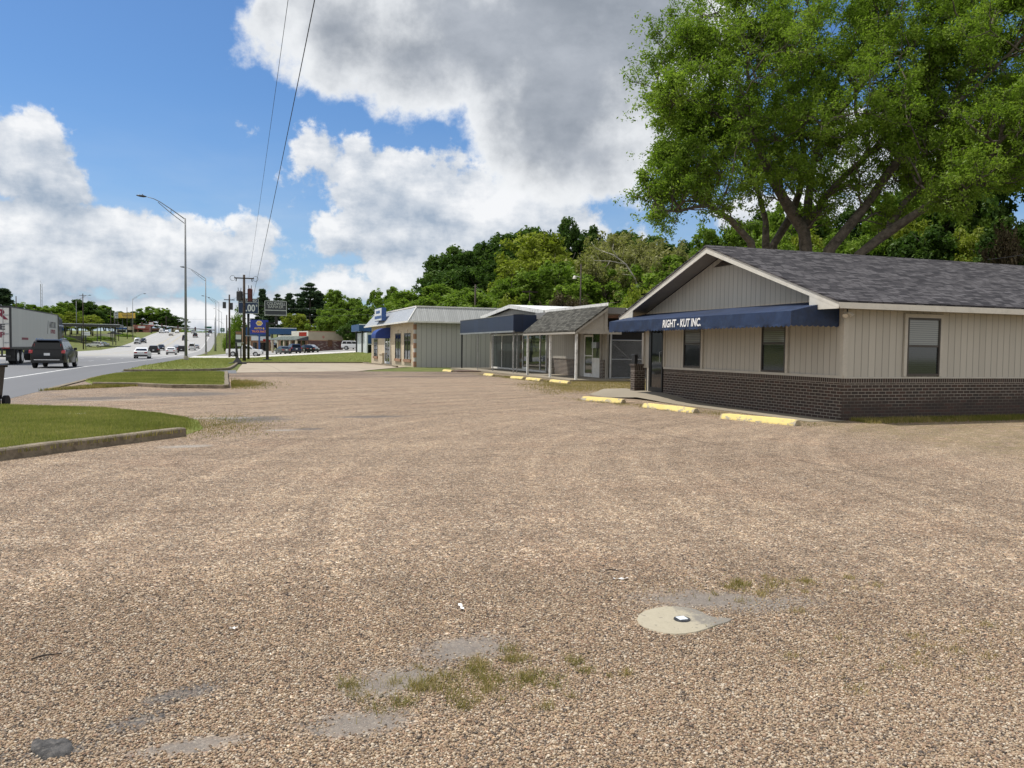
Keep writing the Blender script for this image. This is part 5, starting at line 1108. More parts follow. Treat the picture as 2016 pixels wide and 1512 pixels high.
def make_car(kind, col, label, cat, loc, rz, group=None, rear=None, rails=False, tail='tall', details=True):
    k = KINDS_[kind]; pm = CP_[col]; W = k['W']; root = thing({'suv': 'sport_utility_car', 'sedan': 'sedan_car', 'pickup': 'pickup_truck', 'van': 'delivery_van', 'oldsuv': 'sport_utility_car'}[kind], label, cat, loc, rz, group)
    yb, yf = k['wb']; R_ = k['wr']; zb = k['low'][-1][1]
    poly = list(k['low']) + [(yb - R_ - .05, zb)] + [(y, z + R_ - .30) for y, z in arch(yb, R_ + .05)] + [(yb + R_ + .05, zb - .04), (yf - R_ - .05, zb - .04)] + [(y, z + R_ - .30) for y, z in arch(yf, R_ + .05)] + [(yf + R_ + .05, zb)]
    P = np.array(poly); c = P.mean(0)
    def ring(s): q = P.copy(); d = c - q; q = q + d / (np.linalg.norm(d, axis=1)[:, None] + 1e-9) * s; return q
    xs = [(-W / 2, .07), (-W / 2 + .035, .02), (-W / 2 + .12, 0), (W / 2 - .12, 0), (W / 2 - .035, .02), (W / 2, .07)]
    bm = bmesh.new(); rows = []
    for x, s in xs:
        q = ring(s); rr = []
        for (y, z), (y0, z0) in zip(q, P):
            # belt line leans in a little, ends of the car curve in plan
            xx = x * (1 - .06 * max(0, (z - .95)) / .3) * (1 - .10 * max(0, abs(y) / (k['L'] / 2) - .82) / .18); rr.append(bm.verts.new((xx, y, z)))
        rows.append(rr)
    n = len(P)
    for a, b in zip(rows, rows[1:]):
        for i in range(n): bm.faces.new((a[i], a[(i + 1) % n], b[(i + 1) % n], b[i]))
    bm.faces.new(rows[0][::-1]); bm.faces.new(rows[-1]); bmesh.ops.recalc_face_normals(bm, faces=bm.faces[:])
    bmesh.ops.triangulate(bm, faces=[f for f in bm.faces if len(f.verts) > 4]); MB().bm(bm).build('body', pm, root, True, auto=38)
    y0, y1, t0, t1, z0, z1 = k['gh']; wb_, wt_ = W / 2 - .09, W / 2 - .09 - (z1 - z0) * .26
    def gx_(z): return wb_ + (wt_ - wb_) * (z - z0) / (z1 - z0)
    b = MB(); vs = []
    prof = [(y0, z0), (t0 - .05, z1 - .09), (t0 + .10, z1), ((t0 + t1) / 2, z1 + .035), (t1 - .12, z1), (t1 + .06, z1 - .07), (y1, z0)]
    for sx in (-1, -.85, .85, 1):
        for (y, z) in prof: vs.append((sx * gx_(z) if abs(sx) == 1 else sx * gx_(z), y, z - (.025 if abs(sx) == 1 and z > z0 + .1 else 0)))
    m_ = len(prof); fs = [(r_ * m_ + i, r_ * m_ + i + 1, (r_ + 1) * m_ + i + 1, (r_ + 1) * m_ + i) for r_ in range(3) for i in range(m_ - 1)] + [tuple(range(m_)), tuple(range(3 * m_ + m_ - 1, 3 * m_ - 1, -1))]
    b.add(vs, fs); bm = bmesh.new(); vv = [bm.verts.new(v) for v in b.v]
    for f in b.f: bm.faces.new([vv[i] for i in f])
    bmesh.ops.recalc_face_normals(bm, faces=bm.faces[:]); MB().bm(bm).build('cabin', pm, root, True, auto=30)
    def lerp(a, b_, f): return a + (b_ - a) * f
    za, zb_ = z0 + .05, z1 - .11; fa, fb = (za - z0) / (z1 - z0), (zb_ - z0) / (z1 - z0)
    ya, yb2 = lerp(y0, t0, fa) + .10, lerp(y0, t0, fb) + .12; yc, yd = lerp(y1, t1, fa) - .12, lerp(y1, t1, fb) - .12
    cuts = [0, .5, 1] if kind in ('sedan',) else [0, .62, 1] if kind == 'pickup' else [0, .28, .64, 1]
    for s in (-1, 1):
        for c0, c1 in zip(cuts, cuts[1:]):
            g = MB(); e = .03; q = [(lerp(ya, yc, c0) + (e if c0 else 0), za), (lerp(ya, yc, c1) - (e if c1 < 1 else 0), za), (lerp(yb2, yd, c1) - (e if c1 < 1 else 0), zb_), (lerp(yb2, yd, c0) + (e if c0 else 0), zb_)]
            g.add([(s * (gx_(z) + .006 - (.012 if z > z0 + .2 else 0)), y, z) for y, z in q], [(0, 1, 2, 3) if s > 0 else (3, 2, 1, 0)]); g.build('side_window', M['carglass'], root)
    def endglass(name, yb0, yt0, push, fl=.1, fh=.86):
        g = MB(); zl, zh = lerp(z0, z1 - .09, fl), lerp(z0, z1 - .09, fh); yl, yh = lerp(yb0, yt0, fl) + push, lerp(yb0, yt0, fh) + push
        q = [(-gx_(zl) * .86, yl, zl), (gx_(zl) * .86, yl, zl), (gx_(zh) * .82, yh, zh), (-gx_(zh) * .82, yh, zh)]; g.add(q if push < 0 else [q[1], q[0], q[3], q[2]], [(0, 1, 2, 3)]); g.build(name, M['carglass'], root)
    endglass('rear_window', y0, t0 - .05, -.012); endglass('windscreen', y1, t1 + .06, .012, .06, .9)
    for s in (-1, 1):
        for yw in (yb, yf):
            x = s * (W / 2 - .24); b = MB(); b.tube([(x, yw, R_), (x + s * .02, yw, R_), (x + s * .21, yw, R_), (x + s * .235, yw, R_)], [R_ - .05, R_, R_, R_ - .04], 20); w_ = b.build('tyre', M['rubber'], root, True, auto=40)
            b = MB(); b.tube([(x + s * .225, yw, R_), (x + s * .245, yw, R_)], [R_ * .66, R_ * .62], 16); b.build('rim', M['metal'] if col != 'black' else M['chrome'], w_)
        b = MB(); b.box(s * (W / 2 - .04) - .09 + s * .09, s * (W / 2 - .04) + .09 + s * .09, y1 - .42, y1 - .28, z0 - .02, z0 + .14, .03); b.build('wing_mirror', pm if col != 'white' else M['black'], root)
        yr = -k['L'] / 2
        if tail == 'tall':
            b = MB(); b.prism([(yr - .01, .92), (yr + .26, .92), (yr + .30, 1.12), (yr + .22, 1.12), (yr + .04, 1.06)], 'x', s * (W / 2 - .20), s * (W / 2 + .004)); zt_ = z1 - .25
            b.add([(s * (gx_(z0) - .16), y0 - .02, z0 - .06), (s * (gx_(z0) + .015), y0 - .004, z0 - .06), (s * (gx_(zt_) + .01), lerp(y0, t0, .62) + .01, zt_), (s * (gx_(zt_) - .09), lerp(y0, t0, .62) - .02, zt_)], [(0, 1, 2, 3)]); b.build('tail_light', M['red'], root)
        else:
            b = MB(); b.box(s * W * .33 - .18, s * W * .33 + .18, yr - .015, yr + .1, .70 if kind != 'pickup' else .85, .86 if kind != 'pickup' else 1.2, .02); b.build('tail_light', M['red'], root)
        b = MB(); b.box(s * W * .36 - .19, s * W * .36 + .19, k['L'] / 2 - .16, k['L'] / 2 - .03 + .03, .66 if kind in ('sedan',) else .80, .80 if kind in ('sedan',) else .98, .03); b.build('headlight', M['lens'], root)
    yr = -k['L'] / 2
    b = MB(); b.box(-.16, .16, yr - .025, yr + .02, .78 if kind != 'sedan' else .70, .93 if kind != 'sedan' else .84); b.build('number_plate', M['plate'], root)
    b = MB(); b.box(-W / 2 + .1, W / 2 - .1, yr - .03, yr + .12, .32, .50, .03); b.box(-W / 2 + .08, W / 2 - .08, k['L'] / 2 - .10, k['L'] / 2 + .01, .34, .50, .03); b.build('bumper', M['black'] if kind != 'pickup' else M['chrome'], root)
    b = MB(); b.box(-.6, .6, k['L'] / 2 - .08, k['L'] / 2 + .015, .55, .76, .02); b.build('grille', M['black'], root)
    if rails:
        b = MB()
        for s in (-1, 1): b.tube([(s * (wt_ - .06), t0 + .1, z1 + .0), (s * (wt_ - .06), t0 + .25, z1 + .06), (s * (wt_ - .06), t1 - .3, z1 + .07), (s * (wt_ - .06), t1 - .15, z1)], .02, 6)
        b.build('roof_rail', M['chrome'], root)
        b = MB(); b.box(-W * .36, W * .36, yr - .035, yr + .02, .49, .54, .01); b.build('bumper_strip', M['chrome'], root)
        b = MB(); b.box(-gx_(z1) * .85, gx_(z1) * .85, t0 - .22, t0 + .05, z1 - .07, z1 - .03, .015); b.build('spoiler', pm, root)
    if kind == 'pickup':
        b = MB(); b.box(-W / 2 + .16, W / 2 - .16, -2.82, -.42, 1.283, 1.288); b.build('bed', M['black'], root)
        b = MB(); b.box(-.62, .62, yr - .02, yr + .0, .85, 1.2, .01); b.build('tailgate', pm, root)
    return root
def onroad(px, py, back=2.4): 
    P = gp(px, py); return P
def car_at(px, py, kind, col, label, rz=0.0, **k):
    """px, py: where the middle of the end that faces the camera meets the ground"""
    P = gp(px, py); L2 = KINDS_[kind]['L'] / 2; f = -1 if k.pop('oncoming', False) else 1
    x, y = P[0], P[1] + L2
    if abs(rz) > .3: x, y = P[0] + L2 * .0, P[1] + .9
    pitch = math.atan((hz(x, y + 2) - hz(x, y - 2)) / 4)
    o = make_car(kind, col, label, 'pickup' if kind == 'pickup' else 'van' if kind == 'van' else 'car', (x, y, hz(x, y) + .01), rz + (math.pi if f < 0 else 0), **k)
    if abs(rz) < .3: o.rotation_euler.x = pitch * f
    return o
G1 = 'vehicles on the highway'; G2 = 'cars parked by the far shops'
make_car('suv', 'black', 'shiny black sport utility car with tall red tail lamps driving beside the white trailer', 'car', (-10.45, 57.4, .0), 0.0, G1, rails=True)
def lane(x, y, kind, col, label, away=True, **k):
    o = make_car(kind, col, label, 'pickup' if kind == 'pickup' else 'van' if kind == 'van' else 'car', (x, y, float(np.interp(y, _PY, _PZ)) + .02), 0 if away else math.pi, G1, **k)
    o.rotation_euler.x = math.atan((hz(x, y + 2) - hz(x, y - 2)) / 4) * (1 if away else -1); return o
def lane_px(px, py, *a, **k):
    P = gp(px, py); return lane(P[0], P[1] + (2.4), *a, **k)
lane_px(277, 706.3, 'sedan', 'white', 'white sedan nearest of the traffic driving away, left of the lamp post', tail='low')
lane_px(302, 697.8, 'suv', 'black', 'black hatchback car driving away just beyond the white sedan')
lane_px(316, 690.2, 'suv', 'black', 'black oncoming car between the two white sedans', away=False)
lane_px(336, 698.6, 'sedan', 'white', 'white car driving away close to the left of the lamp post', tail='low')
lane_px(347, 688, 'sedan', 'silver', 'silver oncoming car half hidden behind a black car by the lamp post', away=False)
lane_px(357, 695, 'suv', 'black', 'black car partly hidden behind the lamp post')
lane_px(377.5, 690, 'van', 'white', 'white boxy van just right of the lamp post')
lane_px(386, 687, 'sedan', 'silver', 'pale car half hidden behind the white boxy van', tail='low')
lane_px(384, 664.5, 'pickup', 'black', 'black pickup driving up the hill right of the lamp post', tail='low')
lane_px(363, 670.5, 'van', 'navy', 'dark vehicle half hidden behind the lamp post on the hill')
lane_px(336, 661, 'sedan', 'tan', 'pale oncoming sedan coming over the hill left of the lamp post', away=False)
lane_px(317, 656, 'van', 'white', 'white box truck coming over the crest', away=False)
lane_px(327.5, 655.5, 'sedan', 'white', 'white oncoming car beside the box truck on the crest', away=False)
lane_px(348, 655.8, 'sedan', 'white', 'white oncoming car right of the pale sedan on the crest', away=False)
lane_px(380, 656.5, 'suv', 'silver', 'silver car driving away near the crest')
lane_px(408, 662.5, 'sedan', 'silver', 'small grey sedan behind the second lamp post', tail='low')
lane_px(413.5, 657, 'suv', 'navy', 'dark blue car near the crest beside the signal pole')
lane_px(269, 677.5, 'van', 'silver', 'silver delivery van with dark sides coming down the far lane', away=False)
lane_px(281, 675.5, 'suv', 'black', 'dark car following the silver delivery van', away=False)
# side street and car parks
def parked(px, py, kind, col, label, rz, **k):
    P = gp(px, py); return make_car(kind, col, label, 'pickup' if kind == 'pickup' else 'van' if kind == 'van' else 'car', (P[0], P[1], hz(P[0], P[1]) + .06), rz, G2, **k)
cam_right = math.radians(-90 - 19.65 + 0)
parked(482, 702.8, 'pickup', 'white', 'white pickup truck crossing behind the utility pole and sign posts', cam_right + .12, tail='low')
parked(696, 689.6, 'oldsuv', 'white', 'white boxy sport utility car parked before the brick end of the strip store', cam_right + .10, tail='low')
parked(578, 696.5, 'suv', 'navy', 'dark blue sport utility car parked with its back to the grass verge', .15)
parked(557, 697.6, 'sedan', 'grey', 'dark small car parked at the left of the dark blue one', .2, tail='low')
parked(613, 694.2, 'sedan', 'silver', 'silver sedan parked facing the grass verge', math.pi + .2)
parked(603, 694.8, 'sedan', 'black', 'dark car hidden behind the silver parked sedan', .25, tail='low')
parked(566, 687, 'sedan', 'white', 'white rounded car parked close before the porch columns of the store', cam_right + .2, tail='low')
parked(548, 687, 'sedan', 'black', 'black car parked at the left end of the store porch', cam_right + .4, tail='low')
parked(537, 684, 'suv', 'grey', 'grey sport utility car behind the tall sign post', math.pi + .3)
parked(516, 683, 'sedan', 'silver', 'pale car parked below the blue parts sign', .2, tail='low')
parked(497, 683, 'suv', 'white', 'white car parked behind the bonnet of the white pickup', .3)
parked(539, 677, 'pickup', 'white', 'white pickup in the far row behind the grey car', .25, tail='low')
parked(553, 678.5, 'van', 'white', 'white vehicle at the far left end of the store porch', .25)
parked(186, 684, 'suv', 'white', 'white sport utility car parked below the small white sign across the highway', math.radians(75))
parked(199, 682, 'sedan', 'silver', 'silver car parked behind the white one across the highway', math.radians(75), tail='low')
parked(226, 661, 'pickup', 'grey', 'grey car in the raised lot across the highway', math.radians(75), tail='low')
# ------------------------------------------------------------------ articulated truck
M['trailer'] = siding_mat('white_trailer_panels', (.56, .57, .56), 1.2, .012, .05, 0, .35, streak=.12)
TX, TY, TL = -15.55, 63.6, 16.1
tr = thing('semi_trailer', 'long white box trailer with lettered doors on the highway', 'trailer', (TX, TY, 0))
b = MB(); b.box(-1.28, 1.28, .12, TL, 1.15, 4.05); b.build('box', M['trailer'], tr)
b = MB(); b.box(-1.3, -1.18, 0, .14, 1.1, 4.08); b.box(1.18, 1.3, 0, .14, 1.1, 4.08); b.box(-1.18, 1.18, 0, .14, 3.95, 4.08); b.box(1.26, 1.31, .14, TL, 1.12, 1.24); b.box(1.26, 1.30, .14, TL, 3.98, 4.06); b.box(1.25, 1.32, TL - .12, TL + .02, 1.1, 4.06); b.build('edge_frame', M['darkmetal'], tr)
for s in (-1, 1):
    b = MB(); b.box(min(s * .02, s * 1.17), max(s * .02, s * 1.17), .03, .10, 1.2, 3.94); dd = b.build('door', M['white'], tr)
    b = MB()
    for x in (.35, .8): b.tube([(s * x, .0, 1.2), (s * x, .0, 3.94)], .018, 6)
    for z in (1.5, 2.1, 2.8, 3.4): b.box(s * 1.0 - .12, s * 1.0 + .14, -.01, .03, z, z + .07)
    b.build('lock_bar', M['metal'], dd)
M['maroon'] = paint('maroon_lettering', (.22, .02, .05), .5, .1, 3); M['ink'] = paint('dark_lettering', (.06, .06, .075), .5, .1, 3)
text('R', 1.0, M['maroon'], Vector((.62, .02, 3.45)), R_CAM, 'lettering', tr, 1.5, .004, .02)
text('E', .55, M['ink'], Vector((.75, .02, 2.6)), R_CAM, 'lettering', tr, 1.2, .004, .02); text('P', .5, M['maroon'], Vector((.75, .02, 2.05)), R_CAM, 'lettering', tr, 1.2, .004, .02)
RS = Euler((math.pi / 2, 0, math.pi / 2))
text('ARTUR', .72, M['ink'], Vector((1.285, TL - 2.3, 3.05)), RS, 'lettering', tr, 1.15, .004, .015); text('EXPRESS', .46, M['maroon'], Vector((1.285, TL - 2.2, 2.50)), RS, 'lettering', tr, 1.1, .004, .01)
b = MB(); b.prism([(TL - 4.4, 2.3), (TL - 4.25, 2.3), (TL - 3.95, 3.4), (TL - 4.1, 3.4)], 'x', 1.281, 1.287); b.build('stripe_mark', M['ink'], tr); b = MB(); b.box(1.281, 1.286, 3.0, 5.0, 1.75, 1.92); b.build('red_mark', M['maroon'], tr)
b = MB(); b.box(-.5, .5, 1.2, TL - .5, .95, 1.15); b.box(-1.2, 1.2, .02, .14, .52, .64); b.box(-.75, -.65, .04, .14, .6, 1.12); b.box(.65, .75, .04, .14, .6, 1.12); b.box(-.55, -.4, 10.5, 10.7, .3, 1); b.box(.4, .55, 10.5, 10.7, .3, 1); b.build('chassis', M['darkmetal'], tr)
b = MB(); b.box(.7, 1.2, -.01, .02, 1.12, 1.2); b.box(-1.2, -.7, -.01, .02, 1.12, 1.2); b.build('tail_light', M['red'], tr)
for s in (-1, 1):
    for yw in (1.9, 3.2):
        b = MB(); b.tube([(s * .72, yw, .52), (s * .75, yw, .52), (s * 1.24, yw, .52), (s * 1.27, yw, .52)], [.46, .52, .52, .47], 20); w_ = b.build('tyre', M['rubber'], tr, True, auto=40)
        b = MB(); b.tube([(s * 1.20, yw, .52), (s * 1.278, yw, .52)], [.30, .31], 16); b.build('rim', M['white'], w_)
    b = MB(); b.box(s * 1.0 - .28, s * 1.0 + .28, .95, 1.0, .25, 1.1); b.build('mud_flap', M['black'], tr)
tk = thing('tractor_unit', 'dark blue truck tractor pulling the long white trailer', 'truck', (TX, TY + TL + .2, 0))
b = MB(); b.box(-1.1, 1.1, 1.2, 3.6, 1.0, 3.2, .12); b.prism([(1.3, 3.15), (3.5, 3.15), (3.2, 3.75), (1.4, 4.0)], 'x', -1.0, 1.0); b.box(-.95, .95, 3.6, 5.3, .9, 2.05, .12); b.box(-1.1, 1.1, -1.4, 5.2, .55, .95, .05); b.build('cab', CP_['navy'], tk)
b = MB(); b.box(1.102, 1.108, 2.5, 3.4, 2.1, 2.9); b.box(-.9, .9, 3.6, 3.62, 2.15, 3.0); b.build('window', M['carglass'], tk)
for s in (-1, 1):
    for yw in (-.6, .7, 4.6):
        b = MB(); b.tube([(s * .75, yw, .52), (s * 1.2, yw, .52)], [.52, .52], 20); w_ = b.build('tyre', M['rubber'], tk); b = MB(); b.tube([(s * 1.19, yw, .52), (s * 1.23, yw, .52)], [.3, .3], 14); b.build('rim', M['chrome'], w_)
    b = MB(); b.tube([(s * 1.05, 1.05, .9), (s * 1.05, 1.05, 4.0)], .07, 8); b.build('exhaust_stack', M['chrome'], tk)
# ------------------------------------------------------------------ lamps, poles, signs
def yat(px, X, py=690):
    d = ray(px, py); return float(d[1] * X / d[0])
def zat(px, py, Y):
    d = ray(px, py); return float(EYE + d[2] * Y / d[1])
def xat(px, py, Y):
    d = ray(px, py); return float(d[0] * Y / d[1])
LX = -4.75; LY = yat(366, LX); lz = hz(LX, LY); LHt = zat(364.7, 430, LY) - lz; kk = LY / ray(366, 500)[1] / F
lamp = thing('street_lamp', 'tall grey steel street lamp nearest, standing on the grass verge', 'street lamp', (LX, LY, lz), 0, 'street lamps along the highway')
b = MB(); b.tube([(0, 0, .5), (0, 0, LHt)], [.17, .085], 12); b.build('pole', M['lampsteel'], lamp, True)
b = MB(); b.box(-.3, .3, -.3, .3, -.3, .16); b.tube([(0, 0, .16), (0, 0, .5), (0, 0, .52)], [.27, .24, .17], 8); b.build('base', M['concrete'], lamp)
def arm_pt(px, py): return ((px - 364.7) * kk / .94, 0, (430 - py) * kk + LHt)
b = MB(); b.tube([arm_pt(365, 432), arm_pt(341, 414), arm_pt(322, 401), arm_pt(312, 396), arm_pt(301, 393.3)], [.055, .05, .045, .04, .035], 8); b.tube([arm_pt(365, 441), arm_pt(340, 421), arm_pt(319, 402)], .04, 8); b.tube([arm_pt(341, 415), arm_pt(340.5, 421)], .03, 6); b.build('arm', M['lampsteel'], lamp, True)
p0, p1 = Vector(arm_pt(300, 393)), Vector(arm_pt(283, 391.5)); b = MB(); b.tube([p0, p0.lerp(p1, .3), p0.lerp(p1, .7), p1], [.05, .13, .12, .05], 8); b.tube([p0.lerp(p1, .4), p0.lerp(p1, .4) + Vector((0, 0, .22))], .05, 6); b.build('lamp_head', M['darkmetal'], lamp, True)
for i, px in enumerate((405.5, 425.3, 431.2, 436.5, 439.5)):
    o = copy_tree(lamp); Y = yat(px, LX); s = 1.0; o.location = (LX, Y, hz(LX, Y))
    o['label'] = ['second street lamp from the camera, rising behind the first', 'third street lamp in the receding row beside the signal pole', 'fourth street lamp in the receding row', 'fifth street lamp in the receding row, among the far poles', 'farthest street lamp of the receding row'][i]
for px, py, d, lab in ((261, 588, 330, 'distant street lamp behind the billboard across the highway'), (150, 592, 300, 'distant street lamp above the ridge across the highway')):
    o = copy_tree(lamp); P = at(px, py, d); o.location = (P[0], P[1], P[2] - LHt); o.rotation_euler.z = math.pi; o['label'] = lab
def wpole(px, ptop, pbase, depth, r, label, arm=None, group=None, name='utility_pole'):
    P = at(px, ptop, depth); z0 = hz(P[0], P[1]) - .3; h = P[2] - z0
    o = thing(name, label, 'utility pole', (P[0], P[1], z0), 0, group)
    b = MB(); b.tube([(0, 0, 0), (0, 0, h)], [r, r * .65], 10); b.build('pole', M['wood'], o, True)
    if arm:
        for za, w in arm: b = MB(); b.box(-w / 2, w / 2, -.2, -.08, h - za, h - za + .12); b.build('crossarm', M['wood'], o)
    return o, h
up, uh = wpole(480.5, 541, 706, 88, .19, 'dark utility pole carrying two transformers behind the price sign', [(.45, 2.1)])
UPL = up.location
for dx, r_, h_, zt_, col in ((-.48, .33, 1.0, 2.9, 'darkmetal'), (.62, .27, 1.35, 2.95, 'rustred')):
    if col == 'rustred': M['rustred'] = paint('rusty_tank', (.10, .03, .03), .7, .3, 3)
    b = MB(); z = uh - zt_; b.tube([(dx, -.12, z), (dx, -.12, z + h_), (dx, -.12, z + h_ + .1)], [r_, r_, r_ * .6], 16); t_ = b.build('transformer', M[col], up, True, auto=40)
    b = MB()
    for q in (-.12, .12): b.tube([(dx + q, -.12, z + h_), (dx + q * 1.3, -.12, z + h_ + .45)], [.04, .03], 6)
    b.box(min(0, dx), max(0, dx), -.15, -.08, z + h_ * .6, z + h_ * .6 + .08); b.build('bushing', M['darkmetal'], t_)
for s in (-1, 1):
    b = MB(); b.tube([(s * .8, -.14, uh - .45), (s * .85, -.14, uh - .75)], .05, 6); b.tube([(s * (1.2 + .28 * math.cos(a)), -.14, uh - .42 + .28 * math.sin(a)) for a in np.linspace(0, 6.28, 16)], .02, 5); b.build('insulator', M['darkmetal'], up)
b = MB(); b.box(-.9, 0, -.15, -.08, uh - 7.6, uh - 7.5); b.box(0, 1.4, -.12, -.06, uh - 6.8, uh - 6.72); b.build('bracket', M['metal'], up)
u2, uh2 = wpole(451.5, 580, 690, 126, .18, 'utility pole with a small transformer beyond the first one', [(.9, 1.6)])
b = MB(); b.tube([(-.75, 0, uh2 - 2.2), (-.75, 0, uh2 - 1.2)], .26, 12); b.tube([(.3, 0, uh2 - 2.4), (.3, 0, uh2 - 1.3)], .24, 12); b.build('transformer', M['darkmetal'], u2)
wpole(446.3, 620, 684, 165, .16, 'thin utility pole standing close behind the second one', None)
wpole(163, 578, 688, 230, .17, 'wooden pole beside the small white sign across the highway', [(.6, 1.8)])
wpole(218, 611, 672, 300, .17, 'leftmost of the three dark poles on the far grass bank', [(.5, 1.8)], 'poles on the far grass bank'); wpole(225, 622, 666, 304, .15, 'middle one of the three dark poles on the far grass bank', None, 'poles on the far grass bank'); wpole(233.4, 634, 667, 310, .15, 'right one of the three dark poles on the far grass bank', None, 'poles on the far grass bank')
wpole(250, 605, 667, 330, .17, 'tall thin pole in front of the yellow billboard', None); wpole(31.5, 583, 620, 190, .16, 'wooden pole against the trees above the white trailer', None); wpole(266, 636, 658, 390, .15, 'pole before the far brick shops', None); wpole(327, 622, 650, 420, .2, 'distant wooden pole beside the round tree at the crest', [(.8, 2.2)])
wpole(936, 560, 610, 82, .14, 'lone wooden pole with a guy wire behind the metal roofed shop', None); wpole(1043, 572, 605, 78, .08, 'thin service mast behind the porch shop', [(.2, 1.6)])
lp, lh = wpole(1144, 520, 608, 66, .085, 'slim wooden pole with a small yard lamp before the hill trees', None, None, 'yard_lamp_pole'); lp['category'] = 'lamp pole'
b = MB(); b.tube([(0, 0, lh - 1.1), (-.6, -.1, lh - 1.0)], .025, 6); b.tube([(-.62, -.1, lh - 1.25), (-.62, -.1, lh - 1.12), (-.62, -.1, lh - .98)], [.16, .14, .05], 10); b.build('yard_lamp', M['fascia'], lp)
# wires
M['wire'] = paint('cable', (.015, .015, .016), .7, .1, 3)
def wire(name, p0, p1, sag, r, label, n=28):
    p0, p1 = Vector(p0), Vector(p1); b = MB(); pts = []
    for i in range(n + 1):
        f = i / n; p = p0.lerp(p1, f); p.z -= sag * 4 * f * (1 - f); pts.append(p)
    b.tube(pts, r, 5); return tag(b.build(name, M['wire'], None, org=tuple(pts[0])), label, 'wire')
def overhead(px0, py0, px1, py1, r, label, Yn, sag=.0):
    """a cable from the pole to a point seen at the top edge of the photograph, carried on past it"""
    a_ = at(px0, py0, UPL[1] / ray(px0, py0)[1]); d = ray(px1, py1); bpt = CP + d * (Yn / d[1]); v = bpt - a_
    return wire('overhead_wire', a_, a_ + v * 1.25, sag, r, label)
overhead(499, 582, 617, 0,   .017, 'thick black overhead cable crossing the sky from the transformer pole', 26, .3)
overhead(490, 548, 566, 0, .009, 'thin overhead wire left of the thick cable in the sky', 26, .2)
cEnd = at(748, 604, 78)
wire('service_wire', at(495, 600, 92), at(752, 606, 84), .35, .012, 'upper service wire running in front of the far trees', 16); wire('service_wire', at(495, 617, 92), at(752, 617, 84), .3, .012, 'lower service wire running in front of the far trees', 16)
wire('guy_wire', at(936, 562, 82), at(958, 582, 78), .02, .012, 'pale guy wire sloping from the lone wooden pole', 4); wire('service_wire', at(1944, 511, 26), at(2060, 494, 24), .02, .008, 'pale wire just above the grey roof ridge', 6)
wire('span_wire', at(325, 628, 380), at(700, 618, 300), .8, .03, 'far wire spanning over the highway crest', 12); wire('span_wire', at(452, 590, 126), at(480, 572, 88), .3, .014, 'short wire between the two utility poles', 8)
# signs: boxes facing back along the street
def signbox(px0, py0, px1, py1, depth, thick=.45, org=None):
    c = at((px0 + px1) / 2, (py0 + py1) / 2, depth); w = (px1 - px0) * depth / F / 1.0; h = (py1 - py0) * depth / F
    return Vector(c), w, h
def sign_on_poles(name, label, px0, py0, px1, py1, depth, poles, body, thick=.5):
    c, w, h = signbox(px0, py0, px1, py1, depth); z0 = hz(c.x, c.y); o = thing(name, label, 'sign', (c.x, c.y, z0)); zc = c.z - z0
    for (x, r) in poles: b = MB(); b.tube([(x * w / 2, .25, -.3), (x * w / 2, .25, zc - h / 2 + .1)], r, 10); b.build('pole', M['black'], o, True)
    b = MB(); b.box(-w / 2, w / 2, 0, thick, zc - h / 2, zc + h / 2, .03); bd = b.build('cabinet', body, o); return o, w, h, zc, bd
M['deepblue'] = paint('deep_blue_sign_face', (.012, .035, .10), .4, .1, 2); M['lines'] = paint('pale_sign_lettering', (.55, .58, .60), .5, .05, 2); M['slate'] = paint('slate_sign_face', (.035, .042, .055), .4, .12, 2)
M['greensign'] = paint('green_sign_face', (.005, .11, .075), .5, .1, 2); M['royalface'] = paint('royal_blue_sign_face', (.010, .03, .27), .4, .06, 2)
o, w, h, zc, bd = sign_on_poles('price_sign', 'dark blue fuel price sign behind the utility pole', 470, 587.5, 508, 617.5, 104, [(-.0, .16)], M['deepblue'], .6)
b = MB(); b.box(-w / 2 + .05, w / 2 - .05, -.012, 0, zc + h * .22, zc + h * .245); 
for x0, x1, z0, z1 in ((-w / 2, w / 2, zc + h / 2 - .05, zc + h / 2 + .01), (-w / 2, w / 2, zc - h / 2 - .01, zc - h / 2 + .06), (-w / 2 - .01, -w / 2 + .05, zc - h / 2, zc + h / 2), (w / 2 - .05, w / 2 + .01, zc - h / 2, zc + h / 2)): b.box(x0, x1, -.02, .001, z0, z1)
b.build('frame', M['lines'], bd)
text('UNLEADED', .40, M['lines'], Vector((.05, -.012, zc + h * .36)), R_CAM, 'lettering', bd, .98, .004, .01); text('.00', 1.25, M['signwhite'], Vector((.25, -.012, zc - h * .15)), R_CAM, 'digits', bd, .78, .004, .03); text('9', .42, M['signwhite'], Vector((w / 2 - .25, -.012, zc + h * .02)), R_CAM, 'digits', bd, .9, .004, .01)
o, w, h, zc, bd = sign_on_poles('realty_sign', 'dark slate sign with pale company lettering on a cranked black post', 522, 592.5, 563.5, 622, 96, [], M['slate'], .5)
b = MB()
for z in (zc - h * .15, zc - h * .47): b.box(-w / 2, w / 2, -.02, .0, z, z + .09)
for x0, x1, z0, z1 in ((-w / 2 - .01, w / 2 + .01, zc + h / 2 - .05, zc + h / 2 + .01), (-w / 2 - .01, -w / 2 + .05, zc - h / 2, zc + h / 2), (w / 2 - .05, w / 2 + .01, zc - h / 2, zc + h / 2)): b.box(x0, x1, -.018, .001, z0, z1)
b.build('frame', M['lines'], bd)
text('COLDWELL', .50, M['lines'], Vector((.05, -.01, zc + h * .30)), R_CAM, 'lettering', bd, .82, .004, .005); text('BANKER', .46, M['lines'], Vector((.0, -.01, zc + h * .09)), R_CAM, 'lettering', bd, 1.05, .004, .0)
s_ = 96 / F; b = MB(); x1 = (543.5 - 542.7) * s_; x0 = (527 - 542.7) * s_
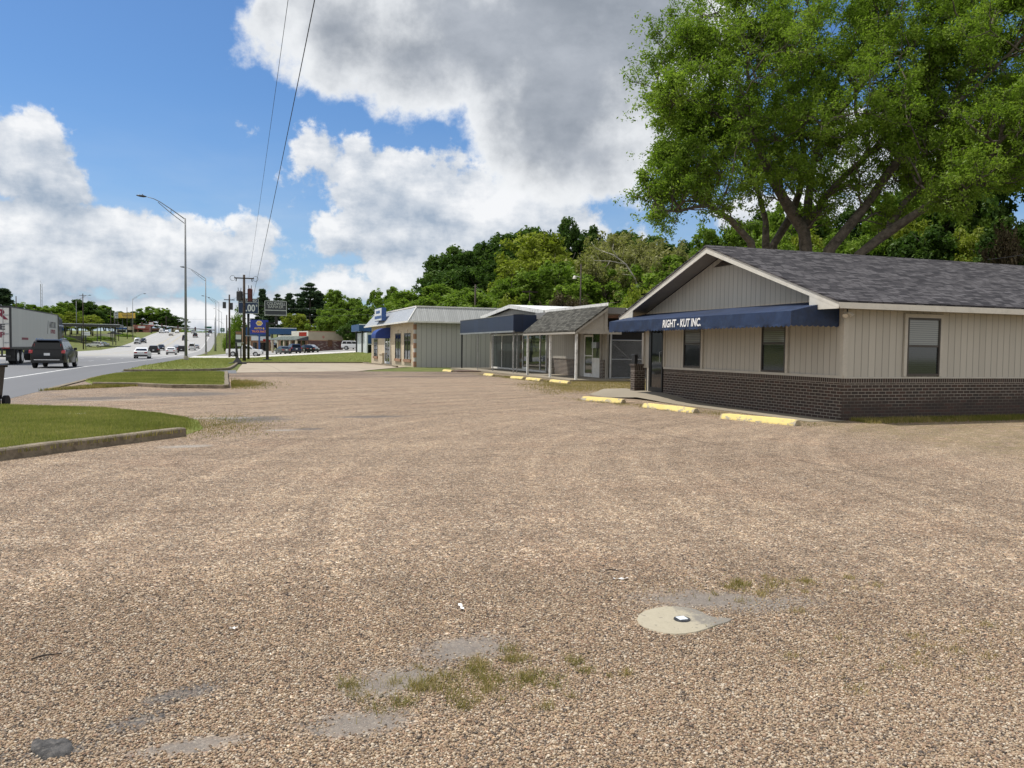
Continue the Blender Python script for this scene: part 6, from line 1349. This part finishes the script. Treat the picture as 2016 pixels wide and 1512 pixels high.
b.box(x1 - .13, x1 + .13, .1, .36, zc - (637 - 607.2) * s_ - .1, zc - h / 2 + .05); b.box(x0 - .1, x1 + .13, .12, .34, zc - (639 - 607.2) * s_, zc - (635.5 - 607.2) * s_); b.box(x0 - .17, x0 + .17, .06, .40, -.3, zc - (634.5 - 607.2) * s_); b.build('post', M['black'], o)
b = MB(); b.box(x0 - .5, x0 + .5, -.2, .65, -.1, .12); b.build('footing', M['darkmetal'], o)
o, w, h, zc, bd = sign_on_poles('parts_sign', 'bright blue auto and truck parts sign with a yellow hexagon badge', 493.5, 630, 527.5, 657.5, 152, [], M['royalface'], .4)
hexa = [(.62 * math.cos(a) * 1.05, .55 * math.sin(a)) for a in np.linspace(0, 2 * math.pi, 7)[:-1]]
b = MB(); b.prism([(x, zc + h * .27 + z) for x, z in hexa], 'y', -.02, 0); b.build('badge', M['lines'], bd); b = MB(); b.prism([(x * .86, zc + h * .27 + z * .86) for x, z in hexa], 'y', -.028, -.02); b.build('badge_face', M['gold'], bd)
text('NAPA', .34, M['royalface'], Vector((0, -.03, zc + h * .27)), R_CAM, 'lettering', bd, 1.0, .003, .005); text('AUTO &', .52, M['gold'], Vector((0, -.012, zc - h * .10)), R_CAM, 'lettering', bd, .95, .004, .015); text('TRUCK PARTS', .52, M['orange'], Vector((0, -.012, zc - h * .33)), R_CAM, 'lettering', bd, .82, .004, .015)
b = MB(); b.box(-.16, .16, .1, .35, -.3, zc - h / 2 + .02); b.build('post', M['signblue'], o)
o, w, h, zc, bd = sign_on_poles('tenant_sign', 'narrow roadside sign with stacked white panels and a red top, left of the utility pole', 463.5, 652, 475.5, 684, 112, [(-.75, .09), (.75, .09)], M['darkmetal'], .3)
for k, (z0, z1, mm) in enumerate(((.30, .47, 'tan_trim'), (.0, .28, 'signwhite'), (-.18, -.02, 'slate'), (-.42, -.22, 'signwhite'))):
    b = MB(); b.box(-w * .42, w * .42, -.02, 0, zc + z0 * h, zc + z1 * h); b.build('panel', M[mm], bd)
P = gp(468, 716.5); st = thing('sign_stand', 'black triangular stand with a bare post at the edge of the concrete lot', 'stand', (P[0], P[1], hz(P[0], P[1])))
b = MB(); b.box(-.75, .75, -.55, .55, 0, .10, .02); b.build('base_plate', M['black'], st); b = MB(); b.add([(-.45, -.4, .1), (.4, -.4, .1), (.4, .4, .1), (-.45, .4, .1), (-.05, -.05, .62), (.05, -.05, .62), (.05, .05, .62), (-.05, .05, .62)], [(0, 1, 5, 4), (1, 2, 6, 5), (2, 3, 7, 6), (3, 0, 4, 7), (4, 5, 6, 7)]); b.build('pyramid', M['black'], st)
b = MB(); b.tube([(0, 0, .6), (-.12, 0, 1.9)], [.07, .06], 8); b.build('post', M['black'], st)
# traffic signal with its long arm
P = gp(424, 691); X0, Y0s = P[0], P[1]; dpt = Y0s / ray(424, 660)[1]; sg_ = thing('traffic_signal', 'traffic signal pole with a long arm reaching over the highway', 'traffic signal', (X0, Y0s, hz(X0, Y0s)))
k_ = dpt / F; hp = 70 * k_; b = MB(); b.tube([(0, 0, -.2), (0, 0, hp)], [.34, .24], 12); b.build('pole', M['metal'], sg_, True)
def mp(px, py): return ((px - 424) * k_ / .93, -.1, (691 - py) * k_)
b = MB(); b.tube([mp(424, 650), mp(360, 646), mp(298, 640.5)], [.16, .13, .08], 8); b.build('arm', M['metal'], sg_, True)
for px, py in ((302, 641), (334.5, 643), (361, 645.5), (390, 648)):
    q = mp(px, py); b = MB(); b.box(q[0] - .2, q[0] + .2, q[1] - .3, q[1] - .02, q[2] - .55, q[2] + .55, .03); hd = b.build('signal_head', M['rustred'], sg_)
    for z in (-.35, 0, .35): b = MB(); b.tube([(q[0], q[1] - .3, q[2] + z), (q[0], q[1] - .42, q[2] + z)], .12, 10); b.build('lamp', M['black'], hd)
q = mp(412, 645); b = MB(); b.box(q[0] - 1.0, q[0] + 1.0, q[1] - .2, q[1] - .16, q[2] - .3, q[2] + .3); b.build('street_sign', M['greensign'], sg_)
P = gp(438, 690); dpt = 250; c = at(438, 649.5, dpt); o = thing('road_sign', 'green highway guide sign beside the far poles', 'sign', (c[0], c[1], hz(c[0], c[1]))); zc = c[2] - o.location.z; b = MB(); b.box(-.65, .65, 0, .05, zc - .55, zc + .55); b.build('panel', M['greensign'], o)
for x in (-.4, .4): b = MB(); b.tube([(x, .09, -.2), (x, .09, zc + .5)], .04, 6); b.build('post', M['metal'], o)
b = MB(); b.box(-.25, .25, -.012, 0, zc - .2, zc + .25); b.build('route_shield', M['signwhite'], o)
# billboards and small signs across the highway
for px0, py0, px1, py1, d, mm, lab in ((234, 615.5, 265, 626.5, 385, 'gold', 'yellow billboard above the trees across the highway'), (224.5, 614.5, 232.5, 627, 380, 'lines', 'pale narrow billboard beside the yellow one')):
    o, w, h, zc, bd = sign_on_poles('billboard', lab, px0, py0, px1, py1, d, [(-.5, .15), (.5, .15)], M['darkmetal'], .4); b = MB(); b.box(-w / 2 + .05, w / 2 - .05, -.03, 0, zc - h / 2 + .08, zc + h / 2 - .08); f_ = b.build('face', M[mm], bd)
    b = MB()
    for k in range(3): b.box(-w * .3 + k * .3, w * .38, -.045, -.03, zc + h * (.2 - .26 * k), zc + h * (.2 - .26 * k) + h * .1)
    b.build('print', M['slate'], f_)
o, w, h, zc, bd = sign_on_poles('shop_sign', 'small white sign on a post above the parked white car across the highway', 162.5, 653, 176, 660.5, 232, [(-.1, .09)], M['signwhite'], .3); b = MB(); b.box(-w * .4, w * .4, -.02, 0, zc - h * .1, zc + h * .12); b.build('print', M['lines'], bd)
o, w, h, zc, bd = sign_on_poles('shop_sign', 'red and white square sign by the far brick shops', 293, 634, 302, 642, 400, [(0, .2)], M['red'], .5); b = MB(); b.box(-w * .42, w * .42, -.03, 0, zc - .1, zc + h * .42); b.build('panel', M['signwhite'], bd)
# radio mast far away
P = at(81, 559, 900); zb = 0; rm = thing('radio_mast', 'thin lattice radio mast on the horizon above the trailer', 'mast', (P[0], P[1], 0)); b = MB(); hh = P[2]
for a in (0, 2.1, 4.2): b.tube([(1.1 * math.cos(a), 1.1 * math.sin(a), 0), (1.1 * math.cos(a), 1.1 * math.sin(a), hh)], .16, 4)
z = 0
while z < hh: b.tube([(1.1, 0, z), (-.55, .95, z + 2), (-.55, -.95, z + 4)], .1, 3); z += 4
b.build('lattice', M['rust'], rm)

# ------------------------------------------------------------------ far buildings
M['stucco'] = paint('tan_stucco', (.36, .315, .235), .8, .06, 1, objspace=False); M['patchbrick'] = brick_mat('mottled_brick', [(.10, .045, .04), (.15, .07, .06), (.09, .045, .045), (.36, .30, .26)], (.26, .20, .18), .45, .16)
M['tealroof'] = shingle_mat('grey_green_shingles', 'y', [(.10, .12, .11), (.15, .18, .165), (.19, .22, .20), (.24, .27, .25)], 2.5); M['parapet'] = paint('white_parapet', (.70, .68, .60), .7, .05, 1); M['pinkbrick'] = paint('rosy_brick', (.36, .16, .13), .85, .3, .6); M['blueband'] = paint('mid_blue_band', (.012, .07, .19), .5, .1, 1)
dC = 166.0; P = at(608, 690, dC); SX, SY = P[0], P[1]; sz = hz(SX, SY); XE2 = SX + 8.2; YE2 = SY + 13.5; zt_ = zat(608, 652.5, SY); zm = zat(608, 670, SY)
ss_ = thing('strip_store', 'low strip store with tan upper wall, mottled brick base and columned porch', 'building', (SX, SY, sz))
Q = (SX, SY, sz); b = MB(Q); b.box(SX, XE2, SY, SY + .3, sz - .5, zm); b.build('brick_wall', M['patchbrick'], ss_)
b = MB(Q); b.box(SX, XE2, SY - .04, SY + .3, zm, zt_); b.box(XE2 - .3, XE2, SY + .3, SY + 14, sz - .5, zt_ - .1); b.build('wall', M['stucco'], ss_)
b = MB(Q); b.box(SX - .02, XE2, SY - .1, SY + .3, zt_, zt_ + .14); b.box(SX - .02, XE2, SY - .06, SY - .04, zm - .06, zm + .08); b.build('wall_cap', M['tan_trim'], ss_)
b = MB(Q); b.box(SX - .02, SX + .25, SY + .3, SY + (YE2 - SY) * .55, sz + 3, zt_ + .1); b.box(SX - .02, SX + .25, SY + (YE2 - SY) * .55, YE2, sz + 3, zt_ - .8); b.build('parapet', M['parapet'], ss_)
b = MB(Q); b.box(SX - .1, SX + .25, SY + .3, YE2, sz - .5, sz + 3); b.build('front_wall', M['tan_trim'], ss_)
b = MB(Q); b.box(SX, XE2, SY + .3, YE2, zt_ - 1.2, zt_ - 1.1); b.build('roof', M['roofgrey'], ss_)
zp0, zp1 = zat(596, 669, SY), zat(600, 661.5, SY)
b = MB(Q); b.add([(SX - 2.9, SY + .2, zp0), (SX - 2.9, YE2 + .3, zp0), (SX, YE2 - 1.5, zp1), (SX, SY + .2, zp1), (SX - 2.9, SY + .2, zp0 - .12), (SX - 2.9, YE2 + .3, zp0 - .12)], [(0, 3, 2, 1), (0, 1, 5, 4)]); b.build('porch_roof', M['tealroof'], ss_)
b = MB(Q); b.add([(SX - 2.9, SY + .19, zp0 - .12), (SX, SY + .19, zp0 - .12), (SX, SY + .19, zp1)], [(0, 1, 2)]); b.build('porch_gable', M['slate'], ss_)
for y in np.linspace(SY + .5, YE2, 6): b = MB(Q); b.box(SX - 2.8, SX - 2.45, y - .18, y + .18, sz - .3, zp0); b.build('column', M['cream'], ss_)
for y in np.linspace(SY + 2, YE2 - 2, 6): b = MB(Q); b.box(SX - .14, SX - .1, y - .6, y + .6, sz + .3, sz + 2.3); b.build('window', M['pane'], ss_)
b = MB(Q); xr = SX + 5.0; b.box(xr - .55, xr + .55, SY - .06, SY, sz + 1.2, sz + 2.6); b.build('shutter', M['brownboard'], ss_)
b = MB(Q); y0_ = SY + .9; b.box(SX - .06, SX - .02, y0_, y0_ + 3.2, zt_ - 1.0, zt_ - .15); b.build('wall_sign', M['red'], ss_)
b = MB(Q); xd = SX + 3.4; b.add([(xd - .35, SY - .07, zm + .75), (xd, SY - .07, zm + .4), (xd + .35, SY - .07, zm + .75), (xd, SY - .07, zm + 1.1)], [(0, 1, 2, 3)]); b.build('diamond_mark', M['pinkbrick'], ss_)
ss_.rotation_euler.z = math.radians(24)
def block(name, label, px0, px1, ptop, depth, parts, deep=10, mat='stucco'):
    """box building set along the street grid; parts = (name, x0..x1 as fractions, z0..z1 as fractions, material, proud)"""
    P0, P1 = at(px0, 680, depth), at(px1, 680, depth); y = P0[1]; x0, x1 = P0[0], xat(px1, 680, y); z0 = min(hz(x0, y), hz(x1, y)) - .2; zt = zat((px0 + px1) / 2, ptop, y)
    o = thing(name, label, 'building', ((x0 + x1) / 2, y, z0)); w, h = x1 - x0, zt - z0
    b = MB(); b.box(-w / 2, w / 2, 0, deep, 0, h); b.build('wall', M[mat], o)
    for i, (nm, a0, a1, c0, c1, mm, pr) in enumerate(parts): b = MB(); b.box(-w / 2 + a0 * w, -w / 2 + a1 * w, -pr, -.001 if pr < .5 else .0, c0 * h, c1 * h); b.build(nm, M[mm], o)
    return o
block('parts_store', 'long parts store with a blue band behind the roadside signs', 478, 533, 645, 215, [('blue_band', 0, 1, .68, 1.0, 'blueband', .3), ('white_band', .3, 1, .50, .66, 'signwhite', .25), ('red_band', .72, 1, .47, .56, 'red', .28), ('door', .62, .9, 0, .42, 'pane', .06), ('window', .36, .5, .05, .42, 'pane', .06), ('pillar', .14, .28, 0, .46, 'cream', .2)], 14, 'tan_trim')
def canopy(label, px0, px1, py0, py1, depth, mat, deep=9, nposts=3):
    P0, P1 = at(px0, py0, depth), at(px1, py0, depth); y = P0[1]; x0, x1 = P0[0], xat(px1, py0, y); z0 = hz((x0 + x1) / 2, y) - .2; za, zb = zat((px0 + px1) / 2, py1, y) - z0, zat((px0 + px1) / 2, py0, y) - z0; w = x1 - x0
    o = thing('fuel_canopy', label, 'canopy', ((x0 + x1) / 2, y, z0)); b = MB(); b.box(-w / 2, w / 2, 0, deep, za, zb); b.build('roof', M[mat], o); b = MB(); b.box(-w / 2 - .02, w / 2 + .02, -.03, -.001, zb - .12, zb + .02); b.build('edge', M['signwhite'], o)
    for k in range(nposts):
        for yy in (1.2, deep - 1.2): x = -w / 2 + w * (k + .5) / nposts; b = MB(); b.box(x - .12, x + .12, yy - .12, yy + .12, 0, za); b.build('post', M['darkmetal'], o)
    return o
canopy('blue fuel canopy to the left of the strip store', 528, 584, 645.5, 658, 205, 'blueband', 8, 3)
canopy('blue canopy end showing past the metal roofed shop', 707, 742, 638.5, 652, 118, 'blueband', 8, 2)
canopy('long flat canopy across the highway beyond the trailer', 112, 236, 637.5, 642.5, 262, 'darkmetal', 10, 4)
block('corner_store', 'white narrow shop front past the corner of the metal roofed shop', 722, 745, 655, 116, [('window', .1, .7, .05, .45, 'pane', .05), ('panel', .1, .7, .5, .9, 'signblue', .05)], 10, 'signwhite')
block('station_store', 'low grey building under the long flat canopy across the highway', 118, 160, 661, 272, [('door', .3, .4, 0, .6, 'pane', .05), ('window', .05, .25, .2, .7, 'pane', .05), ('fence', 0, .7, 0, .2, 'darkmetal', .3)], 12, 'roofgrey')
block('far_shop', 'blue and white shop on the rise across the highway', 229, 250, 643, 400, [('blue_band', 0, 1, .55, .82, 'signblue', .2), ('window', .1, .9, .1, .45, 'pane', .05)], 14, 'signwhite')
block('far_shop', 'tan fronted shop between the blue one and the rosy brick ones', 250, 262, 643, 404, [('window', .1, .9, .1, .45, 'pane', .05)], 14, 'cream'); block('far_shop', 'rosy brick shop row near the crest of the highway', 262, 294, 640, 410, [('window', .05, .25, .1, .4, 'pane', .05), ('window', .35, .6, .1, .4, 'pane', .05), ('sign_band', .3, .75, .6, .85, 'signwhite', .1), ('awning', .0, 1, .45, .5, 'red', .6)], 14, 'pinkbrick')
block('far_shop', 'brown shop row running to the box truck on the crest', 296, 314, 646, 440, [('window', .1, .9, .1, .5, 'pane', .05)], 14, 'brownboard')
block('crest_house', 'large grey roofed house beyond the crest of the highway', 337, 357, 641, 620, [('window', .1, .4, .2, .5, 'pane', .1), ('window', .6, .9, .2, .5, 'pane', .1)], 16, 'stucco')
block('crest_shop', 'low brick shops just over the crest', 346, 362, 650, 560, [('sign_band', .1, .9, .5, .8, 'signwhite', .1)], 14, 'pinkbrick')
# hoardings / rails by the road on the far bank
for px0, px1, py, d, lab in ((188, 224, 662, 330, 'white low wall on the raised lot across the highway'),):
    P0, P1 = at(px0, py, d), at(px1, py, d); o = thing('low_wall', lab, 'wall', (P0[0], P0[1], hz(P0[0], P0[1]))); b = MB(); b.box(0, P1[0] - P0[0], 0, .3, -.5, .9); b.build('wall', M['parapet'], o)

# ------------------------------------------------------------------ small things lying about
wb = thing('wheeled_bin', 'black wheeled rubbish bin at the left end of the gravel drive', 'bin', (-5.42, 21.75, 0)); wb.rotation_euler.z = -.2
bm = bmesh.new(); bmesh.ops.create_cube(bm, size=1)
for v in bm.verts: s = 1 if v.co.z > 0 else .80; v.co = (v.co.x * .60 * s, v.co.y * .70 * s, .58 + v.co.z * .84)
bmesh.ops.bevel(bm, geom=bm.edges[:], offset=.035, segments=2, affect='EDGES'); MB().bm(bm).build('body', M['black'], wb, True, auto=35)
b = MB(); b.box(-.33, .33, -.38, .38, .985, 1.03, .02); b.box(-.31, .31, .36, .43, .95, 1.0, .015); b.build('lid', M['black'], wb)
for s in (-1, 1): b = MB(); b.tube([(s * .27, .30, .14), (s * .35, .30, .14)], .14, 18); b.build('wheel', M['rubber'], wb, False)
b = MB(); b.box(-.25, .25, -.22, .2, .0, .2, .02); b.build('foot', M['black'], wb)
P = gp(1335, 1220); mx, my = 2.44, 3.90
def cap_mat():
    m, t, b = newmat('stained_cap_concrete'); P = t.n('TexCoord').outputs['Object']; X = t.sep(P)[0]; n = t.noise(P, 14, 7, .7); f = t.noise(P, 90, 3)
    c = t.mix(n, (.34, .30, .215, 1), (.50, .45, .34, 1)); c = t.mix(t.m('MULTIPLY', f, .35), c, (.24, .21, .16, 1))
    d = t.ss(t.m('ADD', X, t.m('MULTIPLY', t.m('SUBTRACT', n, .5), .55)), .03, .16); c = t.mix(t.m('MULTIPLY', d, .85), c, t.mix(t.noise(P, 60, 5, .75), (.07, .06, .052, 1), (.30, .28, .25, 1)))
    c = t.mix(t.m('MULTIPLY', t.ss(t.noise(P, 26, 5, .7), .58, .68), .7), c, (.14, .12, .10, 1))
    t.set(b.inputs['Base Color'], c); b.inputs['Roughness'].default_value = .95; t.set(b.inputs['Normal'], t.bump(t.m('ADD', n, f), .5, .004)); return m
M['cap'] = cap_mat()
cap = thing('cleanout_cap', 'round pale concrete cap with a small white lid set in the gravel', 'concrete cap', (mx, my, 0))
outl = [(gp(x, y)[0] - mx, gp(x, y)[1] - my) for x, y in ((1255, 1220), (1259, 1211), (1270, 1204), (1288, 1199), (1308, 1196), (1330, 1195.5), (1350, 1197), (1368, 1201), (1380, 1206), (1392, 1213), (1408, 1217), (1428, 1218), (1441, 1220), (1432, 1226), (1410, 1232), (1392, 1239), (1372, 1245), (1350, 1248.5), (1330, 1249.5), (1308, 1247.5), (1288, 1243), (1270, 1236), (1259, 1228))]
n_ = len(outl); b = MB(); b.add([(x, y, .006) for x, y in outl] + [(x * 1.05, y * 1.05, -.01) for x, y in outl], [tuple(range(n_ - 1, -1, -1))] + [(i, (i + 1) % n_, n_ + (i + 1) % n_, n_ + i) for i in range(n_)]); b.build('slab', M['cap'], cap)
b = MB(); b.tube([(0.01, 0, .006), (.01, 0, .012)], [.048, .046], 20); b.build('rim', M['darkmetal'], cap); b = MB(); b.box(-.018, .036, -.027, .027, .012, .018, .003); b.build('lid', M['signwhite'], cap)
def scrap(px, py, L, wd, rz, mat, name, label, cat, lift=.012):
    P = gp(px, py); b = MB(); n = 5
    vs = []
    for i in range(n + 1):
        f = i / n - .5; vs += [(f * L, -wd / 2 * (1 + .3 * math.sin(i * 2.1)), lift + .006 * math.sin(i * 1.7)), (f * L, wd / 2 * (1 + .3 * math.cos(i * 1.3)), lift + .006 * math.cos(i * 2.3)), ]
    b.add(vs, [(2 * i, 2 * i + 2, 2 * i + 3, 2 * i + 1) for i in range(n)]); o = b.build(name, mat, None, org=(0, 0, 0)); o.location = (P[0], P[1], hz(P[0], P[1])); o.rotation_euler.z = rz; return tag(o, label, cat)
scrap(908, 1198, .10, .018, 1.45, M['white'], 'paper_scrap', 'narrow white scrap lying lengthways on the gravel left of the concrete cap', 'scrap'); scrap(1222, 1142, .10, .02, -.2, M['white'], 'paper_scrap', 'white scrap on the gravel just beyond the concrete cap', 'scrap')
scrap(460, 1240, .04, .02, 0, M['white'], 'paper_scrap', 'tiny white scrap on the open gravel at the left', 'scrap'); scrap(152, 830, .30, .12, .1, M['white'], 'paper_scrap', 'crumpled white litter on the grass of the nearest island', 'litter', .16); scrap(1280, 759 , .16, .05, .3, M['white'], 'paper_scrap', 'white scrap at the foot of the brick pier', 'scrap', .22)
for px, py, L_, rz, lab in ((92, 1297, .13, .3, 'short dark twig lying on the gravel at the left'), (1206, 1127, .10, -.5, 'thin dark twig beyond the white scrap near the concrete cap')):
    P = gp(px, py); b = MB(); b.tube([(-L_ / 2, 0, .014), (-L_ * .1, .008, .018), (L_ / 2, -.004, .014)], [.004, .005, .003], 6); o = b.build('twig', M['bark2'], None); o.location = (P[0], P[1], 0); o.rotation_euler.z = rz; tag(o, lab, 'twig')
# old asphalt showing near the camera
P = gp(102, 1475); r_ = np.random.default_rng(4); cr = [(gp(x, y)[0] - P[0], gp(x, y)[1] - P[1]) for x, y in ((64, 1464), (72, 1458), (86, 1461), (99, 1457), (112, 1460), (126, 1456), (138, 1462), (142, 1474), (137, 1485), (122, 1491), (104, 1492), (86, 1496), (70, 1487), (62, 1475))]
n_ = len(cr); vs = [(x, y, .009) for x, y in cr] + [(x * 1.12, y * 1.12, -.005) for x, y in cr] + [(x * .55 + r_.normal(0, .006), y * .55 + r_.normal(0, .006), .0135 + r_.normal(0, .002)) for x, y in cr] + [(0, 0, .013)]
b = MB(); b.add(vs, [(i, n_ + i, n_ + (i + 1) % n_, (i + 1) % n_) for i in range(n_)] + [(2 * n_ + i, i, (i + 1) % n_, 2 * n_ + (i + 1) % n_) for i in range(n_)] + [(3 * n_, 2 * n_ + i, 2 * n_ + (i + 1) % n_) for i in range(n_)])
o = b.build('asphalt_lump', paint('old_asphalt', (.075, .072, .070), .95, .5, 26, bump=.012, dirt=((.19, .17, .15), .6)), None, True); o.location = (P[0], P[1], 0); tag(o, 'dark crumbling lump of old asphalt in the near left corner of the gravel', 'asphalt lump')
# loose pea gravel close to the camera
def pebbles(n):
    bm = bmesh.new(); bmesh.ops.create_icosphere(bm, subdivisions=1, radius=1); bv = np.array([v.co[:] for v in bm.verts]); bf = np.array([[v.index for v in f.verts] for f in bm.faces]); bm.free()
    c4_ = [gp(-60, 1530), gp(2076, 1530), gp(2076, 1060), gp(-60, 1060)]
    P = np.concatenate([np.array(c4_[0])[None] * 0]); r_ = np.random.default_rng(3); out = []
    while sum(len(q) for q in out) < n:
        k = n; pxs = r_.uniform(-60, 2076, k); t_ = r_.random(k); pys = 1055 + (1530 - 1055) * t_
        d = FW[None] + RT[None] * ((pxs - PW / 2) / F)[:, None] - UP[None] * ((pys - PH / 2) / F)[:, None]; q = CP[None] + d * (-EYE / d[:, 2])[:, None]
        dist = np.hypot(q[:, 0], q[:, 1]); keep = r_.random(k) < np.clip((dist / 5.5) ** 2, 0, 1) * .9 * (1 - .98 * sstep(3.4, 6.4, dist))      # even over the ground, not over the picture
        bare = np.zeros(k)
        for (x, y, rx, ry) in ((.72, 3.58, .40, .22), (1.14, 3.88, .34, .22), (.5, 3.22, .3, .16), (-.36, 3.52, .2, .08), (-.2, 3.74, .26, .09), (-.9, 3.36, .16, .08), (2.78, 4.2, .5, .24), (-.15, 3.24, .3, .1), (-.62, 3.35, .13, .07)): bare = np.maximum(bare, np.exp(-(((q[:, 0] - x) / rx) ** 2 + ((q[:, 1] - y) / ry) ** 2)))
        keep &= r_.random(k) > bare * 1.05; keep &= (np.hypot((q[:, 0] - mx + .03) / 1.15, (q[:, 1] - my)) > .20) | ((q[:, 0] > mx + .10) & (r_.random(k) < .45))
        out.append(q[keep])
    q = np.concatenate(out)[:n]; s = r_.uniform(.0036, .0070, n) * np.where(r_.random(n) < .05, 1.5, 1); sc = np.stack([r_.uniform(.8, 1.3, n), r_.uniform(.7, 1.1, n), r_.uniform(.5, .8, n)], -1) * s[:, None]
    a = r_.uniform(0, 6.28, n); tl = r_.normal(0, .3, n); wob = 1 + r_.normal(0, .10, (n, len(bv), 1)); L = bv[None] * wob * sc[:, None, :]
    x = L[..., 0] * np.cos(a)[:, None] - L[..., 1] * np.sin(a)[:, None]; y = L[..., 0] * np.sin(a)[:, None] + L[..., 1] * np.cos(a)[:, None]; z = L[..., 2] + x * tl[:, None] * .6
    V = np.stack([x + q[:, 0:1], y + q[:, 1:2], z + (sc[:, 2] * .45)[:, None]], -1).reshape(-1, 3); Fc = (bf[None] + (np.arange(n) * len(bv))[:, None, None]).reshape(-1, 3)
    return np_mesh('loose_gravel', V, Fc, True, np.repeat(r_.random(n), len(bv)))
m, t, b_ = newmat('pebble_stone'); a_ = t.n('Attribute', attribute_name='tint').outputs['Fac']; cc = t.mix(1.0, t.ramp(a_, PEBBLE), (.93, .872, .81, 1), 'MULTIPLY'); nn_ = t.noise(t.pos(), 160, 3); t.set(b_.inputs['Base Color'], t.mix(t.m('MULTIPLY', nn_, .5), cc, (.10, .075, .055, 1))); b_.inputs['Roughness'].default_value = .75; b_.inputs['Specular IOR Level'].default_value = .35
tag(link('loose_gravel', pebbles(100000), m), 'loose pea gravel pebbles close by', None, None, 'stuff')
bpy.context.view_layer.update()
